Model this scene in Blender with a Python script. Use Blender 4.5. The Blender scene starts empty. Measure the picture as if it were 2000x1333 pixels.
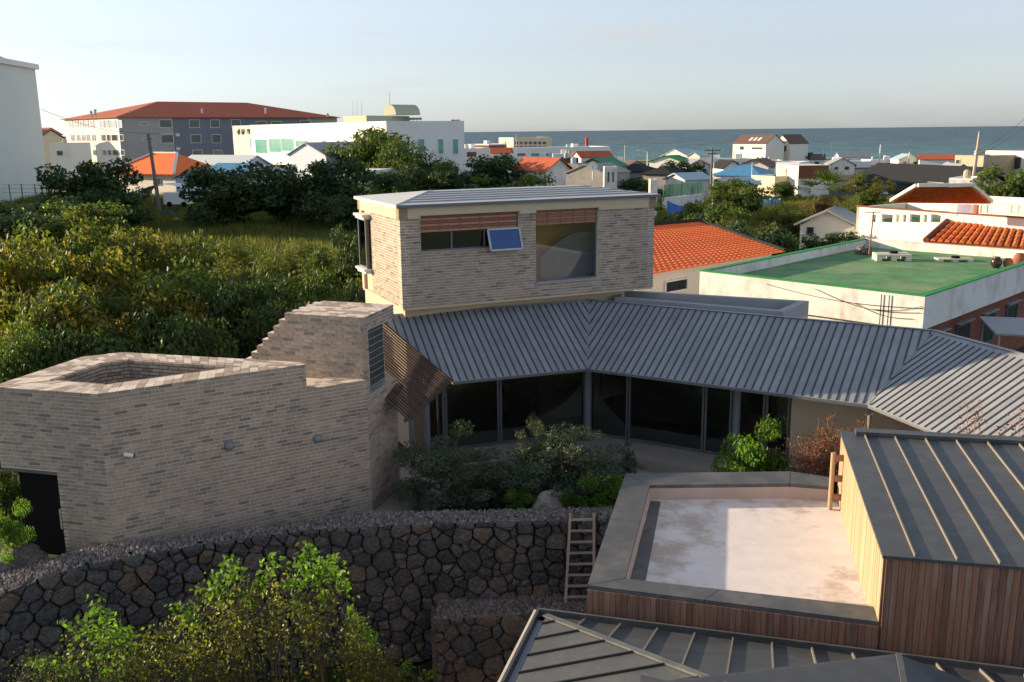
import bpy, bmesh, math, random
import numpy as np
from mathutils import Vector, Matrix, noise as mnoise

rng = random.Random(7)
nr = np.random.default_rng(11)
SC = bpy.context.scene
COL = SC.collection

# ------------------------------------------------------------------ camera
F_PX, HC = 1850.0, 11.0
PITCH = math.atan((666.5 - 257) / F_PX)
ROLL = math.radians(0.63)
_fw = np.array([0, math.cos(PITCH), -math.sin(PITCH)])
_rt = np.array([1.0, 0, 0])
_up = np.array([0, math.sin(PITCH), math.cos(PITCH)])
_R = _rt * math.cos(ROLL) - _up * math.sin(ROLL)
_U = _up * math.cos(ROLL) + _rt * math.sin(ROLL)
cd = bpy.data.cameras.new('camera')
cam = bpy.data.objects.new('camera', cd)
COL.objects.link(cam)
cd.sensor_width = 36.0
cd.lens = F_PX / 2000 * 36.0
cd.clip_start = 0.2
cd.clip_end = 90000
cam.matrix_world = Matrix(((_R[0], _U[0], -_fw[0], 0), (_R[1], _U[1], -_fw[1], 0), (_R[2], _U[2], -_fw[2], HC), (0, 0, 0, 1)))
SC.camera = cam

# ------------------------------------------------------------------ light
SUN_AZ, SUN_EL = 162.0, 11.3          # degrees, counter-clockwise from +X ; elevation
w = bpy.data.worlds.new('World')
SC.world = w
w.use_nodes = True
nt = w.node_tree
nt.nodes.clear()
wo = nt.nodes.new('ShaderNodeOutputWorld')
bg = nt.nodes.new('ShaderNodeBackground')
sky = nt.nodes.new('ShaderNodeTexSky')
sky.sky_type = 'NISHITA'
sky.sun_disc = False
sky.sun_elevation = math.radians(SUN_EL)
sky.sun_rotation = math.radians(90 - SUN_AZ)
sky.air_density = 1.0
sky.dust_density = 0.6
sky.ozone_density = 3.0
bg.inputs['Strength'].default_value = 0.128
# a few thin clouds, laid out on the dome by direction
tc = nt.nodes.new('ShaderNodeTexCoord')
sx = nt.nodes.new('ShaderNodeSeparateXYZ')
nt.links.new(tc.outputs['Generated'], sx.inputs[0])
mp = nt.nodes.new('ShaderNodeMapping')
mp.inputs['Scale'].default_value = (5.0, 5.0, 26.0)
mp.inputs['Location'].default_value = (1.3, 0.4, 2.2)
nt.links.new(tc.outputs['Generated'], mp.inputs[0])
cn = nt.nodes.new('ShaderNodeTexNoise')
cn.inputs['Scale'].default_value = 1.0
cn.inputs['Detail'].default_value = 6
cn.inputs['Roughness'].default_value = 0.55
nt.links.new(mp.outputs[0], cn.inputs['Vector'])
cr = nt.nodes.new('ShaderNodeMapRange')
cr.inputs['From Min'].default_value = 0.55
cr.inputs['From Max'].default_value = 0.78
cr.inputs['To Max'].default_value = 0.55
nt.links.new(cn.outputs['Fac'], cr.inputs['Value'])
mx = nt.nodes.new('ShaderNodeMix')
mx.data_type = 'RGBA'
mx.inputs['B'].default_value = (2.5, 2.42, 2.42, 1)
nt.links.new(cr.outputs[0], mx.inputs['Factor'])
hs = nt.nodes.new('ShaderNodeHueSaturation')
hs.inputs['Saturation'].default_value = 0.38
nt.links.new(sky.outputs[0], hs.inputs['Color'])
gm = nt.nodes.new('ShaderNodeGamma')
gm.inputs['Gamma'].default_value = 0.80
nt.links.new(hs.outputs[0], gm.inputs['Color'])
tint = nt.nodes.new('ShaderNodeMix')
tint.data_type = 'RGBA'
tint.blend_type = 'MULTIPLY'
tint.inputs['Factor'].default_value = 1
tint.inputs['B'].default_value = (0.945, 1.0, 1.08, 1)
nt.links.new(gm.outputs[0], tint.inputs['A'])
nt.links.new(tint.outputs['Result'], mx.inputs['A'])
nt.links.new(mx.outputs['Result'], bg.inputs[0])
nt.links.new(bg.outputs[0], wo.inputs[0])

sl = bpy.data.lights.new('sun', 'SUN')
sl.energy = 4.6
sl.angle = math.radians(0.55)
sl.color = (1.0, 0.77, 0.50)
so = bpy.data.objects.new('sun', sl)
COL.objects.link(so)
sdir = Vector((math.cos(math.radians(SUN_EL)) * math.cos(math.radians(SUN_AZ)), math.cos(math.radians(SUN_EL)) * math.sin(math.radians(SUN_AZ)), math.sin(math.radians(SUN_EL))))
so.rotation_euler = sdir.to_track_quat('Z', 'Y').to_euler()
so.location = (-60, 40, 40)

SC.view_settings.view_transform = 'Standard'
SC.view_settings.look = 'None'
SC.view_settings.gamma = 1.0
SC.view_settings.use_curve_mapping = False
SC.view_settings.exposure = 1.16
SC.cycles.max_bounces = 6
SC.cycles.transparent_max_bounces = 12
SC.cycles.use_denoising = True


# ------------------------------------------------------------------ photo measurements -> world points
def ray(u, v):
    return _R * (u - 1000) / F_PX + _U * (666.5 - v) / F_PX + _fw


def pz(u, v, z):
    d = ray(u, v)
    return np.array([0, 0, HC]) + d * ((z - HC) / d[2])


def py(u, v, y):
    d = ray(u, v)
    return np.array([0, 0, HC]) + d * (y / d[1])


# ------------------------------------------------------------------ materials
MATS = {}


def _nodes(name):
    m = bpy.data.materials.new(name)
    m.use_nodes = True
    t = m.node_tree
    return m, t, t.nodes['Principled BSDF'], t.nodes['Material Output']


def M(name, col, rough=0.8, var=0.18, scale=1.5, bump=0.0, bscale=30.0, metal=0.0, spec=0.3, stretch=(1, 1, 1), dirt=None, dscale=0.6, damt=0.5, orand=0.0, dmin=0.48, dmax=0.68):
    m, t, b, o = _nodes(name)
    N, L = t.nodes.new, t.links.new
    geo = N('ShaderNodeNewGeometry')
    mp_ = N('ShaderNodeMapping')
    mp_.inputs['Scale'].default_value = stretch
    L(geo.outputs['Position'], mp_.inputs[0])
    n1 = N('ShaderNodeTexNoise')
    n1.inputs['Scale'].default_value = scale
    n1.inputs['Detail'].default_value = 5
    n1.inputs['Roughness'].default_value = 0.65
    L(mp_.outputs[0], n1.inputs['Vector'])
    mr = N('ShaderNodeMapRange')
    mr.inputs['From Min'].default_value = 0.25
    mr.inputs['From Max'].default_value = 0.75
    mr.inputs['To Min'].default_value = 1 - var
    mr.inputs['To Max'].default_value = 1 + var
    L(n1.outputs['Fac'], mr.inputs['Value'])
    mul = N('ShaderNodeMix')
    mul.data_type = 'RGBA'
    mul.blend_type = 'MULTIPLY'
    mul.inputs['Factor'].default_value = 1
    mul.inputs['A'].default_value = (*col, 1)
    L(mr.outputs[0], mul.inputs['B'])
    out = mul.outputs['Result']
    if orand:
        oi = N('ShaderNodeObjectInfo')
        m3 = N('ShaderNodeMapRange')
        m3.inputs['To Min'].default_value = 1 - orand
        m3.inputs['To Max'].default_value = 1 + orand
        L(oi.outputs['Random'], m3.inputs['Value'])
        m4 = N('ShaderNodeMix')
        m4.data_type = 'RGBA'
        m4.blend_type = 'MULTIPLY'
        m4.inputs['Factor'].default_value = 1
        L(out, m4.inputs['A'])
        L(m3.outputs[0], m4.inputs['B'])
        out = m4.outputs['Result']
    if dirt:
        n2 = N('ShaderNodeTexNoise')
        n2.inputs['Scale'].default_value = dscale
        n2.inputs['Detail'].default_value = 8
        n2.inputs['Roughness'].default_value = 0.7
        L(mp_.outputs[0], n2.inputs['Vector'])
        m2 = N('ShaderNodeMapRange')
        m2.inputs['From Min'].default_value = dmin
        m2.inputs['From Max'].default_value = dmax
        m2.inputs['To Max'].default_value = damt
        L(n2.outputs['Fac'], m2.inputs['Value'])
        mx_ = N('ShaderNodeMix')
        mx_.data_type = 'RGBA'
        mx_.inputs['B'].default_value = (*dirt, 1)
        L(m2.outputs[0], mx_.inputs['Factor'])
        L(out, mx_.inputs['A'])
        out = mx_.outputs['Result']
    L(out, b.inputs['Base Color'])
    b.inputs['Roughness'].default_value = rough
    b.inputs['Metallic'].default_value = metal
    b.inputs['Specular IOR Level'].default_value = spec
    if bump:
        nb = N('ShaderNodeTexNoise')
        nb.inputs['Scale'].default_value = bscale
        nb.inputs['Detail'].default_value = 4
        L(mp_.outputs[0], nb.inputs['Vector'])
        bp = N('ShaderNodeBump')
        bp.inputs['Strength'].default_value = bump
        bp.inputs['Distance'].default_value = 0.02 if bscale != 17 else 0.06
        L(nb.outputs['Fac'], bp.inputs['Height'])
        L(bp.outputs[0], b.inputs['Normal'])
    MATS[name] = m
    return m


def leafmat(name, col, trans=0.4, var=0.35, tcol=None, rough=0.55):
    m, t, b, o = _nodes(name)
    N, L = t.nodes.new, t.links.new
    geo = N('ShaderNodeNewGeometry')
    n1 = N('ShaderNodeTexNoise')
    n1.inputs['Scale'].default_value = 0.9
    n1.inputs['Detail'].default_value = 3
    L(geo.outputs['Position'], n1.inputs['Vector'])
    mr = N('ShaderNodeMapRange')
    mr.inputs['From Min'].default_value = 0.3
    mr.inputs['From Max'].default_value = 0.7
    mr.inputs['To Min'].default_value = 1 - var
    mr.inputs['To Max'].default_value = 1 + var
    L(n1.outputs['Fac'], mr.inputs['Value'])

    def mulc(c):
        k = N('ShaderNodeMix')
        k.data_type = 'RGBA'
        k.blend_type = 'MULTIPLY'
        k.inputs['Factor'].default_value = 1
        k.inputs['A'].default_value = (*c, 1)
        L(mr.outputs[0], k.inputs['B'])
        return k.outputs['Result']
    L(mulc(col), b.inputs['Base Color'])
    b.inputs['Roughness'].default_value = rough
    b.inputs['Specular IOR Level'].default_value = 0.25
    tr = N('ShaderNodeBsdfTranslucent')
    tcol = tcol or (col[0] * 1.5, col[1] * 1.6, col[2] * 0.8)
    L(mulc(tcol), tr.inputs['Color'])
    mix = N('ShaderNodeMixShader')
    mix.inputs[0].default_value = trans
    L(b.outputs[0], mix.inputs[1])
    L(tr.outputs[0], mix.inputs[2])
    L(mix.outputs[0], o.inputs['Surface'])
    MATS[name] = m
    return m


def glassmat(name, tint, refl=(0.9, 0.95, 1.0), base=0.06):
    m, t, b, o = _nodes(name)
    N, L = t.nodes.new, t.links.new
    t.nodes.remove(b)
    tr = N('ShaderNodeBsdfTransparent')
    tr.inputs['Color'].default_value = (*tint, 1)
    gl = N('ShaderNodeBsdfGlossy')
    gl.inputs['Color'].default_value = (*refl, 1)
    gl.inputs['Roughness'].default_value = 0.02
    fr = N('ShaderNodeFresnel')
    fr.inputs['IOR'].default_value = 1.5
    ad = N('ShaderNodeMath')
    ad.operation = 'ADD'
    ad.inputs[1].default_value = base
    L(fr.outputs[0], ad.inputs[0])
    mix = N('ShaderNodeMixShader')
    L(ad.outputs[0], mix.inputs[0])
    L(tr.outputs[0], mix.inputs[1])
    L(gl.outputs[0], mix.inputs[2])
    L(mix.outputs[0], o.inputs['Surface'])
    MATS[name] = m
    return m


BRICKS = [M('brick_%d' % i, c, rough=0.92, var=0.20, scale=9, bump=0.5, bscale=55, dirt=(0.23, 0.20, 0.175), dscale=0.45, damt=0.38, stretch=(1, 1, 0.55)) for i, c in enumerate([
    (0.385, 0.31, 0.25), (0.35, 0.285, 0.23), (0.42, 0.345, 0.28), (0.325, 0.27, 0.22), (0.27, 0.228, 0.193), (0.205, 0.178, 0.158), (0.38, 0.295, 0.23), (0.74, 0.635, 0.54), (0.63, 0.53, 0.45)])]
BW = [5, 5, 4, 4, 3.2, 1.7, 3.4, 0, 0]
MORTAR = M('mortar', (0.66, 0.59, 0.52), rough=0.95, var=0.15, scale=6, dirt=(0.30, 0.27, 0.24), dscale=0.45, damt=0.4)
BEIGE = M('beige_render', (0.56, 0.46, 0.33), rough=0.85, var=0.07, scale=2, bump=0.1, bscale=40)
ROOFM = M('roof_metal_grey', (0.25, 0.262, 0.288), rough=0.45, var=0.18, scale=0.9, metal=0.0, spec=0.4, orand=0.10)
ROOFL = M('roof_metal_pale', (0.60, 0.60, 0.585), rough=0.5, var=0.10, scale=1.2, metal=0.2, spec=0.4)
SEAM = M('roof_seam_dark', (0.05, 0.06, 0.078), rough=0.5, var=0.15)
DARKM = M('metal_charcoal', (0.072, 0.078, 0.086), rough=0.48, var=0.18, scale=1.4, metal=0.2, spec=0.4, dirt=(0.15, 0.15, 0.14), dscale=2.2, damt=0.35)
DARKER = M('metal_near_black', (0.03, 0.032, 0.036), rough=0.5, var=0.15)
CAPM = M('parapet_cap_metal', (0.105, 0.11, 0.115), rough=0.55, var=0.2, scale=1.6, metal=0.15, dirt=(0.2, 0.19, 0.17), dscale=1.6, damt=0.45)
RIBM = M('standing_seam_sunlit', (0.20, 0.185, 0.16), rough=0.5, var=0.1)  # pale taupe puts the sunlight on the ribs into their colour
FRAME = M('window_frame_grey', (0.14, 0.155, 0.18), rough=0.45, var=0.08, metal=0.3)
COLUMN = M('column_grey', (0.21, 0.23, 0.26), rough=0.5, var=0.08)
CONC = M('concrete', (0.31, 0.28, 0.245), rough=0.9, var=0.14, scale=0.9, bump=0.1, dirt=(0.26, 0.23, 0.2), dscale=0.5, damt=0.5)
WOODS = [M('cedar_%d' % i, c, rough=0.78, var=0.28, scale=3.0, stretch=(7, 7, 0.45), dirt=d, dscale=1.3, damt=0.5) for i, (c, d) in enumerate([
    ((0.23, 0.115, 0.076), (0.37, 0.31, 0.28)), ((0.20, 0.10, 0.068), (0.34, 0.28, 0.255)), ((0.26, 0.135, 0.088), (0.41, 0.345, 0.31)), ((0.175, 0.09, 0.063), (0.31, 0.26, 0.235)), ((0.28, 0.15, 0.098), (0.23, 0.12, 0.078))])]
SIDEWOOD = [M('pale_cedar_%d' % i, c, rough=0.75, var=0.12, scale=3.0, stretch=(6, 6, 0.5)) for i, c in enumerate([(0.38, 0.275, 0.17), (0.355, 0.255, 0.16), (0.405, 0.295, 0.185)])]
SLATM = [M('slat_%d' % i, c, rough=0.7, var=0.15, scale=4) for i, c in enumerate([(0.105, 0.064, 0.052), (0.09, 0.055, 0.045), (0.12, 0.075, 0.06)])]
BLIND = [M('blind_%d' % i, c, rough=0.7, var=0.2, scale=6, stretch=(1, 1, 5)) for i, c in enumerate([(0.30, 0.145, 0.10), (0.42, 0.22, 0.14), (0.36, 0.18, 0.12), (0.24, 0.11, 0.085)])]
STONES = [M('basalt_%d' % i, c, rough=0.97, var=0.5, scale=11, bump=1.0, bscale=17, spec=0.1, dirt=d, dscale=9, damt=0.75) for i, (c, d) in enumerate([
    ((0.10, 0.095, 0.092), (0.19, 0.185, 0.18)), ((0.078, 0.076, 0.076), (0.15, 0.148, 0.147)), ((0.12, 0.105, 0.095), (0.20, 0.182, 0.168)), ((0.15, 0.115, 0.092), (0.215, 0.18, 0.15)), ((0.065, 0.066, 0.068), (0.13, 0.131, 0.133))])]
STONEBACK = M('stone_joint_dark', (0.018, 0.017, 0.016), rough=1.0)
GRAVELM = [M('gravel_%d' % i, c, rough=0.95, var=0.3, scale=12) for i, c in enumerate([(0.15, 0.13, 0.125), (0.20, 0.175, 0.165), (0.105, 0.092, 0.09), (0.27, 0.245, 0.23)])]
GRAVELR = [M('gravel_red_%d' % i, c, rough=0.95, var=0.3, scale=12) for i, c in enumerate([(0.15, 0.12, 0.11), (0.20, 0.165, 0.15), (0.10, 0.085, 0.08), (0.26, 0.23, 0.21)])]
SOIL = M('soil', (0.045, 0.034, 0.025), rough=1, var=0.35, scale=3, bump=0.8, bscale=8)
ROOFMEM = M('roof_membrane_pale', (0.73, 0.685, 0.67), rough=0.8, var=0.10, scale=2.2, dirt=(0.43, 0.34, 0.27), dscale=0.42, damt=0.8, bump=0.05, dmin=0.50, dmax=0.60)
UPSTAND = M('membrane_upstand', (0.48, 0.40, 0.37), rough=0.85, var=0.15, scale=1.5)
WHITE = M('white_paint', (0.74, 0.74, 0.73), rough=0.8, var=0.05, scale=0.3)
WHITEW = M('white_weathered', (0.70, 0.69, 0.67), rough=0.85, var=0.08, scale=0.5, dirt=(0.34, 0.32, 0.30), dscale=0.9, damt=0.7, stretch=(1, 1, 0.6))
WHITEC = M('white_cream', (0.76, 0.72, 0.64), rough=0.85, var=0.06, scale=0.4)
PALEG = M('pale_green_white', (0.62, 0.68, 0.65), rough=0.8, var=0.04, scale=0.2)
CREAM = M('cream_wall', (0.68, 0.58, 0.42), rough=0.85, var=0.08, scale=0.4)
SLATEW = M('slate_blue_wall', (0.17, 0.19, 0.23), rough=0.85, var=0.08, scale=0.5)
BLUEW = M('pale_blue_wall', (0.55, 0.62, 0.72), rough=0.85, var=0.05)
GREYW = M('grey_wall', (0.32, 0.31, 0.29), rough=0.9, var=0.2, scale=0.8, dirt=(0.2, 0.18, 0.16), dscale=1, damt=0.5)
TANW = M('tan_block', (0.42, 0.35, 0.25), rough=0.9, var=0.15, scale=0.8)
REDR = M('red_roof', (0.42, 0.10, 0.045), rough=0.8, var=0.12, scale=0.6)
ORANGER = M('orange_roof_tile', (0.80, 0.16, 0.03), rough=0.65, var=0.12, scale=1.5, orand=0.06)
ORANGEC = M('clay_barrel_tile', (0.72, 0.20, 0.045), rough=0.7, var=0.3, scale=3, dirt=(0.20, 0.08, 0.04), dscale=2, damt=0.45, orand=0.15)
GREENR = M('green_roof_paint', (0.10, 0.245, 0.105), rough=0.8, var=0.38, scale=0.8, dirt=(0.27, 0.33, 0.17), dscale=0.30, damt=0.8, bump=0.15, bscale=6)
GREENT = M('green_trim', (0.02, 0.24, 0.05), rough=0.6, var=0.2, scale=1.5)
BLACKR = M('black_roof', (0.035, 0.037, 0.042), rough=0.9, var=0.15, spec=0.08)
BROWNR = M('brown_roof', (0.14, 0.085, 0.07), rough=0.75, var=0.12)
GREYR = M('grey_roof', (0.30, 0.31, 0.33), rough=0.6, var=0.1)
BLUER = M('blue_roof', (0.06, 0.22, 0.42), rough=0.6, var=0.15)
BLUEL = M('pale_blue_roof', (0.34, 0.47, 0.55), rough=0.6, var=0.1)
PALER = M('pale_roof', (0.55, 0.61, 0.63), rough=0.6, var=0.06)
GREENF = M('green_mesh', (0.03, 0.20, 0.09), rough=0.6, var=0.2)
REDBR = M('red_brick_wall', (0.20, 0.075, 0.05), rough=0.9, var=0.3, scale=2, bump=0.2)
REDP = M('red_paint', (0.55, 0.03, 0.03), rough=0.5)
DKRED = M('dark_red_wall', (0.19, 0.075, 0.05), rough=0.85, var=0.12)
TARP = M('blue_tarp', (0.03, 0.12, 0.42), rough=0.5, var=0.2)
CLOTHB = M('pale_blue_cloth', (0.26, 0.45, 0.66), rough=0.8, var=0.15)
STEEL = M('galvanised', (0.42, 0.43, 0.43), rough=0.5, metal=0.4, var=0.1)
LADDERM = M('ladder_metal', (0.44, 0.35, 0.29), rough=0.5, metal=0.2, var=0.15)
POLEM = M('concrete_pole', (0.42, 0.37, 0.31), rough=0.9, var=0.15)
POLED = M('concrete_pole_dark', (0.17, 0.16, 0.15), rough=0.9, var=0.15)
BLACK = M('black', (0.006, 0.006, 0.006), rough=0.75, var=0.1, spec=0.1)
BARK = M('bark', (0.085, 0.065, 0.048), rough=0.95, var=0.35, scale=6, bump=0.5)
TWIG = M('twig', (0.10, 0.075, 0.045), rough=0.9, var=0.3)
TWIGR = M('twig_russet', (0.26, 0.135, 0.075), rough=0.9, var=0.3)
TERR = M('terracotta', (0.27, 0.09, 0.05), rough=0.8, var=0.2)
JAR = M('black_glazed_jar', (0.03, 0.022, 0.018), rough=0.25, var=0.2)
STYRO = M('polystyrene', (0.66, 0.60, 0.50), rough=0.8, var=0.12, scale=2)
CURT = M('curtain', (0.45, 0.41, 0.35), rough=0.9, var=0.06)
INTW = M('interior_plaster', (0.42, 0.37, 0.31), rough=0.9, var=0.06)
INTF = M('interior_timber', (0.34, 0.22, 0.12), rough=0.6, var=0.15)
INTO = M('interior_sunlit_orange', (0.85, 0.42, 0.12), rough=0.7, var=0.1)  # strong orange puts sunlight on the room's wall into the colour
GLASSD = glassmat('glass_tinted', (0.42, 0.45, 0.47), base=0.08)
GLASSC = glassmat('glass_clear', (0.85, 0.88, 0.88), base=0.05)
GLASSG = glassmat('glass_green', (0.16, 0.30, 0.22), base=0.03)
PANE = M('far_pane', (0.035, 0.045, 0.055), rough=0.12, var=0.3, scale=0.4, spec=0.7)
PANEG = M('far_pane_green', (0.10, 0.33, 0.28), rough=0.15, var=0.3, scale=0.6, spec=0.7)
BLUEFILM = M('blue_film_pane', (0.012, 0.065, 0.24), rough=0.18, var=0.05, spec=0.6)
GBLOCK = M('glass_block', (0.05, 0.062, 0.062), rough=0.3, var=0.3, scale=6, spec=0.8)
LEDGE = M('ledge_metal', (0.34, 0.37, 0.42), rough=0.4, metal=0.3, var=0.05)

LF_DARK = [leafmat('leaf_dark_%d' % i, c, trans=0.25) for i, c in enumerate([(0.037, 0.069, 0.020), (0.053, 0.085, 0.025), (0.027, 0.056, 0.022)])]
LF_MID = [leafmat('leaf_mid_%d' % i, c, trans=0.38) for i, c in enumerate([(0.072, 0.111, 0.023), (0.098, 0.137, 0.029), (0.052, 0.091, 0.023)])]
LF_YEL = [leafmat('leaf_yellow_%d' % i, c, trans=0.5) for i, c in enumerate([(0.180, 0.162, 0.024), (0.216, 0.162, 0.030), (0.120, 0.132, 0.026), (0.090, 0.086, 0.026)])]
LF_OLIVE = [leafmat('leaf_olive_%d' % i, c, trans=0.25) for i, c in enumerate([(0.098, 0.127, 0.081), (0.069, 0.098, 0.063), (0.127, 0.149, 0.098)])]
LF_BRIGHT = [leafmat('leaf_bright_%d' % i, c, trans=0.45) for i, c in enumerate([(0.10, 0.20, 0.025), (0.14, 0.25, 0.03), (0.07, 0.15, 0.022)])]
LF_BUSH = [leafmat('leaf_bush_%d' % i, c, trans=0.42, rough=0.4) for i, c in enumerate([(0.187, 0.209, 0.033), (0.127, 0.165, 0.028), (0.253, 0.242, 0.050), (0.077, 0.110, 0.024)])]
LF_RUST = [leafmat('leaf_rust_%d' % i, c, trans=0.3) for i, c in enumerate([(0.24, 0.10, 0.055), (0.17, 0.075, 0.045)])]
LF_GRASS = [leafmat('grass_%d' % i, c, trans=0.45) for i, c in enumerate([(0.085, 0.11, 0.025), (0.12, 0.14, 0.03), (0.15, 0.14, 0.035), (0.06, 0.085, 0.02)])]


# ------------------------------------------------------------------ mesh helpers
class MB:
    def __init__(s):
        s.v, s.f, s.m = [], [], []

    def face(s, pts, mi=0):
        n = len(s.v)
        s.v += [tuple(p) for p in pts]
        s.f.append(tuple(range(n, n + len(pts))))
        s.m.append(mi)

    def hexa(s, b, t, mi=0):          # bottom 4 (ccw from above), top 4
        n = len(s.v)
        s.v += [tuple(p) for p in b] + [tuple(p) for p in t]
        for q in ((3, 2, 1, 0), (4, 5, 6, 7), (0, 1, 5, 4), (1, 2, 6, 5), (2, 3, 7, 6), (3, 0, 4, 7)):
            s.f.append(tuple(n + i for i in q))
            s.m.append(mi)

    def box(s, x0, x1, y0, y1, z0, z1, mi=0):
        s.hexa([(x0, y0, z0), (x1, y0, z0), (x1, y1, z0), (x0, y1, z0)], [(x0, y0, z1), (x1, y0, z1), (x1, y1, z1), (x0, y1, z1)], mi)

    def prism(s, poly, z0, z1, mi=0):
        n, k = len(s.v), len(poly)
        if sum(poly[i][0] * poly[(i + 1) % k][1] - poly[(i + 1) % k][0] * poly[i][1] for i in range(k)) < 0:
            poly = poly[::-1]
        s.v += [(p[0], p[1], z0) for p in poly] + [(p[0], p[1], z1) for p in poly]
        s.f += [tuple(n + i for i in range(k))[::-1], tuple(n + k + i for i in range(k))]
        s.m += [mi, mi]
        for i in range(k):
            j = (i + 1) % k
            s.f.append((n + i, n + j, n + k + j, n + k + i))
            s.m.append(mi)

    def slab(s, pts, th, mi=0):       # planar polygon extruded along -normal
        p = [np.array(q, float) for q in pts]
        nn = np.zeros(3)
        for i in range(len(p)):
            a, b = p[i], p[(i + 1) % len(p)]
            nn += np.cross(a, b)
        l = np.linalg.norm(nn)
        if l < 1e-9:
            return
        nn /= l
        if nn[2] < 0:
            p = p[::-1]
            nn = -nn
        n, k = len(s.v), len(p)
        s.v += [tuple(q - nn * th) for q in p] + [tuple(q) for q in p]
        s.f += [tuple(n + i for i in range(k))[::-1], tuple(n + k + i for i in range(k))]
        s.m += [mi, mi]
        for i in range(k):
            j = (i + 1) % k
            s.f.append((n + i, n + j, n + k + j, n + k + i))
            s.m.append(mi)

    def bar(s, a, b, wd, ht, up=(0, 0, 1), mi=0):   # rectangular bar from a to b; sits with its base on the line
        a, b, up = np.array(a, float), np.array(b, float), np.array(up, float)
        d = b - a
        L = np.linalg.norm(d)
        if L < 1e-6:
            return
        d /= L
        sd = np.cross(d, up)
        sd /= np.linalg.norm(sd)
        u2 = np.cross(sd, d)
        o = sd * wd / 2
        s.hexa([a - o, a + o, b + o, b - o], [a - o + u2 * ht, a + o + u2 * ht, b + o + u2 * ht, b - o + u2 * ht], mi)

    def tube(s, pts, radii, n=6, mi=0, cap=True):
        pts = [np.array(p, float) for p in pts]
        base = len(s.v)
        for i, p in enumerate(pts):
            d = pts[min(i + 1, len(pts) - 1)] - pts[max(i - 1, 0)]
            d /= (np.linalg.norm(d) + 1e-9)
            a = np.cross(d, (0, 0, 1.0))
            if np.linalg.norm(a) < 1e-3:
                a = np.array([1.0, 0, 0])
            a /= np.linalg.norm(a)
            b = np.cross(d, a)
            for k in range(n):
                t = 2 * math.pi * k / n
                s.v.append(tuple(p + (a * math.cos(t) + b * math.sin(t)) * radii[i]))
        for i in range(len(pts) - 1):
            for k in range(n):
                k2 = (k + 1) % n
                s.f.append((base + i * n + k, base + i * n + k2, base + (i + 1) * n + k2, base + (i + 1) * n + k))
                s.m.append(mi)
        if cap:
            s.f.append(tuple(base + k for k in range(n)))
            s.f.append(tuple(base + (len(pts) - 1) * n + k for k in range(n))[::-1])
            s.m += [mi, mi]

    def lathe(s, c, prof, n=14, mi=0):
        base = len(s.v)
        for r_, z_ in prof:
            for k in range(n):
                t = 2 * math.pi * k / n
                s.v.append((c[0] + r_ * math.cos(t), c[1] + r_ * math.sin(t), c[2] + z_))
        for i in range(len(prof) - 1):
            for k in range(n):
                k2 = (k + 1) % n
                s.f.append((base + i * n + k, base + i * n + k2, base + (i + 1) * n + k2, base + (i + 1) * n + k))
                s.m.append(mi)
        s.f.append(tuple(base + (len(prof) - 1) * n + k for k in range(n)))
        s.m.append(mi)

    def mesh(s, name, mats, org=(0, 0, 0), smooth=False):
        me = bpy.data.meshes.new(name)
        v = [(p[0] - org[0], p[1] - org[1], p[2] - org[2]) for p in s.v]
        me.from_pydata(v, [], s.f)
        for m in (mats if isinstance(mats, (list, tuple)) else [mats]):
            me.materials.append(m)
        if any(s.m):
            me.polygons.foreach_set('material_index', s.m)
        if smooth:
            me.polygons.foreach_set('use_smooth', [True] * len(s.f))
        me.update()
        return me


ORG = {}


def tag(o, label=None, cat=None, group=None, kind=None):
    if label:
        o['label'] = label
    if cat:
        o['category'] = cat
    if group:
        o['group'] = group
    if kind:
        o['kind'] = kind
    return o


def link(name, me, parent=None):
    o = bpy.data.objects.new(name, me)
    COL.objects.link(o)
    if parent is not None:
        o.parent = parent
    return o


def thing(name, label, cat, loc=(0, 0, 0), rot=0.0, group=None):
    o = bpy.data.objects.new(name, None)
    COL.objects.link(o)
    o.empty_display_size = 0.3
    o.location = tuple(float(c) for c in loc)
    o.rotation_euler[2] = rot
    ORG[o.name] = tuple(float(c) for c in loc)
    return tag(o, label, cat, group)


def part(name, mb, mats, parent, kind=None, smooth=False, label=None):
    """mesh in world coordinates, stored relative to its thing's origin"""
    org = ORG[parent.name]
    o = link(name, mb.mesh(name, mats, org, smooth), parent)
    ORG[o.name] = org
    if kind:
        o['kind'] = kind
    if label:
        o['label'] = label
    return o


def solo(name, mb, mats, label=None, cat=None, group=None, kind=None, loc=None, smooth=False):
    """a thing (or piece of the setting) that is one mesh"""
    loc = loc if loc is not None else (0, 0, 0)
    o = link(name, mb.mesh(name, mats, loc, smooth))
    o.location = tuple(float(c) for c in loc)
    ORG[o.name] = tuple(float(c) for c in loc)
    return tag(o, label, cat, group, kind)


def clip(poly, a, b, c):
    """keep part of 2D polygon with a*x+b*y<=c"""
    out = []
    for i in range(len(poly)):
        p, q = poly[i], poly[(i + 1) % len(poly)]
        dp, dq = a * p[0] + b * p[1] - c, a * q[0] + b * q[1] - c
        if dp <= 0:
            out.append(p)
        if (dp < 0 < dq) or (dq < 0 < dp):
            t = dp / (dp - dq)
            out.append((p[0] + (q[0] - p[0]) * t, p[1] + (q[1] - p[1]) * t))
    return out


def area(poly):
    return abs(sum(poly[i][0] * poly[(i + 1) % len(poly)][1] - poly[(i + 1) % len(poly)][0] * poly[i][1] for i in range(len(poly)))) / 2


def inside(p, poly):
    r = False
    for i in range(len(poly)):
        a, b = poly[i], poly[i - 1]
        if (a[1] > p[1]) != (b[1] > p[1]) and p[0] < (b[0] - a[0]) * (p[1] - a[1]) / (b[1] - a[1]) + a[0]:
            r = not r
    return r


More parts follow.
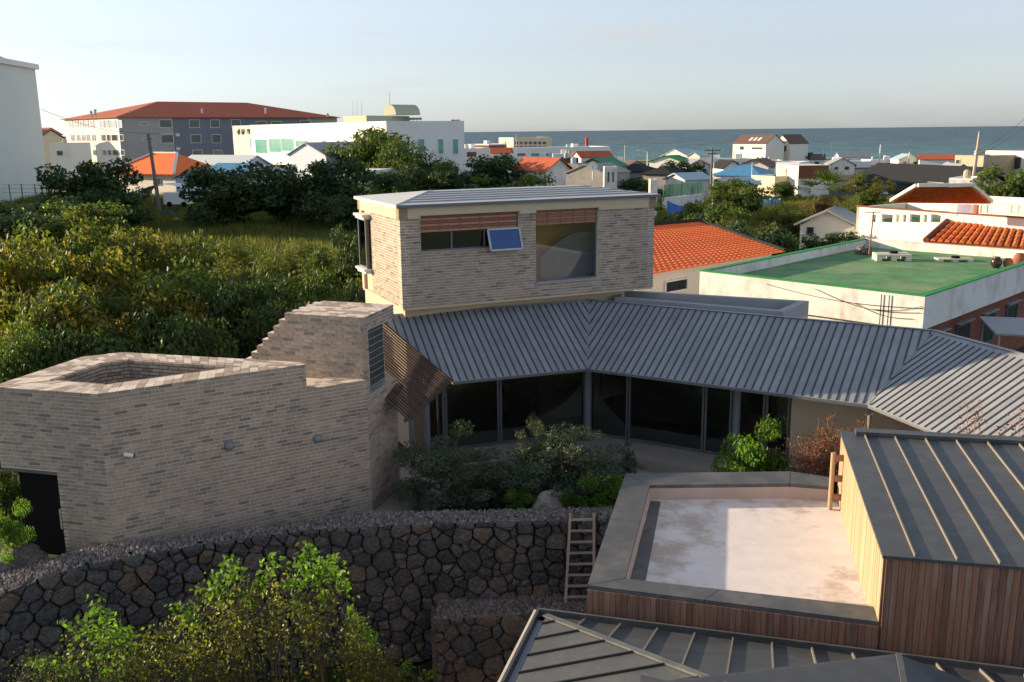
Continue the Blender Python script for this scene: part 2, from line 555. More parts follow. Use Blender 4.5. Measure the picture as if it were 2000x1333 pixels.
def roof_plane(thing_, O, eave_deg, slope, poly2, spacing, pan_mat, seam_mat, seam_w=0.045, seam_h=0.02, th=0.05, start=0.0, margin=0.0, pan_name='roof_panel', seam_name='standing_seam', hide_ends=()):
    """standing-seam roof plane. poly2 in (s along eave, t horizontal distance up the slope); every pan and every seam is its own part"""
    a = math.radians(eave_deg)
    e = np.array([math.cos(a), math.sin(a), 0])
    h = np.array([-math.sin(a), math.cos(a), 0])
    O = np.array(O, float)

    def W(s, t):
        return O + e * s + h * t + np.array([0, 0, slope * t])
    nrm = np.array([0, 0, 1.0]) - h * slope
    nrm /= np.linalg.norm(nrm)
    smin, smax = min(p[0] for p in poly2), max(p[0] for p in poly2)
    k = math.floor((smin - start) / spacing)
    s0 = start + k * spacing
    while s0 < smax:
        s1 = s0 + spacing
        q = clip(clip(poly2, -1, 0, -s0), 1, 0, s1)
        if len(q) >= 3 and area(q) > 1e-3:
            mb = MB()
            mb.slab([W(*p) for p in q], th)
            part(pan_name, mb, pan_mat, thing_)
        if smin + 0.02 < s1 < smax - 0.02:
            ts = []
            for i in range(len(poly2)):
                p, r = poly2[i], poly2[(i + 1) % len(poly2)]
                if (p[0] - s1) * (r[0] - s1) < 0:
                    ts.append(p[1] + (r[1] - p[1]) * (s1 - p[0]) / (r[0] - p[0]))
            if len(ts) >= 2:
                t0, t1 = min(ts) + 0.02, max(ts) - margin
                if t1 - t0 > 0.08:
                    mb = MB()
                    mb.bar(W(s1, t0) + nrm * 0.002, W(s1, t1) + nrm * 0.002, seam_w, seam_h, nrm)
                    part(seam_name, mb, seam_mat, thing_)
        s0 = s1
    return W


# ------------------------------------------------------------------ bricks
class Bricks:
    def __init__(s):
        s.items = []

    def add(s, c, size, ang, pal):
        s.items.append((c, size, ang, pal))

    def face(s, P0, P1, z0, z1, holes=(), bl=0.35, bh=0.11, depth=0.11, gap=0.024, top=None, smin=None, phase=0.0):
        """courses of bricks on the vertical face P0->P1, outside on the right-hand side of that direction"""
        P0, P1 = np.array(P0[:2], float), np.array(P1[:2], float)
        L = np.linalg.norm(P1 - P0)
        d = (P1 - P0) / L
        out = np.array([d[1], -d[0]])
        ang = math.atan2(d[1], d[0])
        n = int(round((z1 - z0) / bh))
        bh = (z1 - z0) / n
        for i in range(n):
            za, zb = z0 + i * bh, z0 + (i + 1) * bh
            zm = (za + zb) / 2
            lo = smin(zm) if smin else 0.0
            hi = top(zm) if top else L
            if hi - lo < 0.05:
                continue
            off = (phase + (i % 2) * 0.5 + 0.12 * math.sin(i * 2.4)) % 1.0
            cuts = [lo]
            q = (math.floor(lo / bl) - 1 + off) * bl
            while q < hi:
                if q > lo + 0.05 and q < hi - 0.05:
                    cuts.append(q)
                q += bl
            cuts.append(hi)
            for a, b in zip(cuts[:-1], cuts[1:]):
                segs = [(a, b)]
                for (h0, h1, ha, hb) in holes:
                    if ha < zm < hb:
                        ns = []
                        for (x, y) in segs:
                            if y <= h0 or x >= h1:
                                ns.append((x, y))
                            else:
                                if x < h0:
                                    ns.append((x, h0))
                                if y > h1:
                                    ns.append((h1, y))
                        segs = ns
                for (x, y) in segs:
                    if y - x < 0.03:
                        continue
                    xa = x + (gap / 2 if x > 1e-6 else 0)
                    ya = y - (gap / 2 if y < L - 1e-6 else 0)
                    c2 = P0 + d * (xa + ya) / 2 - out * (depth / 2 - rng.uniform(0, 0.004))
                    s.add((c2[0], c2[1], zm), (ya - xa, depth, bh - gap), ang, rng.choices(range(9), BW)[0])

    def top(s, quad, z, nu, nv, th=0.08, gap=0.010, stagger=False):
        """bricks laid flat on a four-cornered strip (corner order: a0,a1,b1,b0)"""
        a0, a1, b1, b0 = [np.array(q[:2], float) for q in quad]

        def W(u, v):
            return (a0 * (1 - u) + a1 * u) * (1 - v) + (b0 * (1 - u) + b1 * u) * v
        for j in range(nv):
            for i in range(nu):
                off = 0.5 / nu if (stagger and j % 2) else 0
                u0, u1 = i / nu + off, min(1, (i + 1) / nu + off)
                if u1 - u0 < 0.2 / nu:
                    continue
                v0, v1 = j / nv, (j + 1) / nv
                q = [W(u0, v0), W(u1, v0), W(u1, v1), W(u0, v1)]
                c = sum(q) / 4
                q = [c + (p - c) * (1 - gap / max(0.05, np.linalg.norm(p - c))) for p in q]
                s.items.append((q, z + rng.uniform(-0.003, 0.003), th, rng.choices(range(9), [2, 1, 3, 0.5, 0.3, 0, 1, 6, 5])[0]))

    def build(s, parent, n_ind=300, kind_name='brick'):
        org = ORG[parent.name]
        unit = []
        for i in range(9):
            mb = MB()
            mb.box(-.5, .5, -.5, .5, -.5, .5)
            unit.append(mb.mesh('brick', BRICKS[i]))
        cand = sorted([b for b in s.items if len(b[1]) == 3 and b[1][0] > 0.2] if False else [b for b in s.items if not isinstance(b[0], list) and b[1][0] > 0.2],
                      key=lambda b: (b[0][0]) ** 2 + b[0][1] ** 2 + (b[0][2] - HC) ** 2)
        vis = set(id(b) for b in cand[:n_ind])
        mb = MB()
        for b in s.items:
            if isinstance(b[0], list):
                q, z, th, pal = b
                mb.hexa([(p[0], p[1], z - th) for p in q], [(p[0], p[1], z) for p in q], pal)
                continue
            c, sz, ang, pal = b
            if id(b) in vis:
                o = link('brick', unit[pal], parent)
                o.location = (c[0] - org[0], c[1] - org[1], c[2] - org[2])
                o.rotation_euler = (0, 0, ang)
                o.scale = sz
            else:
                ca, sa = math.cos(ang), math.sin(ang)
                cr_ = []
                for (x, y) in ((-1, -1), (1, -1), (1, 1), (-1, 1)):
                    lx, ly = x * sz[0] / 2, y * sz[1] / 2
                    cr_.append((c[0] + lx * ca - ly * sa, c[1] + lx * sa + ly * ca))
                mb.hexa([(p[0], p[1], c[2] - sz[2] / 2) for p in cr_], [(p[0], p[1], c[2] + sz[2] / 2) for p in cr_], pal)
        part('brickwork', mb, BRICKS, parent, kind='stuff')


def wall_panel(mb, P0, P1, z0, z1, th, holes=(), inset=0.0, mi=0):
    """solid wall behind face P0->P1 (outside on the right), with rectangular holes (s0,s1,z0,z1)"""
    P0, P1 = np.array(P0[:2], float), np.array(P1[:2], float)
    L = np.linalg.norm(P1 - P0)
    d = (P1 - P0) / L
    out = np.array([d[1], -d[0]])
    ss = sorted(set([0, L] + [min(max(h[i], 0), L) for h in holes for i in (0, 1)]))
    zs = sorted(set([z0, z1] + [min(max(h[i], z0), z1) for h in holes for i in (2, 3)]))
    for i in range(len(ss) - 1):
        for j in range(len(zs) - 1):
            sm, zm = (ss[i] + ss[i + 1]) / 2, (zs[j] + zs[j + 1]) / 2
            if any(h[0] < sm < h[1] and h[2] < zm < h[3] for h in holes):
                continue
            a, b = P0 + d * ss[i] - out * inset, P0 + d * ss[i + 1] - out * inset
            a2, b2 = a - out * th, b - out * th
            mb.hexa([(*a, zs[j]), (*b, zs[j]), (*b2, zs[j]), (*a2, zs[j])], [(*a, zs[j + 1]), (*b, zs[j + 1]), (*b2, zs[j + 1]), (*a2, zs[j + 1])], mi)


def facebox(mb, P0, ang, s0, s1, z0, z1, n0, n1, mi=0):
    """box on a face: s along, n outward (right-hand side), z up"""
    d = np.array([math.cos(ang), math.sin(ang)])
    out = np.array([d[1], -d[0]])
    P0 = np.array(P0[:2], float)
    q = [P0 + d * s0 + out * n1, P0 + d * s1 + out * n1, P0 + d * s1 + out * n0, P0 + d * s0 + out * n0]
    mb.hexa([(*p, z0) for p in q], [(*p, z1) for p in q], mi)


def window(parent, P0, ang, s0, s1, z0, z1, n0=-0.12, fr=0.06, depth=0.08, frame=None, pane=None, mull=(), name='window', sill=None):
    frame = frame or FRAME
    pane = pane or GLASSD
    mb = MB()
    n1 = n0 + depth
    facebox(mb, P0, ang, s0, s0 + fr, z0, z1, n0, n1)
    facebox(mb, P0, ang, s1 - fr, s1, z0, z1, n0, n1)
    facebox(mb, P0, ang, s0 + fr, s1 - fr, z0, z0 + fr, n0, n1)
    facebox(mb, P0, ang, s0 + fr, s1 - fr, z1 - fr, z1, n0, n1)
    for m_ in mull:
        facebox(mb, P0, ang, m_ - fr / 2, m_ + fr / 2, z0 + fr, z1 - fr, n0, n1)
    wdw = part(name, mb, frame, parent)
    mb = MB()
    facebox(mb, P0, ang, s0 + fr, s1 - fr, z0 + fr, z1 - fr, n0 + depth * 0.4, n0 + depth * 0.5)
    part('pane', mb, pane, wdw)
    return wdw


# ------------------------------------------------------------------ the ground, sea
def sstep(a, b, x):
    t = min(max((x - a) / (b - a), 0), 1)
    return t * t * (3 - 2 * t)


WALL_FRONT = [(-30.0, 15.5), (-13.10, 22.15), (-11.45, 22.9), (-9.85, 23.75), (-8.2, 24.4), (-5.9, 25.16), (-2.27, 25.53), (2.9, 25.66)]


def wall_y(x):
    for (a, b) in zip(WALL_FRONT[:-1], WALL_FRONT[1:]):
        if a[0] <= x <= b[0]:
            return a[1] + (b[1] - a[1]) * (x - a[0]) / (b[0] - a[0])
    return 25.66 if x > 0 else 15.5


def ground_z(x, y):
    d = y - wall_y(x)
    near = -4.6 + 3.3 * sstep(0.15, 0.7, d)
    near += 0.35 * sstep(30, 44, y)
    z = near + 0.95 * sstep(45, 75, y)
    lefty = sstep(-20, -70, x)
    z += lefty * sstep(70, 160, y) * 1.5
    z -= 3.2 * sstep(120, 430, y) * (1 - 0.5 * lefty)
    z -= 9 * sstep(455 + 60 * lefty, 520 + 60 * lefty, y)
    return z


def build_ground():
    xs = sorted(set(list(np.arange(-60, 60.1, 1.5)) + list(np.arange(-700, -60, 22.0)) + list(np.arange(62, 700, 22.0)) + [-2500, -1200, 1200, 2500]))
    ys = sorted(set(list(np.arange(-60, 14, 6.0)) + list(np.arange(14, 32, 0.5)) + list(np.arange(32, 90, 2.0)) + list(np.arange(90, 560, 9.0)) + [-300, 700]))
    v, f = [], []
    for y in ys:
        for x in xs:
            z = ground_z(x, y)
            z += 0.10 * mnoise.noise(Vector((x * 0.3, y * 0.3, 0))) if y > 45 or y < 22 else 0.0
            v.append((x, y, z))
    nx = len(xs)
    for j in range(len(ys) - 1):
        for i in range(nx - 1):
            f.append((j * nx + i, j * nx + i + 1, (j + 1) * nx + i + 1, (j + 1) * nx + i))
    mb = MB()
    mb.v, mb.f, mb.m = v, f, [0] * len(f)
    g = M('ground_scrub', (0.045, 0.058, 0.02), rough=1, var=0.5, scale=0.35, dirt=(0.07, 0.07, 0.03), dscale=0.12, damt=0.8, bump=0.6, bscale=3)
    solo('ground', mb, g, kind='structure')


build_ground()


def build_sea():
    m, t, b, o = _nodes('sea_water')
    N, L = t.nodes.new, t.links.new
    geo = N('ShaderNodeNewGeometry')
    mp_ = N('ShaderNodeMapping')
    mp_.inputs['Scale'].default_value = (0.030, 0.011, 1)
    L(geo.outputs['Position'], mp_.inputs[0])
    n = N('ShaderNodeTexNoise')
    n.inputs['Scale'].default_value = 1
    n.inputs['Detail'].default_value = 8
    n.inputs['Roughness'].default_value = 0.68
    L(mp_.outputs[0], n.inputs['Vector'])
    ra = N('ShaderNodeValToRGB')
    ra.color_ramp.elements[0].position = 0.33
    ra.color_ramp.elements[0].color = (0.034, 0.078, 0.112, 1)
    ra.color_ramp.elements[1].position = 0.66
    ra.color_ramp.elements[1].color = (0.11, 0.185, 0.225, 1)
    L(n.outputs['Fac'], ra.inputs[0])
    # shallow water is greener close to the shore
    sp = N('ShaderNodeSeparateXYZ')
    L(geo.outputs['Position'], sp.inputs[0])
    mr = N('ShaderNodeMapRange')
    mr.inputs['From Min'].default_value = 480
    mr.inputs['From Max'].default_value = 1300
    mr.inputs['To Min'].default_value = 0.75
    mr.inputs['To Max'].default_value = 0
    L(sp.outputs[1], mr.inputs['Value'])
    mx_ = N('ShaderNodeMix')
    mx_.data_type = 'RGBA'
    mx_.inputs['B'].default_value = (0.085, 0.20, 0.215, 1)
    L(mr.outputs[0], mx_.inputs['Factor'])
    L(ra.outputs[0], mx_.inputs['A'])
    # whitecaps
    n2 = N('ShaderNodeTexNoise')
    mp2 = N('ShaderNodeMapping')
    mp2.inputs['Scale'].default_value = (0.030, 0.022, 1)
    L(geo.outputs['Position'], mp2.inputs[0])
    n2.inputs['Scale'].default_value = 1
    n2.inputs['Detail'].default_value = 6
    n2.inputs['Roughness'].default_value = 0.7
    L(mp2.outputs[0], n2.inputs['Vector'])
    th = N('ShaderNodeMapRange')
    th.inputs['From Min'].default_value = 480
    th.inputs['From Max'].default_value = 800
    th.inputs['To Min'].default_value = 0.535
    th.inputs['To Max'].default_value = 0.70
    L(sp.outputs[1], th.inputs['Value'])
    sb = N('ShaderNodeMath')
    sb.operation = 'SUBTRACT'
    L(n2.outputs['Fac'], sb.inputs[0])
    L(th.outputs[0], sb.inputs[1])
    ml = N('ShaderNodeMath')
    ml.operation = 'MULTIPLY'
    ml.use_clamp = True
    ml.inputs[1].default_value = 14
    L(sb.outputs[0], ml.inputs[0])
    mx2 = N('ShaderNodeMix')
    mx2.data_type = 'RGBA'
    mx2.inputs['B'].default_value = (0.62, 0.66, 0.66, 1)
    L(ml.outputs[0], mx2.inputs['Factor'])
    L(mx_.outputs['Result'], mx2.inputs['A'])
    L(mx2.outputs['Result'], b.inputs['Base Color'])
    b.inputs['Roughness'].default_value = 0.55
    b.inputs['Specular IOR Level'].default_value = 0.12
    bp = N('ShaderNodeBump')
    bp.inputs['Strength'].default_value = 0.9
    bp.inputs['Distance'].default_value = 6
    L(n.outputs['Fac'], bp.inputs['Height'])
    L(bp.outputs[0], b.inputs['Normal'])
    mb = MB()
    X = 40000
    mb.face([(-X, 430, -6.2), (X, 430, -6.2), (X, 60000, -6.2), (-X, 60000, -6.2)])
    solo('sea', mb, m, kind='structure')


build_sea()


# ------------------------------------------------------------------ brick annex with stepped tower (left)
def v2(p):
    return np.array(p[:2], float)


ZT = 4.27
A_, L_ = np.array([-11.09, 24.42]), np.array([-14.42, 25.30])
BQ, BP = np.array([-6.18, 27.50]), np.array([-4.55, 28.53])
BK, G2_, G1_ = np.array([-6.42, 27.80]), np.array([-12.40, 29.41]), np.array([-13.45, 28.83])
I1, I2, I3, I4, I5 = [v2(pz(*q, ZT)) for q in [(95, 743), (205, 752), (470, 716), (252, 702), (195, 709)]]
T2, T3 = np.array([-3.90, 30.77]), np.array([-6.60, 31.62])
TDIR = np.array([math.cos(math.radians(-18.9)), math.sin(math.radians(-18.9))])
TL = BP - TDIR * 4.95            # far left foot of the stepped side
TB = (T2 - BP)                   # depth vector of the tower


def build_annex():
    t = thing('brick_annex', 'pale grey-brown brick building with stepped tower and open roof court on the left', 'building', (*A_, -0.6))
    b = Bricks()
    sL = np.linalg.norm(BQ - A_)
    b.face(A_, BP, -1.03, ZT - 0.0, top=lambda z: (sL if z > 3.5 else np.linalg.norm(BP - A_)))
    hx = np.linalg.norm(np.array([-12.645, 24.83]) - L_)
    b.face(L_, A_, -0.7, ZT, holes=[(-1, hx, -2, 1.92)], phase=0.3)
    b.face(G1_, L_, 1.95, ZT)
    # inner faces of the open court
    inner = [I1, I2, I3, I4, I5]
    for p, q in ((I5, I1), (I4, I5), (I3, I4), (I2, I3), (I1, I2)):
        b.face(p, q, ZT - 1.54, ZT)
    b.face(BQ, BK, 3.5, ZT)
    # stepped front face of the tower
    zt = 5.47
    Lf = 4.95
    top_w = 2.79

    def sm(z):
        k = math.floor((zt - z) / 0.225)
        return max(0.0, Lf - (top_w + 0.222 * k))
    b.face(TL, BP, 3.22, zt, smin=sm, bh=0.1125)
    b.face(BP, T2, -1.03, zt, holes=[(0.30, 2.6, 2.97, 5.0)])
    b.face(TL + TB, TL, 3.2, 3.6)
    # brick paving on top
    OF = A_ + (BQ - A_) * 0.66
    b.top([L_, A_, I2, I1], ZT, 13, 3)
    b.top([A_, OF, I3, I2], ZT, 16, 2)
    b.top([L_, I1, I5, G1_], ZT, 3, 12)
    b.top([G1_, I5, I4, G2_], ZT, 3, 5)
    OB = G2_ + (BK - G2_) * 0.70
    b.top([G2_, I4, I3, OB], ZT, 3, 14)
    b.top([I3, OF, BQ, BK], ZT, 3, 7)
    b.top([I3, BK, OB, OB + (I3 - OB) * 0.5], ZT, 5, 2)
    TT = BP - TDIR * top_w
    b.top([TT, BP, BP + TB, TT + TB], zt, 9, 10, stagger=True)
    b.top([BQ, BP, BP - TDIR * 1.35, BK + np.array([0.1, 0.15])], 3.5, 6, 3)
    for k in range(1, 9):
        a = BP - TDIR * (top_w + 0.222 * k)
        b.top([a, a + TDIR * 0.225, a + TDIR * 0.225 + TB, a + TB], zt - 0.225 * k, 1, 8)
    b.build(t)
    # masonry core (mortar shows in the joints)
    mb = MB()
    ins = 0.016
    wall_panel(mb, A_, BQ, -1.1, ZT - 0.085, 0.5, inset=ins)
    wall_panel(mb, BQ, BP, -1.1, 3.5 - 0.085, 0.5, inset=ins)
    wall_panel(mb, L_, A_, -0.7, ZT - 0.085, 0.30, holes=[(-1, hx, -2, 1.92)], inset=ins)
    wall_panel(mb, G1_, L_ + (G1_ - L_) * 0.08, 1.95, ZT - 0.085, 0.3, inset=ins)
    wall_panel(mb, G2_, G1_, -0.7, ZT - 0.085, 0.3, inset=ins)
    wall_panel(mb, BK, G2_, -0.7, ZT - 0.085, 0.3, inset=ins)
    part('wall', mb, MORTAR, t)
    mb = MB()     # ring under the coping, and the court
    cen = (I1 + I2 + I3 + I4 + I5) / 5

    def inw(p, k):
        return p + (cen - p) / np.linalg.norm(cen - p) * k
    Li, Ai, OFi, BQi, BKi, OBi, G1i, G2i = inw(L_, .12), inw(A_, .12), inw(OF, .25), inw(BQ, .3), inw(BK, .3), inw(OB, .15), inw(G1_, .12), inw(G2_, .12)
    for q in ([Li, Ai, I2, I1], [Ai, OFi, I3, I2], [Li, I1, I5, G1i], [G1i, I5, I4, G2i], [G2i, I4, I3, OBi], [I3, OFi, BQi, BKi], [I3, BKi, OBi]):
        c = sum(q) / len(q)
        mb.prism([tuple(p + (c - p) * 0.012) for p in q], ZT - 1.6, ZT - 0.07)
    part('parapet_core', mb, MORTAR, t)
    mb = MB()
    mb.prism([tuple(p) for p in inner], ZT - 1.7, ZT - 1.6)
    part('court_floor', mb, CONC, t)
    mb = MB()
    c0 = BP - TDIR * top_w
    mb.prism([tuple(p) for p in (c0 + TDIR * 0.02 + TB * 0.008, BP - TDIR * 0.42 + TB * 0.008, BP - TDIR * 0.42 + TB * 0.99, c0 + TDIR * 0.02 + TB * 0.99)], -0.7, zt - 0.085)
    e0 = BP - TDIR * 0.42
    mb.prism([tuple(p) for p in (e0 + TB * 0.008, BP - TDIR * 0.017 + TB * 0.008, BP - TDIR * 0.017 + TB * 0.99, e0 + TB * 0.99)], -1.1, 2.95)
    mb.prism([tuple(p) for p in (e0 + TB * 0.008, BP - TDIR * 0.017 + TB * 0.008, BP - TDIR * 0.017 + TB * 0.99, e0 + TB * 0.99)], 5.01, zt - 0.085)
    mb.prism([tuple(p) for p in (e0 + TB * 0.008, BP - TDIR * 0.017 + TB * 0.008, BP - TDIR * 0.017 + TB * 0.125, e0 + TB * 0.125)], 2.95, 5.01)
    for k in range(1, 9):
        a = BP - TDIR * (top_w + 0.222 * k)
        mb.prism([tuple(p) for p in (a + TDIR * 0.02 + TB * 0.008, a + TDIR * 0.24 + TB * 0.008, a + TDIR * 0.24 + TB * 0.99, a + TDIR * 0.02 + TB * 0.99)], -0.7, zt - 0.225 * k - 0.085)
    mb.prism([tuple(p) for p in (BQ + np.array([-0.3, 0.2]), BP + np.array([-0.05, -0.02]), BP - TDIR * 4.5 + TB * 0.1, BK + np.array([-1.0, 0.3]))], -0.7, 3.5 - 0.085)
    part('tower_core', mb, MORTAR, t)
    # glass-block window in the tower's right side
    sa = math.atan2(TB[1], TB[0])
    mb = MB()
    facebox(mb, BP, sa, 0.30, 2.24, 2.955, 2.985, -0.40, 0.006)
    part('ledge', mb, LEDGE, t)
    mb = MB()
    facebox(mb, BP, sa, 0.30, 2.20, 2.985, 5.0, -0.40, -0.34)
    gw = part('glass_block_window', mb, MORTAR, t)
    for r_ in range(9):
        for c_ in range(8):
            mb = MB()
            s0, z0 = 0.33 + c_ * 0.228, 3.01 + r_ * 0.220
            facebox(mb, BP, sa, s0, s0 + 0.20, z0, z0 + 0.195, -0.36, -0.315)
            part('glass_block', mb, GBLOCK, gw)
    # dark doorway under the cantilevered corner
    la = math.atan2(*(A_ - L_)[::-1])
    mb = MB()
    facebox(mb, L_, la, 0.37, hx, -0.7, 1.86, -0.30, -0.22)
    d = part('door', mb, BLACK, t)
    mb = MB()
    facebox(mb, L_, la, 1.62, 1.67, 0.15, 0.75, -0.22, -0.16)
    part('handle', mb, STEEL, d)
    mb = MB()
    facebox(mb, L_, la, 0.0, hx + 0.02, 1.84, 1.925, -0.32, 0.012)
    part('lintel', mb, CAPM, t)
    mb = MB()
    facebox(mb, L_, la, hx, hx + 0.02, -0.7, 1.84, -0.34, -0.02)
    part('door_jamb', mb, CAPM, t)
    # fixtures on the long wall
    wa = math.atan2(*(BP - A_)[::-1])
    wd = np.array([math.cos(wa), math.sin(wa)])
    wo_ = np.array([wd[1], -wd[0]])
    for s_, z_, lab in ((3.36, 2.18, 'round grey dome wall lamp on the brick wall, nearer the doorway corner'), (6.04, 1.90, 'round grey dome wall lamp on the brick wall, below the notch by the tower')):
        p = A_ + wd * s_
        k = thing('wall_lamp', lab, 'lamp', (*p, z_), math.atan2(wo_[1], wo_[0]), 'dome lamps on the brick wall')
        m1 = MB()
        prof = [(0.135, 0.0), (0.13, 0.05), (0.105, 0.095), (0.06, 0.125), (0.012, 0.135)]
        base = MB()
        base.tube([(-0.02, 0, 0), (0.02, 0, 0)], [0.15, 0.15], 16)
        link('mounting_plate', base.mesh('mounting_plate', FRAME), k)
        n = 14
        for r_, x_ in prof:
            for q in range(n):
                a = 2 * math.pi * q / n
                m1.v.append((0.02 + x_, r_ * math.cos(a), r_ * math.sin(a)))
        for i in range(len(prof) - 1):
            for q in range(n):
                q2 = (q + 1) % n
                m1.f.append((i * n + q, i * n + q2, (i + 1) * n + q2, (i + 1) * n + q))
                m1.m.append(0)
        link('dome', m1.mesh('dome', COLUMN, smooth=True), k)
    p = A_ + wd * 0.62
    k = thing('security_camera', 'small white bullet security camera on the brick wall near the corner', 'camera', (*p, 2.46), math.atan2(wo_[1], wo_[0]))
    m1 = MB()
    m1.tube([(0, 0, -0.02), (0.07, 0, 0.0)], [0.05, 0.03], 12)
    link('bracket', m1.mesh('bracket', WHITE), k)
    m1 = MB()
    m1.tube([(0.06, -0.13, 0.035), (0.11, 0.10, -0.03)], [0.06, 0.06], 14)
    link('housing', m1.mesh('housing', WHITE, smooth=False), k)
    m1 = MB()
    m1.tube([(0.11, 0.10, -0.03), (0.117, 0.135, -0.04)], [0.052, 0.052], 14)
    link('lens', m1.mesh('lens', BLACK), k)


build_annex()


# ------------------------------------------------------------------ glass pavilion with folded metal roof
SLOPE, RUN, ZE = 0.521, 3.55, 2.55
E0, E1, E2 = np.array([-2.056, 31.751]), np.array([2.709, 33.425]), np.array([11.067, 28.406])
DA, DB, DC = 19.357, -30.985, -72.36
ZF = -0.5


def hv(deg):
    a = math.radians(deg)
    return np.array([math.cos(a), math.sin(a)]), np.array([-math.sin(a), math.cos(a)])


def mitre(d1, d2):
    n1, n2 = hv(d1)[1], hv(d2)[1]
    return np.linalg.solve(np.array([n1, n2]), np.array([RUN, RUN]))


R1 = E1 + mitre(DA, DB)
R2 = E2 + mitre(DB, DC)
R0 = np.array([-5.07, 34.46])


def build_pavilion():
    t = thing('glass_pavilion', 'low glass-walled pavilion wrapped round the garden under a folded grey metal roof', 'building', (*E1, -0.9))
    ea, ha = hv(DA)
    eb, hb = hv(DB)
    ec, hc = hv(DC)
    La, Lb = np.linalg.norm(E1 - E0), np.linalg.norm(E2 - E1)

    def st(P, O, e, h):
        return (float((P - O) @ e), float((P - O) @ h))
    pa = [(0, 0), (La, 0), st(R1, E0, ea, ha), st(R0, E0, ea, ha)]
    pb = [(0, 0), (Lb, 0), st(R2, E1, eb, hb), st(R1, E1, eb, hb)]
    pc = [(0, 0), (6.45, 0), (8.55, RUN), st(R2, E2, ec, hc)]
    roof_plane(t, (*E0, ZE), DA, SLOPE, pa, 0.265, ROOFM, SEAM, margin=0.12)
    roof_plane(t, (*E1, ZE), DB, SLOPE, pb, 0.272, ROOFM, SEAM, start=0.1, margin=0.03)
    roof_plane(t, (*E2, ZE), DC, SLOPE, pc, 0.262, ROOFM, SEAM, start=0.12, margin=0.22)
    # valley flashings and hip cap
    nrm = np.array([0, 0, 1.0])
    for a, b_, wd in ((E1, R1, 0.24), (E2, R2, 0.10)):
        mb = MB()
        mb.bar((*a, ZE + 0.012), (*b_, ZE + SLOPE * RUN + 0.012), wd, 0.012, nrm)
        part('valley_flashing', mb, ROOFM, t)
    # far slope behind the ridge and ridge trim
    RC = E2 + ec * 8.55 + hc * RUN
    for a, b_, h in ((R1, R2, hb), (R2, RC, hc)):
        mb = MB()
        mb.slab([(*a, 4.40), (*b_, 4.40), (*(b_ + h * 1.9), 3.75), (*(a + h * 1.9), 3.75)], 0.05)
        part('back_slope', mb, ROOFM, t)
        mb = MB()
        mb.bar((*a, 4.398), (*b_, 4.398), 0.16, 0.012)
        part('ridge_trim', mb, ROOFM, t)
    for a, b_, h in ((E0, E1, ha), (E1, E2, hb), (E2, E2 + ec * 6.4, hc)):
        mb = MB()
        d = (b_ - a) / np.linalg.norm(b_ - a)
        q = [a + h * 0.02, b_ + h * 0.02, b_ + h * 0.09, a + h * 0.09]
        mb.hexa([(*p, ZE - 0.11) for p in q], [(*p, ZE - 0.012) for p in q])
        part('eave_fascia', mb, FRAME, t)
    # ceiling under the eaves
    S0, S1_, S2_ = E0 + ha * 1.62, E1 + mitre(DA, DB) * 1.62 / RUN, E2 + mitre(DB, DC) * 1.62 / RUN
    for a, b_, c_, d_ in ((E0 + ha * 0.1, E1 + mitre(DA, DB) * 0.03, S1_, S0), (E1 + mitre(DA, DB) * 0.03, E2 + mitre(DB, DC) * .03, S2_, S1_)):
        mb = MB()
        mb.slab([(*a, ZE - 0.07), (*b_, ZE - 0.07), (*c_, ZE - 0.07), (*d_, ZE - 0.07)], 0.03)
        part('soffit', mb, INTF, t)
    # terrace slab
    B0 = E0 + ha * 6.0
    mb = MB()
    mb.prism([tuple(p) for p in (E0 - ea * 0.2 - ha * 0.1, E1 - np.array([0, 0.12]), E1 + mitre(DA, DB) * 1.7, E0 - ea * 0.2 + ha * 6)], -1.2, ZF)
    mb.prism([tuple(p) for p in (E1 - np.array([0, 0.12]), E2 - hb * 0.1, R2 + hb * 2, E1 + mitre(DA, DB) * 1.7)], -1.2, ZF)
    part('terrace_slab', mb, CONC, t)
    # glass front: (s ranges) on the two glass lines
    ga, gb = math.radians(DA), math.radians(DB)
    G0 = E0 + ha * 1.62
    lenA = np.linalg.norm(S1_ - G0)
    cuts = [-0.55, 0.1, 2.22, lenA - 0.10]
    for i, (a, b_) in enumerate(zip(cuts[:-1], cuts[1:])):
        window(t, G0, ga, a + 0.02, b_ - 0.02, ZF + 0.03, 2.42, n0=-0.05, fr=0.07, depth=0.09, pane=GLASSD, name='sliding_door')
    lenB = np.linalg.norm(S2_ - S1_)
    cuts = [0.10, 1.72, 4.70, 5.72, 6.9, 7.75]
    for i, (a, b_) in enumerate(zip(cuts[:-1], cuts[1:])):
        window(t, S1_, gb, a + 0.02, b_ - 0.02, ZF + 0.03, 2.42, n0=-0.05, fr=0.07, depth=0.09, pane=GLASSD, name='sliding_door')
    # columns
    for p, r_ in ((S1_ + np.array([0.0, -0.15]), 0.13), (E1 + mitre(DA, DB) * 0.46 + eb * 5.9, 0.12), (G0 - ea * 0.62 - ha * 0.2, 0.10), (G0 - ea * 1.2 - ha * 0.2, 0.10), (E2 + mitre(DB, DC) * 0.12 + np.array([-0.1, 0.1]), 0.07)):
        mb = MB()
        mb.tube([(*p, -0.9), (*p, ZE - 0.1)], [r_, r_], 16)
        part('column', mb, COLUMN, t, smooth=False)
    # solid wall at the right end, interior shell
    mb = MB()
    wall_panel(mb, S1_ + eb * 7.78, S2_ + eb * 0.3, -1.2, 2.47, 0.25)
    wall_panel(mb, S2_ + eb * 0.3, S2_ + eb * 0.3 + ec * 6.0, -1.2, 2.47, 0.25)
    part('end_wall', mb, BEIGE, t)
    mb = MB()
    back_a, back_b = E0 + ha * 6.2 - ea * 3, E1 + mitre(DA, DB) * 1.72
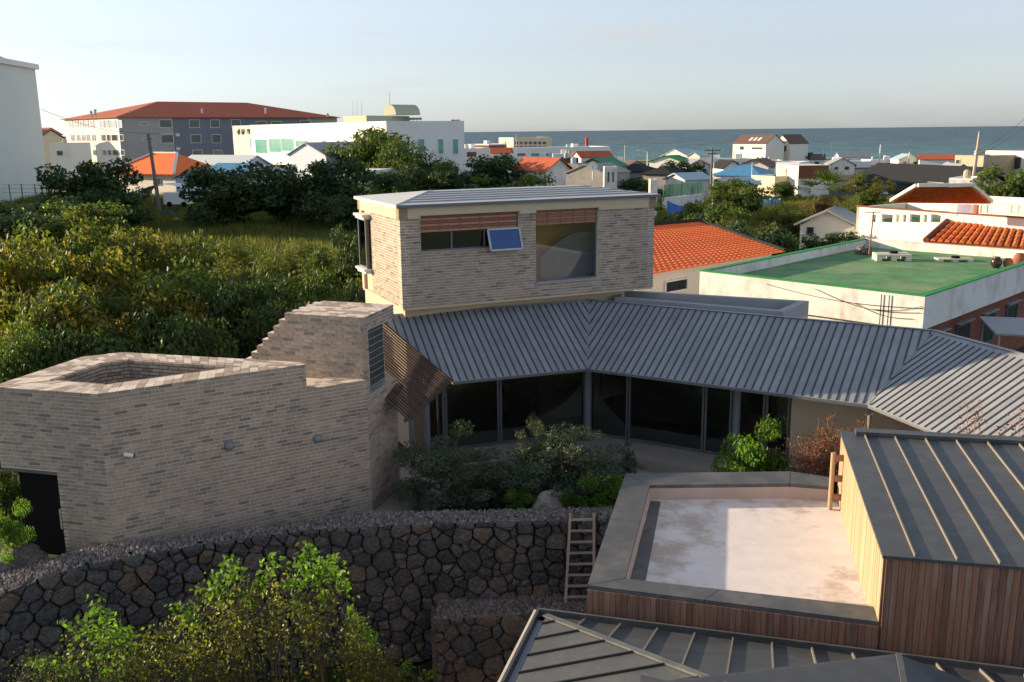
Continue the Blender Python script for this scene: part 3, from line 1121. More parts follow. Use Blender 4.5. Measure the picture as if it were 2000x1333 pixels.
    wall_panel(mb, back_a, back_b, -1.0, 3.6, 0.2)
    wall_panel(mb, back_b, R2 + hb * 1.4 + eb * 0.5, -1.0, 3.6, 0.2)
    part('inner_wall', mb, INTW, t)
    for s_, w_ in ((0.5, 0.9), (2.9, 1.1)):      # curtains behind the left doors
        mb = MB()
        for k in range(10):
            facebox(mb, G0 + ha * 1.3, ga, s_ + k * w_ / 10, s_ + (k + 1) * w_ / 10 - 0.01, ZF + 0.02, 2.3, 0, 0.05 + 0.04 * (k % 2))
        part('curtain', mb, CURT, t)
    # timber slat canopy beside the tower
    D0 = np.array([-3.30, 29.0, 1.94])
    E03 = np.array([*E0, ZE + 0.03])
    dirn = np.array([*(R0 - E0), SLOPE * RUN])
    tower = [tuple(BP), tuple(T2), tuple(T3), tuple(TL)]
    N = 24
    can = thing('slat_canopy', 'sloping canopy of brown timber slats between the brick tower and the metal roof', 'canopy', (*E0, -0.9))
    for k in range(N):
        p = E03 + (D0 - E03) * (k + 0.5) / N
        ln = 0.0
        while ln < 1.0 and not inside((p + dirn * ln)[:2], tower):
            ln += 0.01
        if ln < 0.06:
            continue
        mb = MB()
        mb.bar(p, p + dirn * ln, 0.062, 0.045)
        part('slat', mb, SLATM[k % 3], can)
    for f_ in (0.10, 0.42):
        mb = MB()
        mb.bar(E03 + dirn * f_ - np.array([0, 0, 0.14]), D0 + dirn * f_ * 0.55 - np.array([0, 0, 0.14]), 0.07, 0.12)
        part('rafter', mb, FRAME, can)
    for f_ in (0.30,):
        p = E03 + (D0 - E03) * f_ + np.array([-0.12, 0.10, -0.14])
        mb = MB()
        mb.tube([(p[0], p[1], -0.95), tuple(p)], [0.035, 0.035], 8)
        part('post', mb, DARKER, can)
    # flat grey roof with parapet behind wing b
    z = 4.43
    q0, q1, q2, q3 = [v2(pz(*q, z)) for q in [(1200, 565.5), (1580, 588), (1530, 609), (1200, 581)]]
    f = thing('flat_roof_block', 'low beige block with a flat grey metal parapet roof behind the sloping roof', 'building', (*q0, -0.9))
    mb = MB()
    mb.prism([tuple(p) for p in (q0, q1, q2, q3)], -1.0, 3.9)
    wl = part('wall', mb, BEIGE, f)
    ring_o = [q0, q1, q2, q3]
    c = sum(ring_o) / 4
    th = 0.30
    inn = []
    for i in range(4):
        p, pr_, nx_ = ring_o[i], ring_o[i - 1], ring_o[(i + 1) % 4]
        d1, d2 = (pr_ - p) / np.linalg.norm(pr_ - p), (nx_ - p) / np.linalg.norm(nx_ - p)
        inn.append(p + (d1 + d2) * th)
    for i in range(4):
        j = (i + 1) % 4
        mb = MB()
        mb.prism([tuple(x) for x in (ring_o[i], ring_o[j], inn[j], inn[i])], 3.9, z)
        part('parapet', mb, GREYR, f)
    mb = MB()
    mb.prism([tuple(x) for x in inn], 3.8, 4.0)
    part('roof_deck', mb, GREYR, f)


build_pavilion()


# ------------------------------------------------------------------ brick upper storey
def build_upper():
    P = np.array([-3.943, 33.808])
    ang = math.radians(24.0)
    d = np.array([math.cos(ang), math.sin(ang)])
    inn = np.array([-d[1], d[0]])
    LN, DP = 10.62, 5.45
    z0, z1 = 4.75, 8.40
    t = thing('brick_upper_storey', 'brick upper storey cantilevered over the metal roof with bamboo blinds in its windows', 'building', (*P, 4.0))
    c = [P, P + d * LN, P + d * LN + inn * DP, P + inn * DP]
    w1, w2 = (0.76, 4.66, 6.76, 8.08), (5.36, 8.06, 5.32, 8.08)
    ZB = 7.98     # brick stops below a plain rendered frieze
    bay = (DP - 6.6, DP - 3.95, 5.72, 7.68)
    b = Bricks()
    b.face(c[0], c[1], z0, ZB, holes=[w1, w2], bl=0.33, bh=0.10)
    b.face(c[0] + inn * 3.9, c[0], z0, ZB - 0.0, bl=0.33, bh=0.10)
    b.face(c[1], c[2], z0, ZB, bl=0.33, bh=0.10)
    b.build(t)
    mb = MB()
    wall_panel(mb, c[0], c[1], z0, ZB, 0.30, holes=[w1, w2], inset=0.016)
    wall_panel(mb, c[0] + inn * 3.9, c[0], z0, ZB, 0.30, inset=0.016)
    wall_panel(mb, c[1], c[2], z0, ZB, 0.30, inset=0.016)
    part('wall', mb, MORTAR, t)
    mb = MB()
    wall_panel(mb, c[3], c[0] + inn * 3.91, z0 - 0.6, ZB, 0.28, holes=[(0.30, 1.45, 5.75, 7.65)], inset=0.12)
    wall_panel(mb, c[2], c[3], z0, ZB, 0.28, inset=0.02)
    part('render_wall', mb, BEIGE, t)
    # frieze under the roof
    mb = MB()
    o = 0.05
    fr = [P - d * o - inn * o, P + d * (LN + o) - inn * o, P + d * (LN + o) + inn * (DP + o), P - d * o + inn * (DP + o)]
    for i in range(4):
        wall_panel(mb, fr[i], fr[(i + 1) % 4], ZB, z1 + 0.02, 0.34, holes=([(w1[0] + o, w1[1] + o, 0, 8.08), (w2[0] + o, w2[1] + o, 0, 8.08)] if i == 0 else []))
    part('frieze', mb, BEIGE, t)
    # low hipped metal roof
    ov = 0.16
    ze = 8.50
    e = [P - d * ov - inn * ov, P + d * (LN + ov) - inn * ov, P + d * (LN + ov) + inn * (DP + ov), P - d * (ov) + inn * (DP + ov)]
    hw = (DP + 2 * ov) / 2
    zr = 8.80
    r0, r1 = e[0] + d * 2.3 + inn * hw, e[1] - d * 2.2 + inn * hw
    mb = MB()
    th = 0.055
    mb.slab([(*e[3], ze), (*e[0], ze), (*r0, zr)], th)
    part('roof_hip', mb, ROOFL, t)
    mb = MB()
    mb.slab([(*e[1], ze), (*e[2], ze), (*r1, zr)], th)
    part('roof_hip', mb, ROOFL, t)
    mb = MB()
    mb.slab([(*e[2], ze), (*e[3], ze), (*r0, zr), (*r1, zr)], th)
    part('roof_back', mb, ROOFL, t)
    n = 6
    for k in range(n):
        f0, f1 = k / n, (k + 1) / n

        def lerp(a, b_, f):
            return np.array([*(a + (b_ - a) * f), ze + (zr - ze) * f])
        mb = MB()
        mb.slab([lerp(e[0], r0, f0), lerp(e[1], r1, f0), lerp(e[1], r1, f1), lerp(e[0], r0, f1)], th)
        part('roof_panel', mb, ROOFL, t)
        if k:
            mb = MB()
            mb.bar(lerp(e[0], r0, f0) + [0, 0, 0.003], lerp(e[1], r1, f0) + [0, 0, 0.003], 0.06, 0.03)
            part('standing_seam', mb, GREYR, t)
    mb = MB()
    mb.bar((*e[0], ze + 0.004), (*r0, zr + 0.004), 0.07, 0.015)
    part('hip_cap', mb, GREYR, t)
    for i in range(4):
        a, b_ = e[i], e[(i + 1) % 4]
        mb = MB()
        wall_panel(mb, a, b_, ze - 0.11, ze - 0.012, 0.05, inset=-0.012 if i == 0 else 0.01)
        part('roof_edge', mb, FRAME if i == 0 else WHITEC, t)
    # soffit, recessed base
    mb = MB()
    mb.prism([tuple(p) for p in (c[0] + d * 0.02 + inn * 0.02, c[1] - d * 0.02 + inn * .02, c[2] - d * 0.02 - inn * .02, c[3] + d * .02 - inn * .02)], z0 - 0.07, z0 - 0.004)
    part('soffit', mb, BEIGE, t)
    mb = MB()
    s = 0.72
    mb.prism([tuple(p) for p in (c[0] + d * 0.3 + inn * s, c[1] - d * 0.9 + inn * s, c[2] - d * 0.9 - inn * 0.3, c[3] + d * 0.02 - inn * 0.3)], -0.9, z0 - 0.07)
    part('base', mb, BEIGE, t)
    # room: floor, far walls
    mb = MB()
    mb.prism([tuple(p) for p in (c[0] + d * .33 + inn * .33, c[1] - d * .33 + inn * .33, c[2] - d * .33 - inn * .33, c[3] + d * .33 - inn * .33)], z0, z0 + 0.3)
    part('floor', mb, INTF, t)
    mb = MB()
    facebox(mb, P, ang, 4.9, 10.2, z0 + 0.3, 8.0, -1.75, -1.65)
    part('partition', mb, INTO, t)
    mb = MB()
    facebox(mb, P, ang, 0.35, 10.2, 8.02, 8.10, -5.1, -0.36)
    part('ceiling', mb, INTW, t)
    # grey slab with a curved top, seen through the big window
    mb = MB()
    for k in range(60):
        x0, x1 = 6.0 + k * 0.04, 6.04 + k * 0.04
        zt_ = 6.2 + 0.85 * math.sin(min(1, (k + 0.5) / 45) * math.pi / 2)
        facebox(mb, P, ang, x0, x1, z0 + 0.3, zt_, -1.0, -0.9)
    part('screen', mb, GREYW, t)
    # windows
    window(t, P, ang, w1[0], w1[1], w1[2], w1[3], n0=-0.22, pane=GLASSD, mull=(2.0, 3.30), name='window')
    window(t, P, ang, w2[0], w2[1], w2[2], w2[3], n0=-0.22, pane=GLASSC, name='window')
    mb = MB()
    facebox(mb, P, ang, w2[0] - 0.02, w2[1] + 0.02, w2[2] - 0.06, w2[2] - 0.002, -0.2, 0.05)
    part('sill', mb, LEDGE, t)
    # open top-hung sash with blue film
    s0, s1, zt_, ln, out = 3.36, 4.64, 7.44, 0.80, 0.30
    mb = MB()
    od = np.array([d[1], -d[0]])

    def Q(s_, q):
        p = P + d * s_ + od * (0.02 + out * q)
        return np.array([p[0], p[1], zt_ - ln * q * 0.93])
    sash_n = np.cross(Q(s1, 0) - Q(s0, 0), Q(s0, 1) - Q(s0, 0))
    sash_n /= np.linalg.norm(sash_n)
    if sash_n @ np.array([*od, 0]) < 0:
        sash_n = -sash_n
    for a, b_ in ((Q(s0, 0), Q(s1, 0)), (Q(s0, 1), Q(s1, 1)), (Q(s0, 0), Q(s0, 1)), (Q(s1, 0), Q(s1, 1))):
        mb.bar(a, b_, 0.07, 0.05, sash_n)
    sa = part('open_sash', mb, STEEL, t)
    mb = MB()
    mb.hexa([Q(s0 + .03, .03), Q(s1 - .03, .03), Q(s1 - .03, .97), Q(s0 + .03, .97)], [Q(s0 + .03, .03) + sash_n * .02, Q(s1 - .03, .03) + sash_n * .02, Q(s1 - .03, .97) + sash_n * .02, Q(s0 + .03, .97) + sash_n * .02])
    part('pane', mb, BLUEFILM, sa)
    # bamboo blinds, each slat by itself
    for (ws, zlo, lab) in ((w1, 7.46, 1), (w2, 7.50, 2)):
        n = 6
        hh = (w1[3] - zlo) / n
        for k in range(n):
            mb = MB()
            zb = zlo + k * hh
            facebox(mb, P, ang, ws[0] + 0.03, ws[1] - 0.05, zb + 0.008, zb + hh - 0.008, -0.13 + 0.012 * (k % 2), -0.10 + 0.012 * (k % 2))
            part('blind_slat', mb, BLIND[(k * 2 + lab) % 4], t)
        for k in range(1, 5):
            s_ = ws[0] + (ws[1] - ws[0]) * k / 5
            mb = MB()
            facebox(mb, P, ang, s_ - 0.015, s_ + 0.015, zlo, w1[3] - 0.01, -0.085, -0.075)
            part('blind_cord', mb, BLIND[3], t)
    for k in range(9):                                        # venetian slats behind the left window
        mb = MB()
        facebox(mb, P, ang, 0.85, 1.95, 6.84 + k * 0.065, 6.85 + k * 0.065, -0.36, -0.31)
        part('venetian_slat', mb, GREYR, t)
    # projecting bay on the sunny side
    la = math.radians(24 + 90 + 180)
    Pb = c[3]
    mb = MB()
    facebox(mb, Pb, la, 0.32, 1.52, 7.68, 7.78, -0.15, 0.26)
    facebox(mb, Pb, la, 0.28, 1.56, 7.78, 7.87, -0.15, 0.33)
    part('bay_hood', mb, WHITEC, t)
    mb = MB()
    facebox(mb, Pb, la, 0.32, 1.52, 5.53, 5.63, -0.15, 0.26)
    facebox(mb, Pb, la, 0.28, 1.56, 5.63, 5.72, -0.15, 0.33)
    part('bay_sill', mb, WHITEC, t)
    window(t, Pb, la, 0.36, 1.46, 5.72, 7.68, n0=0.10, pane=GLASSG, frame=FRAME, name='bay_window')
    mb = MB()
    facebox(mb, Pb, la, 1.44, 1.47, 5.72, 7.68, -0.12, 0.10)
    part('bay_side', mb, GLASSG, t)


build_upper()


# ------------------------------------------------------------------ courtyard ground
def build_court():
    mb = MB()
    mb.prism([(-4.6, 26.6), (3.3, 26.7), (9.6, 27.2), (11.5, 28.0), (10.9, 28.7), (2.7, 33.6), (-2.2, 31.9), (-4.2, 34.5), (-5.0, 31.0)], -1.4, -0.96)
    solo('courtyard_soil', mb, SOIL, kind='structure')
    mb = MB()
    mb.prism([(-4.5, 26.7), (-2.75, 26.8), (-2.4, 29.5), (-2.0, 31.6), (-2.3, 34.5), (-5.2, 34.6), (-4.9, 31.0)], -1.3, -0.92)
    mb.prism([(3.0, 31.6), (6.0, 30.4), (9.3, 28.2), (10.9, 28.5), (8, 30.3), (2.9, 33.1)], -1.3, -0.93)
    solo('courtyard_path', mb, CONC, kind='structure')


build_court()


# ------------------------------------------------------------------ rubble walls
def voronoi(seeds, W_, H_, reach=1.5):
    """power diagram of (x, y, r): big stones beside small wedged ones"""
    cells = []
    for i, (x, y, r) in enumerate(seeds):
        poly = [(max(0, x - 0.9), max(0, y - 0.8)), (min(W_, x + 0.9), max(0, y - 0.8)), (min(W_, x + 0.9), min(H_, y + 0.8)), (max(0, x - 0.9), min(H_, y + 0.8))]
        for j, (a, b, q) in enumerate(seeds):
            if i == j or abs(a - x) > reach or abs(b - y) > reach:
                continue
            cc = (a * a + b * b - x * x - y * y - q * q + r * r) / 2
            poly = clip(poly, a - x, b - y, cc)
            if len(poly) < 3:
                break
        if len(poly) >= 3:
            cells.append(poly)
    return cells


def chaikin(poly, k=0.13):
    out = []
    for i in range(len(poly)):
        p, q = poly[i], poly[(i + 1) % len(poly)]
        out.append((p[0] + (q[0] - p[0]) * k, p[1] + (q[1] - p[1]) * k))
        out.append((p[0] + (q[0] - p[0]) * (1 - k), p[1] + (q[1] - p[1]) * (1 - k)))
    return out


def stone(mb, poly, mapf, mi, gap=0.011, bulge=0.13):
    cx = sum(p[0] for p in poly) / len(poly)
    cy = sum(p[1] for p in poly) / len(poly)
    r = math.sqrt(area(poly) / math.pi)
    if r < 0.05:
        return False
    pts = [p for i, p in enumerate(poly) if math.dist(p, poly[i - 1]) > 0.035]
    if len(pts) < 3:
        return False
    pts = chaikin(pts)
    sh = 1 - gap / r
    k = len(pts)
    base = len(mb.v)
    hgt = bulge * rng.uniform(0.5, 1.25)
    tx, ty = rng.uniform(-0.22, 0.22), rng.uniform(-0.22, 0.22)
    for sc, n in ((sh, -0.10), (sh * 0.985, hgt * 0.25), (sh * 0.90, hgt * 0.78), (sh * 0.62, hgt)):
        for (x, y) in pts:
            jx, jy = rng.uniform(-1, 1) * 0.017, rng.uniform(-1, 1) * 0.017
            dx, dy = (x - cx) * sc + jx, (y - cy) * sc + jy
            mb.v.append(tuple(mapf(cx + dx, cy + dy, n + (tx * dx + ty * dy if n > 0 else 0) + (rng.uniform(-0.016, 0.016) if n > 0 else 0))))
    for q in range(3):
        for i in range(k):
            j = (i + 1) % k
            mb.f.append((base + q * k + i, base + q * k + j, base + (q + 1) * k + j, base + (q + 1) * k + i))
            mb.m.append(mi)
    mb.v.append(tuple(mapf(cx, cy, hgt * 1.08)))
    for i in range(k):
        mb.f.append((base + 3 * k + i, base + 3 * k + (i + 1) % k, len(mb.v) - 1))
        mb.m.append(mi)
    return True


def seeds_for(W_, H_, size):
    out = []
    grid = {}
    for k in range(int(W_ * H_ * 130)):
        t_ = k / (W_ * H_ * 130)
        r = size * (rng.uniform(0.62, 0.85) if t_ < 0.12 else rng.uniform(0.42, 0.60) if t_ < 0.5 else rng.uniform(0.22, 0.36))
        x, y = rng.uniform(-0.2, W_ + 0.2), rng.uniform(-0.1, H_ + 0.1)
        gx, gy = int(x // 0.8), int(y // 0.8)
        ok = True
        for ix in (gx - 1, gx, gx + 1):
            for iy in (gy - 1, gy, gy + 1):
                for (a, b, q) in grid.get((ix, iy), ()):
                    if math.hypot((a - x) * 0.86, (b - y) * 1.12) < (r + q) * 0.93:
                        ok = False
                        break
        if ok:
            out.append((x, y, r))
            grid.setdefault((gx, gy), []).append((x, y, r))
    return out


def gravel(mb, poly, z_of, n, size, mats_n):
    xs, ys = [p[0] for p in poly], [p[1] for p in poly]
    c = 0
    while c < n:
        x, y = rng.uniform(min(xs), max(xs)), rng.uniform(min(ys), max(ys))
        if not inside((x, y), poly):
            continue
        c += 1
        s_ = size * rng.uniform(0.55, 1.35)
        base = len(mb.v)
        z = z_of(x, y) + s_ * 0.2
        a0 = rng.uniform(0, 6.28)
        h = s_ * rng.uniform(0.5, 0.9)
        for k in range(5):
            a = a0 + k * 1.2566
            rr = s_ * rng.uniform(0.7, 1.15) * 0.62
            mb.v.append((x + rr * math.cos(a), y + rr * math.sin(a), z + rng.uniform(-.2, .2) * s_))
        mb.v.append((x + rng.uniform(-.2, .2) * s_, y + rng.uniform(-.2, .2) * s_, z + h))
        mi = rng.randrange(mats_n)
        for k in range(5):
            mb.f.append((base + k, base + (k + 1) % 5, base + 5))
            mb.m.append(mi)


def top_z(x):
    return 0.02 - 0.5 * sstep(-11.3, -14.5, x) - 3.0 * sstep(-15, -24, x)


def build_walls():
    line = [np.array(p) for p in WALL_FRONT[0:]]
    line[0] = np.array([-17.5, 20.6])
    line = [line[0]] + [np.array(p) for p in WALL_FRONT[1:]]
    seg = [np.linalg.norm(b - a) for a, b in zip(line[:-1], line[1:])]
    tot = sum(seg)

    def at(s_):
        for a, b, l in zip(line[:-1], line[1:], seg):
            if s_ <= l + 1e-6:
                d = (b - a) / l
                return a + d * s_, np.array([d[1], -d[0]])
            s_ -= l
        d = (line[-1] - line[-2]) / seg[-1]
        return line[-1] + d * s_, np.array([d[1], -d[0]])
    t = thing('rubble_wall', 'long dark basalt rubble wall topped with grey gravel in front of the brick building', 'wall', (-2.27, 25.53, -4.6))
    HT = 4.3

    def mapf(s_, y, n):
        s2 = min(max(s_, 0), tot)
        p, nn = at(s2)
        zt = top_z(p[0])
        z = zt - y - 0.015
        p = p + nn * (n + 0.06 * (y / HT))
        return (p[0], p[1], z)
    cells = voronoi(seeds_for(tot, HT, 0.35), tot, HT)
    meta = []
    for c in cells:
        cx = sum(p[0] for p in c) / len(c)
        cy = sum(p[1] for p in c) / len(c)
        P3 = mapf(cx, cy, 0)
        meta.append((cy + max(0, -12.8 - P3[0]) * 0.8 - area(c) * 0.5, c))
    meta.sort(key=lambda m_: m_[0])
    rest = MB()
    n_ind = 0
    for i, (_, c) in enumerate(meta):
        mi = rng.choices(range(5), [5, 4, 3, 1.2, 3])[0]
        if n_ind < 295:
            mb = MB()
            if stone(mb, c, mapf, 0):
                part('stone', mb, STONES[mi], t)
                n_ind += 1
        else:
            stone(rest, c, mapf, mi)
    if rest.f:
        part('lower_stones', rest, STONES, t, kind='stuff')
    mb = MB()
    back = [(-17.9, 21.6), (-13.95, 23.72), (-12.3, 23.75), (-11.12, 24.2), (-8.3, 24.95), (-4.30, 26.25), (2.9, 26.42)]
    fr = [tuple(p) for p in line]
    xs = np.linspace(-17.4, 2.85, 60)

    def interp(pl, x):
        for a, b in zip(pl[:-1], pl[1:]):
            if a[0] <= x <= b[0]:
                return a[1] + (b[1] - a[1]) * (x - a[0]) / (b[0] - a[0])
        return pl[-1][1] if x > pl[-1][0] else pl[0][1]
    for x0, x1 in zip(xs[:-1], xs[1:]):
        f0, f1, b0, b1 = interp(fr, x0) + 0.05, interp(fr, x1) + 0.05, interp(back, x0), interp(back, x1)
        mb.hexa([(x0, f0, -5), (x1, f1, -5), (x1, b1, -5), (x0, b0, -5)], [(x0, f0, top_z(x0) - 0.05), (x1, f1, top_z(x1) - 0.05), (x1, b1, top_z(x1) - 0.05), (x0, b0, top_z(x0) - 0.05)])
    part('wall_core', mb, STONEBACK, t)
    mb = MB()
    poly = [(x, y + 0.02) for x, y in fr] + [p for p in back[::-1]]
    gravel(mb, poly, lambda x, y: top_z(x) - 0.06 + 0.05 * min(1, (y - interp(fr, x)) * 3), 9500, 0.085, 4)
    part('gravel', mb, GRAVELM, t, kind='stuff')

    # lower retaining wall, nearer
    t2 = thing('lower_rubble_wall', 'short reddish-black rubble retaining wall with gravel top below the ladder', 'wall', (-2.26, 24.3, -4.6))
    a, b = np.array([-2.26, 24.30]), np.array([3.4, 24.80])
    L2 = np.linalg.norm(b - a)
    d = (b - a) / L2
    nn = np.array([d[1], -d[0]])

    def map2(s_, y, n):
        p = a + d * s_ + nn * n
        return (p[0], p[1], -2.32 - y)
    for c in voronoi(seeds_for(L2, 2.6, 0.42), L2, 2.6):
        mb = MB()
        if stone(mb, c, map2, 0, bulge=0.10):
            part('stone', mb, STONES[rng.choices(range(5), [3, 2, 4, 4, 1])[0]], t2)
    mb = MB()
    q = [a + nn * -0.05 + d * 0.03, b - nn * 0.05, np.array([3.4, 25.75]), np.array([-2.20, 25.6])]
    mb.prism([tuple(p) for p in q], -5.0, -2.37)
    part('wall_core', mb, STONEBACK, t2)
    mb = MB()
    gravel(mb, [tuple(p) for p in (a, b, np.array([3.4, 25.66]), np.array([-2.22, 25.5]))], lambda x, y: -2.37, 3400, 0.085, 4)
    part('gravel', mb, GRAVELR, t2, kind='stuff')
    mb = MB()
    e2 = [a - d * 0.10 - nn * 0.9, a - d * 0.10 + nn * 0.05, a + d * 0.02 + nn * 0.05, a + d * 0.02 - nn * 0.9]
    mb.prism([tuple(p) for p in e2], -5.0, -2.42)
    part('mortared_end', mb, STONES[2], t2)


build_walls()


def build_ladder():
    t = thing('ladder', 'aluminium ladder leaning on the rubble wall beside the flat-roofed timber house', 'ladder', (1.9, 25.2, -2.32))
    b0, b1 = np.array([1.46, 25.12, -2.34]), np.array([2.28, 25.12, -2.34])
    t0, t1 = np.array([1.62, 25.50, 0.28]), np.array([2.30, 25.50, 0.28])
    for a, b in ((b0, t0), (b1, t1)):
        mb = MB()
        mb.bar(a, b, 0.075, 0.05, (0, -1, 0))
        part('rail', mb, LADDERM, t)
    for k in range(8):
        f = 0.06 + k * 0.122
        p, q = b0 + (t0 - b0) * f, b1 + (t1 - b1) * f
        mb = MB()
        mb.bar(p, q, 0.075, 0.05, (0, 0, 1))
        part('rung', mb, LADDERM, t)


build_ladder()


# ------------------------------------------------------------------ timber house with flat and pent roofs (right foreground)
F1, F2 = np.array([1.472, 17.686]), np.array([6.794, 16.091])
K1, K2, K3 = np.array([3.013, 24.060]), np.array([7.459, 24.077]), np.array([8.342, 23.625])
J1, J2, J3, J4, J5 = [np.array(p) for p in ((3.532, 23.177), (7.159, 23.177), (8.19, 22.914), (2.273, 17.960), (6.908, 16.673))]
ZP, ZD = 2.0, 1.595          # parapet top, roof deck


def planks(t, P0, P1, z0, z1, wd, mats, gap=0.008, th=0.025, zfun=None, name='plank'):
    P0, P1 = np.array(P0, float), np.array(P1, float)
    L = np.linalg.norm(P1 - P0)
    ang = math.atan2(*(P1 - P0)[::-1])
    n = max(1, int(round(L / wd)))
    for k in range(n):
        mb = MB()
        s0, s1 = k * L / n, (k + 1) * L / n - gap
        top = zfun((s0 + s1) / 2) if zfun else z1
        facebox(mb, P0, ang, s0, s1, z0, top, 0.0, th + rng.uniform(-0.003, 0.003))
        part(name, mb, rng.choice(mats), t)


def build_timber():
    t = thing('timber_house', 'timber-clad house with a sunken flat roof terrace and a charcoal seamed roof, right foreground', 'house', (*F1, -4.6))
    d1 = (F2 - F1) / np.linalg.norm(F2 - F1)
    fin = np.array([-d1[1], d1[0]])
    SD = np.array([math.cos(math.radians(77)), math.sin(math.radians(77))])
    FB = F2 + SD * 7.23
    fd = np.array([math.cos(math.radians(-13)), math.sin(math.radians(-13))])
    RW = 7.4
    zf, zb = 3.36, 3.42
    # cores
    mb = MB()
    mb.prism([tuple(p) for p in (F1 + fin * .03 + d1 * .03, F2 + fin * .03, J5 + np.array([.0, .25]), J4)], -5.0, ZP - 0.09)
    mb.prism([tuple(p) for p in (F1 + d1 * .03 + fin * .03, J4, J1, K1 + np.array([.03, -.03]))], -5.0, ZP - 0.09)
    mb.prism([tuple(p) for p in (K1 + np.array([.03, -.03]), J1, J2, K2 + np.array([0, -.03]))], -5.0, ZP - 0.09)
    mb.prism([tuple(p) for p in (K2 + np.array([0, -.03]), J2, J3, K3 + np.array([-.02, -.03]))], -5.0, ZP - 0.09)
    part('parapet_core', mb, UPSTAND, t)
    mb = MB()
    mb.prism([tuple(p) for p in (J4 - np.array([.02, .02]), J5 + np.array([.3, 0]), J3 + np.array([.35, 0]), J2, J1)], -5.0, ZD)
    part('roof_terrace', mb, ROOFMEM, t)
    lc = (J1 - J4) / np.linalg.norm(J1 - J4)
    mb = MB()
    q = [J4 + lc * 0.02 + np.array([.02, 0]), J4 + lc * 0.02 + d1 * 0.36, J1 + d1 * 0.30 - lc * .06, J1 + np.array([.02, -.06])]
    mb.prism([tuple(p) for p in q], ZD - 0.002, ZD + 0.006)
    part('drain_channel', mb, CAPM, t)
    # parapet cap pieces, mitred
    lm = F1 + (K1 - F1) * 0.52
    lj = J4 + (J1 - J4) * 0.55
    fm = F1 + (F2 - F1) * 0.42
    fj = J4 + (J5 - J4) * 0.40
    for q in ([F1, lm, lj, J4], [lm, K1, J1, lj], [K1, K2, J2, J1], [K2, K3, J3, J2], [F1, J4, fj, fm], [fm, fj, J5, F2]):
        c = sum(q) / 4
        mb = MB()
        mb.prism([tuple(p + (c - p) / np.linalg.norm(c - p) * 0.008) for p in q], ZP - 0.09, ZP + rng.uniform(-.002, .002))
        part('parapet_cap', mb, CAPM, t)
    # cladding
    planks(t, F1 - fin * 0.0, F2, -4.8, ZP - 0.095, 0.118, WOODS)
    FR = F2 + fd * RW
    planks(t, F2 + fd * 0.03, FR, -4.8, zf - 0.05, 0.113, WOODS)
    planks(t, FB, F2, ZD - 0.1, zf - 0.05, 0.135, SIDEWOOD, th=0.02)
    mb = MB()
    FRB = FB + fd * RW
    mb.prism([tuple(p) for p in (F2 + fd * .01 + SD * .01, FR + SD * .01, FRB, FB + fd * .01)], -5.0, zf - 0.06)
    part('wall', mb, WOODS[1], t)
    # pent roof: pans and ribs
    e0, e1 = F2 - SD * 0.07 - fd * 0.05, FB + SD * 0.02 - fd * 0.05
    nP = 10
    w0, sp = 0.56, 0.71

    def R(s_, f):
        p = e0 + (e1 - e0) * f + fd * s_
        return np.array([p[0], p[1], zf + (zb - zf) * f])
    edges = [0] + [w0 + k * sp for k in range(nP)]
    for a, b in zip(edges[:-1], edges[1:]):
        mb = MB()
        mb.slab([R(a, 0), R(b, 0), R(b, 1), R(a, 1)], 0.06)
        part('roof_panel', mb, DARKM, t)
        mb = MB()
        mb.bar(R(b, 0.004) + [0, 0, .001], R(b, 0.955) + [0, 0, .001], 0.025, 0.055)
        part('standing_seam', mb, RIBM, t)
    mb = MB()
    mb.bar(R(0.35, 0.98) + [0, 0, .002], R(edges[-1], 0.98) + [0, 0, .002], 0.34, 0.10)
    part('roof_curb', mb, DARKM, t)
    # downpipe with brackets on the sunny side
    base = F2 + SD * 6.43 + np.array([-math.sin(math.radians(77)), math.cos(math.radians(77))]) * 0.27
    dp = thing('downpipe', 'cream round downpipe bracketed to the sunlit timber side wall', 'pipe', (*base, ZD))
    mb = MB()
    mb.tube([(*base, ZD + .003), (*base, 3.10)], [0.058, 0.058], 14)
    part('pipe', mb, SIDEWOOD[0], dp)
    wpt = F2 + SD * 6.43
    for z_ in (1.86, 2.36, 2.90):
        mb = MB()
        mb.bar((*base, z_), (*wpt, z_), 0.10, 0.14)
        part('bracket', mb, WOODS[4], dp)


build_timber()


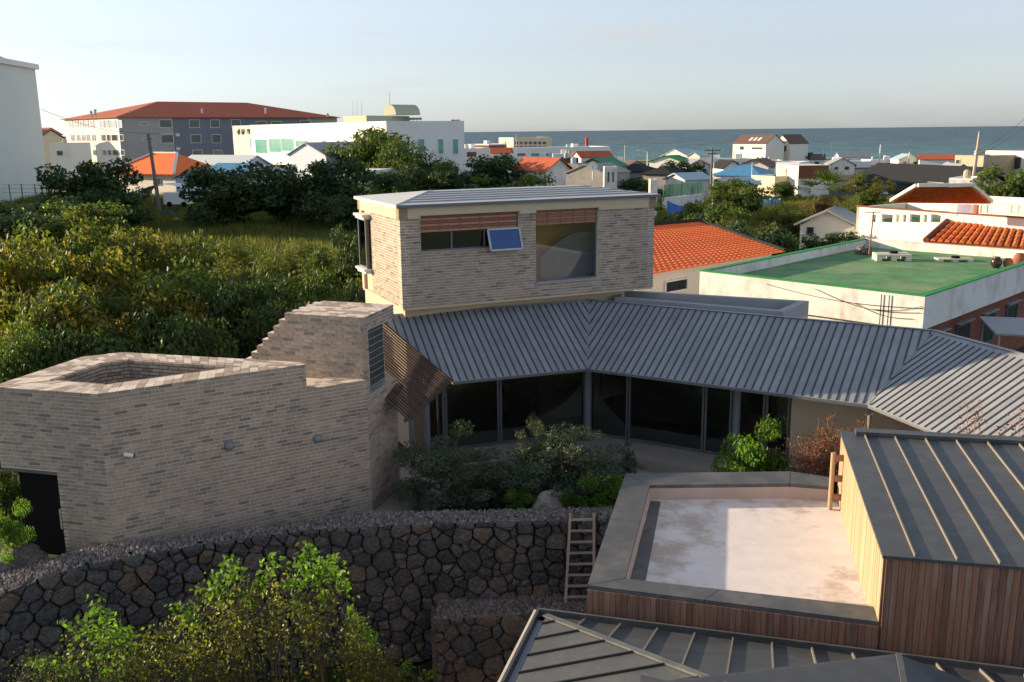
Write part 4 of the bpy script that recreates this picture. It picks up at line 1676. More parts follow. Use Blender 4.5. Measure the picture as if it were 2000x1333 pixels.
def build_hiproof():
    g0 = np.array([0.463, 17.700])
    ad = -15.5
    bd = np.array([math.cos(math.radians(ad)), math.sin(math.radians(ad))])
    ldn = np.array([bd[1], -bd[0]])          # towards the viewer
    zg, k = 1.46, 0.35
    t = thing('hip_roof_house', 'near house with a dark hipped standing-seam roof and box gutters, bottom right', 'house', (*g0, -4.6))
    in0 = g0 + bd * 0.22 + ldn * 0.22
    LB, LL, DD = 11.7, 9.0, 4.86
    roof_plane(t, (*(in0 + bd * LB), zg), ad + 180, k, [(0, 0), (LB, 0), (LB - DD, DD), (0, DD)], 0.72, DARKM, RIBM, seam_w=0.03, seam_h=0.05, start=LB - 0.8 - 0.72 * 20, margin=0.05)
    roof_plane(t, (*in0, zg), ad - 90, k, [(0, 0), (LL, 0), (LL, DD), (DD, DD)], 0.60, DARKM, DARKER, seam_w=0.03, seam_h=0.045, start=0.35, margin=0.02)
    mb = MB()
    hp = in0 + (bd + ldn) * DD
    mb.bar((*in0, zg + 0.005), (*hp, zg + k * DD + 0.005), 0.13, 0.035)
    part('hip_cap', mb, CAPM, t)
    # box gutters: floor, outer lip
    for o_, dr, ln, nm in ((g0, bd, LB + .3, ldn), (g0, ldn, LL, bd)):
        a = math.atan2(dr[1], dr[0])
        mb = MB()
        q0, q1 = o_, o_ + dr * ln
        mb.prism([tuple(p) for p in (q0 + nm * 0.06 + dr * 0.06, q1 + nm * 0.06, q1 + nm * 0.20, q0 + nm * 0.20 + dr * 0.06)], zg - 0.16, zg - 0.12)
        part('gutter', mb, DARKER if dr is bd else LEDGE, t)  # left gutter floor: the sky's reflection is put into its pale blue colour
        mb = MB()
        mb.prism([tuple(p) for p in (q0, q1, q1 + nm * 0.055, q0 + nm * 0.055 + dr * 0.055)], zg - 0.18, zg + 0.045)
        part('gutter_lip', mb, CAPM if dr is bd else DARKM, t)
    mb = MB()
    q0 = g0 - bd * 0.06
    mb.prism([tuple(p) for p in (q0 + ldn * .05, q0 + ldn * LL, q0 + ldn * LL + bd * 0.055, q0 + ldn * .05 + bd * 0.055)], zg - 0.20, zg + 0.02)
    part('white_trim', mb, STYRO, t)
    mb = MB()
    w0 = in0 + (bd + ldn) * 0.35
    mb.prism([tuple(p) for p in (w0, w0 + bd * 10.8, w0 + bd * 10.8 + ldn * 8.1, w0 + ldn * 8.1)], -5.0, zg - 0.1)
    part('wall', mb, WOODS[3], t)
    # raised roof part with its own hip
    r0, r1 = py(1250, 1340, 12.87), py(1755, 1280, 13.68)
    rf, rn = py(1985, 1366, 14.04), py(1790, 1470, 11.34)
    ln = py(1000, 1560, 10.35)
    bl = np.array([2.16, 14.67, 1.955])
    for q, nm in (([r0, r1, rn, ln], 'raised_roof_panel'), ([r1, rf, rn], 'raised_roof_hip'), ([r0, bl, rf, r1], 'raised_roof_panel')):
        mb = MB()
        for i in range(1, len(q) - 1):
            mb.slab([q[0], q[i], q[i + 1]], 0.05)
        part(nm, mb, DARKM, t)
    mb = MB()
    mb.bar(r1 + [0, 0, .01], rn + [0, 0, .01], 0.09, 0.03)
    part('raised_hip_cap', mb, CAPM, t)


build_hiproof()


# ------------------------------------------------------------------ vegetation
def quad_mesh(name, V, mats, midx, quads=True):
    """V: (n,4,3) array of leaf corners"""
    n = V.shape[0]
    k = V.shape[1]
    me = bpy.data.meshes.new(name)
    me.vertices.add(n * k)
    me.vertices.foreach_set('co', V.astype(np.float32).ravel())
    me.loops.add(n * k)
    me.loops.foreach_set('vertex_index', np.arange(n * k, dtype=np.int32))
    me.polygons.add(n)
    me.polygons.foreach_set('loop_start', np.arange(0, n * k, k, dtype=np.int32))
    for m in mats:
        me.materials.append(m)
    me.polygons.foreach_set('material_index', midx.astype(np.int32))
    me.update(calc_edges=True)
    return me


def leaf_quads(C, Nn, ln, wd):
    """C centres (n,3), Nn normals, sizes -> diamonds"""
    n = len(C)
    Nn = Nn / (np.linalg.norm(Nn, axis=1, keepdims=True) + 1e-9)
    a = nr.normal(size=(n, 3))
    T = np.cross(Nn, a)
    T /= (np.linalg.norm(T, axis=1, keepdims=True) + 1e-9)
    B = np.cross(Nn, T)
    L = (ln * nr.uniform(0.6, 1.3, n))[:, None]
    W_ = (wd * nr.uniform(0.6, 1.3, n))[:, None]
    return np.stack([C - T * L, C + B * W_ + T * L * 0.1, C + T * L, C - B * W_ + T * L * 0.1], axis=1)


CEXT = {}


def crown_mesh(name, mats, weights, n, R, Hh, leaf, nclump, seed, clump=(0.24, 0.42), hang=0.0, aspect=0.5):
    g = np.random.default_rng(seed)
    cl = []
    for i in range(nclump):
        d = g.normal(size=3)
        d /= np.linalg.norm(d)
        d[2] = d[2] * 0.9 + 0.08
        r_ = g.uniform(0.35, 0.92) if i > nclump * 0.25 else g.uniform(0.05, 0.4)
        cr_ = g.uniform(*clump)
        cl.append((*(d * r_ * np.array([R, R, Hh])), cr_ * R))
    cl = np.array(cl)
    p = cl[:, 3] ** 2
    p /= p.sum()
    idx = g.choice(len(cl), n, p=p)
    d = g.normal(size=(n, 3))
    d /= np.linalg.norm(d, axis=1, keepdims=True)
    d[:, 2] = np.where(d[:, 2] < -0.3, d[:, 2] * 0.5, d[:, 2])
    rad = cl[idx, 3] * (1 - 0.55 * g.random(n) ** 2.2) * g.uniform(0.85, 1.12, n)
    C = cl[idx, :3] + d * rad[:, None] * np.array([1, 1, 0.72])
    C[:, 2] -= hang * g.random(n)
    Nn = d * 0.6 + g.normal(size=(n, 3)) * 0.55 + np.array([0, 0, 0.35])
    V = leaf_quads(C, Nn, leaf * 0.5 * g.uniform(0.7, 1.3, n), leaf * aspect * 0.5)
    cm = g.choice(len(mats), len(cl), p=np.array(weights) / sum(weights))
    mi = np.where(g.random(n) < 0.55, cm[idx], g.choice(len(mats), n, p=np.array(weights) / sum(weights)))
    me = quad_mesh(name, V, mats, mi)
    q = V.reshape(-1, 3)
    CEXT[me.name] = (np.percentile(np.abs(q[:, 0]), 98.5), np.percentile(np.abs(q[:, 1]), 98.5), np.percentile(q[:, 2], 1), np.percentile(q[:, 2], 99.3))
    return me


CR = {}
CR['dark'] = [crown_mesh('crown', LF_DARK + LF_MID[:1], [4, 3, 3, 1], 11000, 3.0, 2.5, 0.24, 34, s_) for s_ in (1, 2)]
CR['mid'] = [crown_mesh('crown', LF_MID + LF_DARK[:1], [4, 3, 3, 2], 11000, 3.0, 2.5, 0.22, 36, s_) for s_ in (3, 4)]
CR['yel'] = [crown_mesh('crown', LF_YEL + LF_MID, [2.5, 1.7, 2.8, 2.2, 2.5, 1.5, 2], 14000, 3.0, 2.4, 0.20, 44, s_, clump=(0.16, 0.32)) for s_ in (5, 6)]
CR['fardark'] = [crown_mesh('crown', LF_DARK, [4, 3, 3], 7000, 3.0, 2.5, 0.30, 40, s_, clump=(0.18, 0.34)) for s_ in (7, 8)]
CR['farmid'] = [crown_mesh('crown', LF_MID + LF_YEL[2:3], [4, 3, 2, 2], 7000, 3.0, 2.5, 0.30, 40, s_, clump=(0.18, 0.34)) for s_ in (9, 10)]
CR['olive'] = [crown_mesh('crown', LF_OLIVE + LF_DARK[1:2], [4, 4, 2, 1.5], 9000, 1.5, 1.3, 0.10, 46, s_, clump=(0.13, 0.28), aspect=0.35) for s_ in (11, 12)]
CR['bright'] = [crown_mesh('crown', LF_BRIGHT + LF_MID[1:2], [3, 2, 3, 2], 4200, 1.2, 1.0, 0.11, 26, s_, clump=(0.16, 0.32)) for s_ in (13,)]
CR['grassy'] = [crown_mesh('crown', LF_GRASS, [3, 3, 2, 2], 7000, 2.0, 1.3, 0.30, 26, 14, aspect=0.14)]


def branchy(h, w, seed, n=7, r0=0.12):
    g = random.Random(seed)
    mb = MB()
    top = h * 0.6
    pts = [(0, 0, 0), (g.uniform(-.1, .1) * w, g.uniform(-.1, .1) * w, top * 0.5), (g.uniform(-.15, .15) * w, g.uniform(-.15, .15) * w, top)]
    mb.tube(pts, [r0, r0 * 0.75, r0 * 0.45], 7)
    for k in range(n):
        a = g.uniform(0, 6.28)
        f = g.uniform(0.35, 1.0)
        b0 = np.array(pts[1]) * (1 - f) + np.array(pts[2]) * f
        rr = w * 0.42 * g.uniform(0.6, 1)
        e = b0 + np.array([rr * math.cos(a), rr * math.sin(a), h * g.uniform(0.12, 0.35)])
        m_ = (b0 + e) / 2 + np.array([0, 0, -0.04 * h])
        mb.tube([b0, m_, e], [r0 * 0.4, r0 * 0.28, r0 * 0.1], 5)
    return mb


TR = {k: branchy(5.0, 5.0, k).mesh('trunk', BARK) for k in range(4)}
TREE_N = [0]


def tree_px(name, label, u, vt, Y, wpx, kind, group=None, cat='tree', depth=None, low=0.12, zb=None):
    """tree whose crown top is seen at (u, vt) when it stands Y metres away; wpx is its crown width in photo pixels"""
    P = py(u, vt, Y)
    zb = ground_z(P[0], Y) - 0.1 if zb is None else zb
    h = max(0.8, P[2] - zb)
    wd = wpx * Y / F_PX
    i = TREE_N[0]
    TREE_N[0] += 1
    t = thing(name, label, cat, (P[0], Y, zb), 0, group)
    me = CR[kind][i % len(CR[kind])]
    ex = CEXT[me.name]
    c = link('crown', me, t)
    ch = h * (1 - low)
    sz = ch / (ex[3] - ex[2])
    c.location = (0, 0, h - ex[3] * sz)
    c.scale = (wd / 2 / ex[0], (depth or wd) / 2 / ex[1], sz)
    c.rotation_euler = (0, 0, rng.choice((0, math.pi)) + rng.uniform(-0.5, 0.5))
    k = link('trunk', TR[i % 4], t)
    k.scale = (wd / 5.0, wd / 5.0, h / 5.0)
    k.rotation_euler = (0, 0, rng.uniform(0, 6.28))
    return t


_th = [
    (40, 462, 45, 240, 'yel', 'yellowing leafy tree at the far left edge of the thicket'),
    (190, 450, 47, 260, 'yel', 'tall golden-topped tree on the left of the thicket'),
    (320, 462, 49, 210, 'yel', 'golden-leaved tree at the top right of the sunlit thicket'),
    (110, 560, 39, 290, 'yel', 'broad yellow-green tree in front in the thicket, left of centre'),
    (10, 625, 35.5, 190, 'mid', 'green leafy bush at left edge just behind the brick building'),
    (255, 548, 41, 250, 'yel', 'olive-green tree in the middle of the thicket'),
    (395, 520, 45, 230, 'mid', 'green tree right of the thicket centre with sunlit crown'),
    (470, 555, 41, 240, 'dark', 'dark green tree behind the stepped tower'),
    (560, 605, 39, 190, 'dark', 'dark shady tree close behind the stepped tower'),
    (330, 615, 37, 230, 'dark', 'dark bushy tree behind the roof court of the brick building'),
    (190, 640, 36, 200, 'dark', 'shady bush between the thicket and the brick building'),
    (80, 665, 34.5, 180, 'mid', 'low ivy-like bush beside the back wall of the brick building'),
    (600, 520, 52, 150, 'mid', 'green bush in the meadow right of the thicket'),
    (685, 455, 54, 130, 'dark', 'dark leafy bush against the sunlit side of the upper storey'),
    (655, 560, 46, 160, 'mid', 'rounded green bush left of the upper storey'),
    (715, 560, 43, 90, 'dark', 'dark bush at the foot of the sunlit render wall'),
    (500, 500, 62, 150, 'grassy', 'yellow-green tussock clump in the meadow, left'),
    (590, 478, 66, 140, 'grassy', 'yellow-green tussock clump in the meadow, right'),
    (440, 470, 68, 140, 'grassy', 'tall grass clump at the meadow edge behind the golden trees'),
]
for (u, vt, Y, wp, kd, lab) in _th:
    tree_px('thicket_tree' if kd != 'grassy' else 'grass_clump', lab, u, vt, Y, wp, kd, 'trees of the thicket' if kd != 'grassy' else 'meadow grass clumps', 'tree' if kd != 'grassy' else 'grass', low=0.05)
_far = [
    (170, 318, 112, 175, 'fardark', 'dark round tree right of the tall pale block'),
    (60, 392, 96, 200, 'fardark', 'dark hedge tree below the tall pale block'),
    (130, 400, 88, 190, 'farmid', 'green bush in front of the dark round tree at left'),
    (235, 372, 108, 110, 'fardark', 'dark bush left of the leaning utility pole'),
    (20, 420, 84, 160, 'fardark', 'dark bush at the left picture edge behind the thicket'),
    (455, 324, 118, 200, 'fardark', 'wide dark tree left of centre behind the meadow'),
    (622, 316, 116, 190, 'fardark', 'wide dark tree in front of the white parapet, left of the upper storey'),
    (545, 352, 120, 110, 'fardark', 'dark tree between two wider ones behind the meadow'),
    (690, 385, 106, 100, 'fardark', 'dark bush touching the upper storey roof corner'),
    (725, 256, 182, 160, 'farmid', 'large green tree in front of the white hall'),
    (800, 281, 168, 140, 'mid', 'sunlit green tree before the shaded end of the white hall'),
    (655, 292, 186, 60, 'farmid', 'small bushy tree beside the grey shed roof'),
    (860, 318, 165, 80, 'mid', 'green bush at the foot of the white hall'),
    (750, 330, 150, 150, 'fardark', 'dark green bush right behind the upper storey roof'),
    (880, 335, 160, 80, 'fardark', 'dark bush below the white hall corner'),
    (960, 306, 176, 120, 'fardark', 'dark tree between the white hall and the red roofs'),
    (1000, 344, 120, 150, 'farmid', 'bright green bush peeping over the upper storey roof'),
    (1245, 350, 150, 90, 'fardark', 'dark scrub left of the green mesh fence'),
    (1335, 316, 215, 80, 'fardark', 'dark bush below the white gabled house by the sea'),
    (1440, 352, 128, 120, 'farmid', 'olive-green bush in front of the blue roofs'),
    (1485, 366, 118, 80, 'farmid', 'leafy bush left of the laundry'),
    (1535, 356, 150, 50, 'farmid', 'small round bush before the white stair house'),
    (1700, 345, 118, 70, 'yel', 'russet-green tree right of the palm'),
    (1972, 332, 98, 120, 'farmid', 'rounded green tree at the right edge above the tiled house'),
    (1325, 398, 88, 100, 'farmid', 'green bush beside the blue tarpaulin'),
    (1400, 402, 84, 120, 'farmid', 'green bush above the orange roof ridge'),
    (1450, 432, 78, 120, 'grassy', 'yellow grass clump on the slope left of the palm'),
    (1380, 415, 96, 100, 'grassy', 'yellow grass clump near the blue tarpaulin'),
    (1530, 400, 98, 110, 'grassy', 'sunlit grass clump below the laundry'),
    (1500, 452, 72, 130, 'fardark', 'dark hedge behind the orange roof'),
    (1625, 456, 74, 110, 'fardark', 'dark hedge below the palm'),
    (1420, 440, 74, 110, 'fardark', 'dark hedge at the orange roof ridge'),
    (1550, 424, 96, 60, 'yel', 'reddish bush beside the little stone hut'),
]
for (u, vt, Y, wp, kd, lab) in _far:
    tree_px('tree' if kd != 'grassy' else 'grass_clump', lab, u, vt, Y, wp, kd, 'trees of the town' if kd != 'grassy' else 'meadow grass clumps', 'tree' if kd != 'grassy' else 'grass', low=0.06)


def grass_field(name, label, poly, n, h, mats=LF_GRASS):
    xs, ys = [p[0] for p in poly], [p[1] for p in poly]
    X = nr.uniform(min(xs), max(xs), n * 3)
    Y = nr.uniform(min(ys), max(ys), n * 3)
    keep = [i for i in range(len(X)) if inside((X[i], Y[i]), poly)][:n]
    X, Y = X[keep], Y[keep]
    Z = np.array([ground_z(x, y) for x, y in zip(X, Y)])
    k = len(X)
    pat = np.array([mnoise.noise(Vector((x * 0.12, y * 0.12, 3.0))) for x, y in zip(X, Y)])
    hh = h * (0.7 + 0.6 * nr.random(k) + 0.7 * pat)
    hh = np.maximum(hh, 0.12)
    a = nr.uniform(0, 6.28, k)
    wd = h * 0.055
    T = np.stack([np.cos(a) * wd, np.sin(a) * wd, np.zeros(k)], 1)
    B0 = np.stack([X, Y, Z - 0.1], 1)
    lean = np.stack([nr.normal(0, .25, k) * hh, nr.normal(0, .25, k) * hh, hh], 1)
    V = np.stack([B0 - T, B0 + T, B0 + lean], 1)
    mi = np.clip(np.round((pat * 2.2 + 1.2 + nr.normal(0, .7, k))), 0, len(mats) - 1)
    me = quad_mesh(name, V, mats, mi)
    o = link(name, me)
    tag(o, label, 'grass', kind='stuff')


grass_field('meadow_grass', 'rough sunlit meadow grass between the thicket and the dark trees', [(-62, 60), (-14, 52), (-10, 66), (-14, 158), (-100, 158)], 80000, 0.85)
grass_field('slope_grass', 'rough yellowish grass on the slope towards the harbour', [(14, 66), (26, 66), (60, 120), (60, 150), (20, 150), (15, 95)], 45000, 0.85)
grass_field('yard_grass', 'dark dry grass at the foot of the rubble wall', [(-15, 15), (-2.4, 15), (-2.4, 25), (-6, 25), (-12, 22)], 16000, 0.35, [LF_DARK[1], LF_MID[2], LF_YEL[3]])


# leafy shrub close to the viewer
def near_shrub(name, label, contour, Y0, bases, n_stem, n_leaf, leafmats, lw, tips=(), leaf=0.085, zb=-4.6, twig=None):
    us = [c[0] for c in contour]
    t = thing(name, label, 'shrub', (bases[0][0], bases[0][1], zb), 0, 'shrubs in the foreground yard')
    tw = MB()
    tip_pts = []
    for k in range(n_stem):
        u = rng.uniform(us[0], us[-1])
        v = np.interp(u, us, [c[1] for c in contour]) + abs(rng.gauss(0, 55)) + 6
        tip_pts.append((u, v, 0))
    tip_pts += [(u, v, 1) for (u, v) in tips]
    C, N_, S_, MI = [], [], [], []
    per = max(4, n_leaf // len(tip_pts))
    for (u, v, spec) in tip_pts:
        e = py(u, v, Y0 + rng.uniform(-0.9, 0.7))
        b = min(bases, key=lambda q: abs(q[0] - e[0]) + rng.uniform(0, 1.2))
        b = np.array([b[0] + rng.uniform(-.3, .3), b[1] + rng.uniform(-.3, .3), zb])
        m_ = b * 0.45 + e * 0.55 + np.array([(b[0] - e[0]) * 0.25, 0.1, 0.5])
        pts = [b, m_, e]
        tw.tube([b, b * 0.5 + m_ * 0.5, m_, m_ * 0.5 + e * 0.5, e], [0.02, 0.016, 0.011, 0.007, 0.003], 5, cap=False)
        for j in range(per if not spec else 46):
            f = (0.35 + 0.65 * rng.random() ** 0.7) if not spec else rng.uniform(0.82, 1.0)
            p = (1 - f) ** 2 * b + 2 * f * (1 - f) * (2 * m_ - (b + e) / 2) + f * f * e
            spread = 0.30 * (1.15 - f) + 0.09 if not spec else 0.10
            off = np.array([rng.gauss(0, spread), rng.gauss(0, spread), rng.gauss(0, spread * 0.8)])
            C.append(p + off)
            N_.append(np.array([rng.gauss(0, .6), rng.gauss(0, .6) - 0.3, rng.gauss(0.5, .5)]))
            S_.append(leaf * (1.35 if spec else rng.uniform(0.6, 1.2)))
            MI.append((len(leafmats) + rng.randrange(3)) if spec else rng.choices(range(len(leafmats)), lw)[0])
        if rng.random() < 0.85:
            for q in range(4):
                f = rng.uniform(0.5, 0.95)
                p = (1 - f) ** 2 * b + 2 * f * (1 - f) * (2 * m_ - (b + e) / 2) + f * f * e
                e2 = p + np.array([rng.gauss(0, .25), rng.gauss(0, .2), rng.uniform(0.05, .4)])
                tw.tube([p, e2], [0.008, 0.003], 4, cap=False)
    V = leaf_quads(np.array(C), np.array(N_), np.array(S_) * 0.5, np.array(S_) * 0.27)
    c = link('foliage', quad_mesh('foliage', V - np.array(ORG[t.name]), list(leafmats) + LF_BRIGHT, np.array(MI)), t)
    part('stems', tw, twig or TWIG, t)


near_shrub('garden_shrub', 'large yellow-green shrub in the foreground with bright upright shoots', [(200, 1290), (300, 1195), (380, 1150), (440, 1125), (520, 1110), (600, 1110), (660, 1140), (700, 1210), (730, 1300)], 20.3,
           [(-5.6, 20.2), (-4.6, 20.5), (-3.8, 20.1), (-6.4, 20.6)], 80, 6200, LF_BUSH, [3, 3, 2, 2.0],
           tips=[(440, 1090), (448, 1100), (600, 1062), (655, 1085), (648, 1100), (535, 1082), (590, 1075), (640, 1150), (500, 1120), (610, 1110), (385, 1150), (330, 1180), (560, 1130), (470, 1150), (690, 1190), (420, 1120), (410, 1135), (625, 1090), (668, 1120), (575, 1100), (350, 1200)], leaf=0.118)
near_shrub('garden_shrub', 'bright green leafy shrub at the lower left in front of the rubble wall', [(90, 1270), (150, 1215), (190, 1185), (235, 1215), (260, 1290)], 19.6,
           [(-7.6, 19.6), (-8.2, 19.8)], 34, 1800, LF_BRIGHT + LF_BUSH[:2], [2, 2, 2, 2, 2], tips=[(120, 1220), (150, 1212), (180, 1180), (185, 1200), (215, 1222), (60, 1290), (50, 1300), (195, 1235), (232, 1230)], leaf=0.12)
near_shrub('garden_shrub', 'sparse thorny shrub with a few green sprigs left of the lower retaining wall', [(640, 1290), (690, 1225), (740, 1260), (800, 1285), (850, 1320)], 20.6,
           [(-2.9, 20.6), (-3.2, 20.4)], 40, 1700, LF_BUSH, [2, 3, 1, 3], tips=[(690, 1210), (700, 1225), (720, 1250), (800, 1300), (850, 1312)])
near_shrub('garden_shrub', 'low dark tangled shrub filling the bottom left corner', [(0, 1275), (80, 1268), (170, 1262), (260, 1280)], 19.4, [(-9.0, 19.4), (-9.8, 19.5)], 50, 4200, [LF_DARK[1], LF_MID[2], LF_YEL[3]], [3, 3, 3], leaf=0.07)

# courtyard planting
_ct = [
    ('olive_tree', 'grey-green olive-like tree beside the brick tower in the courtyard', 868, 842, 29.3, 190, 'olive', 0.04),
    ('olive_tree', 'low grey-green shrub right of the olive-like tree in the courtyard', 945, 880, 29.0, 170, 'olive', 0.0),
    ('courtyard_shrub', 'tall loose shrub in the middle of the courtyard before the glass', 1050, 812, 30.4, 90, 'olive', 0.05),
    ('courtyard_shrub', 'broad olive-green shrub in the courtyard centre', 1112, 838, 29.7, 230, 'olive', 0.0),
    ('courtyard_shrub', 'lower right part shrub of the courtyard bed near the terrace', 1190, 885, 30.0, 140, 'olive', 0.02),
    ('olive_tree', 'low dark shrub at the foot of the brick tower by the gravel', 815, 915, 28.6, 90, 'olive', 0.0),
    ('courtyard_shrub', 'low shrub filling the courtyard bed between the two larger ones', 1010, 905, 29.4, 120, 'olive', 0.0),
    ('courtyard_shrub', 'bright green shrub beside the flat roof corner', 1172, 930, 28.0, 120, 'bright', 0.02),
    ('courtyard_shrub', 'small bright fern clump at the foot of the courtyard shrubs, left', 1010, 955, 28.0, 70, 'bright', 0.0),
    ('courtyard_shrub', 'small bright fern clump at the foot of the courtyard shrubs, right', 1108, 962, 27.9, 60, 'bright', 0.0),
    ('courtyard_shrub', 'fresh green shrub in front of the right-hand glass doors', 1482, 832, 28.7, 150, 'bright', 0.05),
    ('courtyard_shrub', 'thin dark upright plant at the terrace edge', 1227, 860, 30.9, 36, 'olive', 0.0),
]
for (nm, lab, u, vt, Y, wp, kd, lo) in _ct:
    tree_px(nm, lab, u, vt, Y, wp, kd, 'courtyard plants', 'shrub', low=lo, zb=-0.98)


def twig_bush(name, label, u, vt, Y, wpx, n, zb=-0.98, leaves=900, mats=LF_RUST, twig=None, leaf=0.09):
    P = py(u, vt, Y)
    h, wd = P[2] - zb, wpx * Y / F_PX
    t = thing(name, label, 'shrub', (P[0], Y, zb), 0, 'courtyard plants')
    mb = MB()
    ends = []
    for k in range(n):
        a = rng.uniform(0, 6.28)
        r_ = wd / 2 * math.sqrt(rng.random())
        e = np.array([P[0] + r_ * math.cos(a), Y + r_ * math.sin(a) * 0.6, zb + h * rng.uniform(0.55, 1.0) * (1 - 0.25 * (r_ / (wd / 2)) ** 2)])
        b = np.array([P[0] + rng.gauss(0, wd * .08), Y + rng.gauss(0, .15), zb])
        m_ = (b + e) / 2 + np.array([rng.gauss(0, .12), rng.gauss(0, .12), 0.2])
        mb.tube([b, m_, e], [0.022, 0.014, 0.005], 4, cap=False)
        for q in range(4):
            f = rng.uniform(0.4, 1)
            p = m_ * (1 - f) + e * f
            e2 = p + np.array([rng.gauss(0, .22), rng.gauss(0, .2), rng.uniform(.02, .35)])
            mb.tube([p, e2], [0.009, 0.004], 4, cap=False)
            ends.append(e2)
            ends.append(e)
    part('twigs', mb, twig or TWIGR, t)
    C = np.array([ends[rng.randrange(len(ends))] + np.array([rng.gauss(0, .09), rng.gauss(0, .09), rng.gauss(0, .09)]) for _ in range(leaves)])
    V = leaf_quads(C, nr.normal(size=(leaves, 3)), np.full(leaves, leaf * 0.5), np.full(leaves, leaf * 0.25))
    link('leaves', quad_mesh('leaves', V - np.array(ORG[t.name]), mats, nr.integers(0, len(mats), leaves)), t)


twig_bush('bare_shrub', 'russet twiggy shrub behind the flat roof terrace', 1650, 806, 27.75, 210, 120, leaves=1500)
twig_bush('bare_shrub', 'dense russet twigs left of the pent roof corner', 1590, 838, 27.6, 120, 60, leaves=500)
twig_bush('bare_shrub', 'thin bare sapling with rust-coloured leaves before the sunlit roof', 1905, 765, 23.3, 110, 18, leaves=420, leaf=0.10)
twig_bush('bare_shrub', 'thin bare sapling with rust-coloured leaves at the right edge of the roof', 1985, 790, 23.2, 90, 16, leaves=320, leaf=0.10)


def build_boulders():
    for (u, v, Y, r_, lab) in ((30, 1085, 23.9, 0.55, 'grey boulder beside the dark doorway, larger'), (66, 1088, 24.0, 0.36, 'grey boulder beside the dark doorway, smaller'), (1075, 975, 28.2, 0.55, 'pale flat boulder among the courtyard ferns')):
        P = py(u, v, Y)
        bm = bmesh.new()
        bmesh.ops.create_icosphere(bm, subdivisions=3, radius=r_)
        for vv in bm.verts:
            n_ = mnoise.noise(vv.co * 1.8 + Vector((u, v, 0))) * 0.35 + mnoise.noise(vv.co * 5 + Vector((v, u, 0))) * 0.1
            vv.co *= 1 + n_
            vv.co.z *= 0.75
        me = bpy.data.meshes.new('boulder')
        bm.to_mesh(me)
        bm.free()
        me.materials.append(STONES[2] if u < 500 else CONC)
        o = link('boulder', me)
        o.location = (P[0], P[1], P[2] - r_ * 0.3)
        tag(o, lab, 'boulder')
    tree_px('doorway_fern', 'green ferny plant at the left edge beside the dark doorway', 22, 985, 23.7, 90, 'bright', None, 'shrub', low=0.2, zb=-0.7)
    tree_px('doorway_fern', 'ivy bush behind the cantilevered brick corner at the left edge', 2, 880, 27.2, 120, 'mid', None, 'shrub', low=0.02, zb=-1.2)


build_boulders()


def build_palm():
    Y = 86.0
    P = py(1612, 350, Y)
    zb = ground_z(P[0], Y)
    h = P[2] - zb - 0.6
    t = thing('palm_tree', 'shaggy fan palm behind the little stone hut', 'tree', (P[0], Y, zb))
    mb = MB()
    k = 9
    mb.tube([(P[0] + 0.06 * math.sin(i), Y, zb + (h - 0.8) * i / k) for i in range(k + 1)], [0.55 + 0.12 * (i % 2) - 0.015 * i for i in range(k + 1)], 9)
    part('trunk', mb, BARK, t)
    V, mi = [], []
    c = np.array([P[0], Y, zb + h - 0.8])
    for i in range(46):
        a = rng.uniform(0, 6.28)
        el = rng.uniform(-0.75, 1.3)
        ln = rng.uniform(2.3, 3.0)
        d = np.array([math.cos(a) * math.cos(el), math.sin(a) * math.cos(el), math.sin(el)])
        hub = c + d * ln * 0.5
        s_ = np.cross(d, (0, 0, 1.0))
        s_ /= np.linalg.norm(s_) + 1e-6
        u_ = np.cross(s_, d)
        for q in range(9):
            b = (q - 4) / 4 * 1.0
            dd = d * math.cos(b) + s_ * math.sin(b)
            tip = hub + dd * ln * 0.55 - np.array([0, 0, 0.35 * rng.random()])
            wv = np.cross(dd, u_) * 0.11
            V.append([hub - wv * 0.3, hub + wv * 0.3, (hub + tip) / 2 + wv, tip])
            mi.append(0 if el > -0.1 else rng.choice((1, 2)))
    link('crown', quad_mesh('crown', np.array(V) - np.array(ORG[t.name]), [LF_MID[0], LF_YEL[3], LF_YEL[1]], np.array(mi)), t)
    V, mi = [], []
    for i in range(500):         # dead fronds hanging round the trunk
        a = rng.uniform(0, 6.28)
        z = zb + rng.uniform(0.3, 1) * (h - 0.9)
        b = np.array([P[0] + 0.5 * math.cos(a), Y + 0.5 * math.sin(a), z])
        e = b + np.array([0.45 * math.cos(a), 0.45 * math.sin(a), -rng.uniform(0.5, 1.1)])
        wv = np.array([-math.sin(a), math.cos(a), 0]) * 0.10
        V.append([b - wv, b + wv, e + wv * .5, e - wv * .5])
        mi.append(rng.randrange(2))
    link('dead_fronds', quad_mesh('dead_fronds', np.array(V) - np.array(ORG[t.name]), [LF_YEL[3], LF_RUST[1]], np.array(mi)), t)


build_palm()


# ------------------------------------------------------------------ the town
def onplane(P0, P1, u, v):
    d = ray(u, v)
    o = np.array([0, 0, HC])
    n = np.array([-(P1[1] - P0[1]), P1[0] - P0[0], 0.0])
    t = ((np.array([P0[0], P0[1], 0.0]) - o) @ n) / (d @ n)
    return o + d * t


def far_window(t, P0, P1, rect, pane, frame, proud=0.05, fr=0.1):
    a, b = onplane(P0, P1, rect[0], rect[3]), onplane(P0, P1, rect[1], rect[2])
    P0, P1 = v2(P0), v2(P1)
    d = (P1 - P0) / np.linalg.norm(P1 - P0)
    s0, s1 = (v2(a) - P0) @ d, (v2(b) - P0) @ d
    ang = math.atan2(d[1], d[0])
    if s1 - s0 < 3 * fr:
        fr = (s1 - s0) / 4
    return window(t, P0, ang, s0, s1, a[2], b[2], n0=0.004, depth=proud, fr=fr, frame=frame, pane=pane)


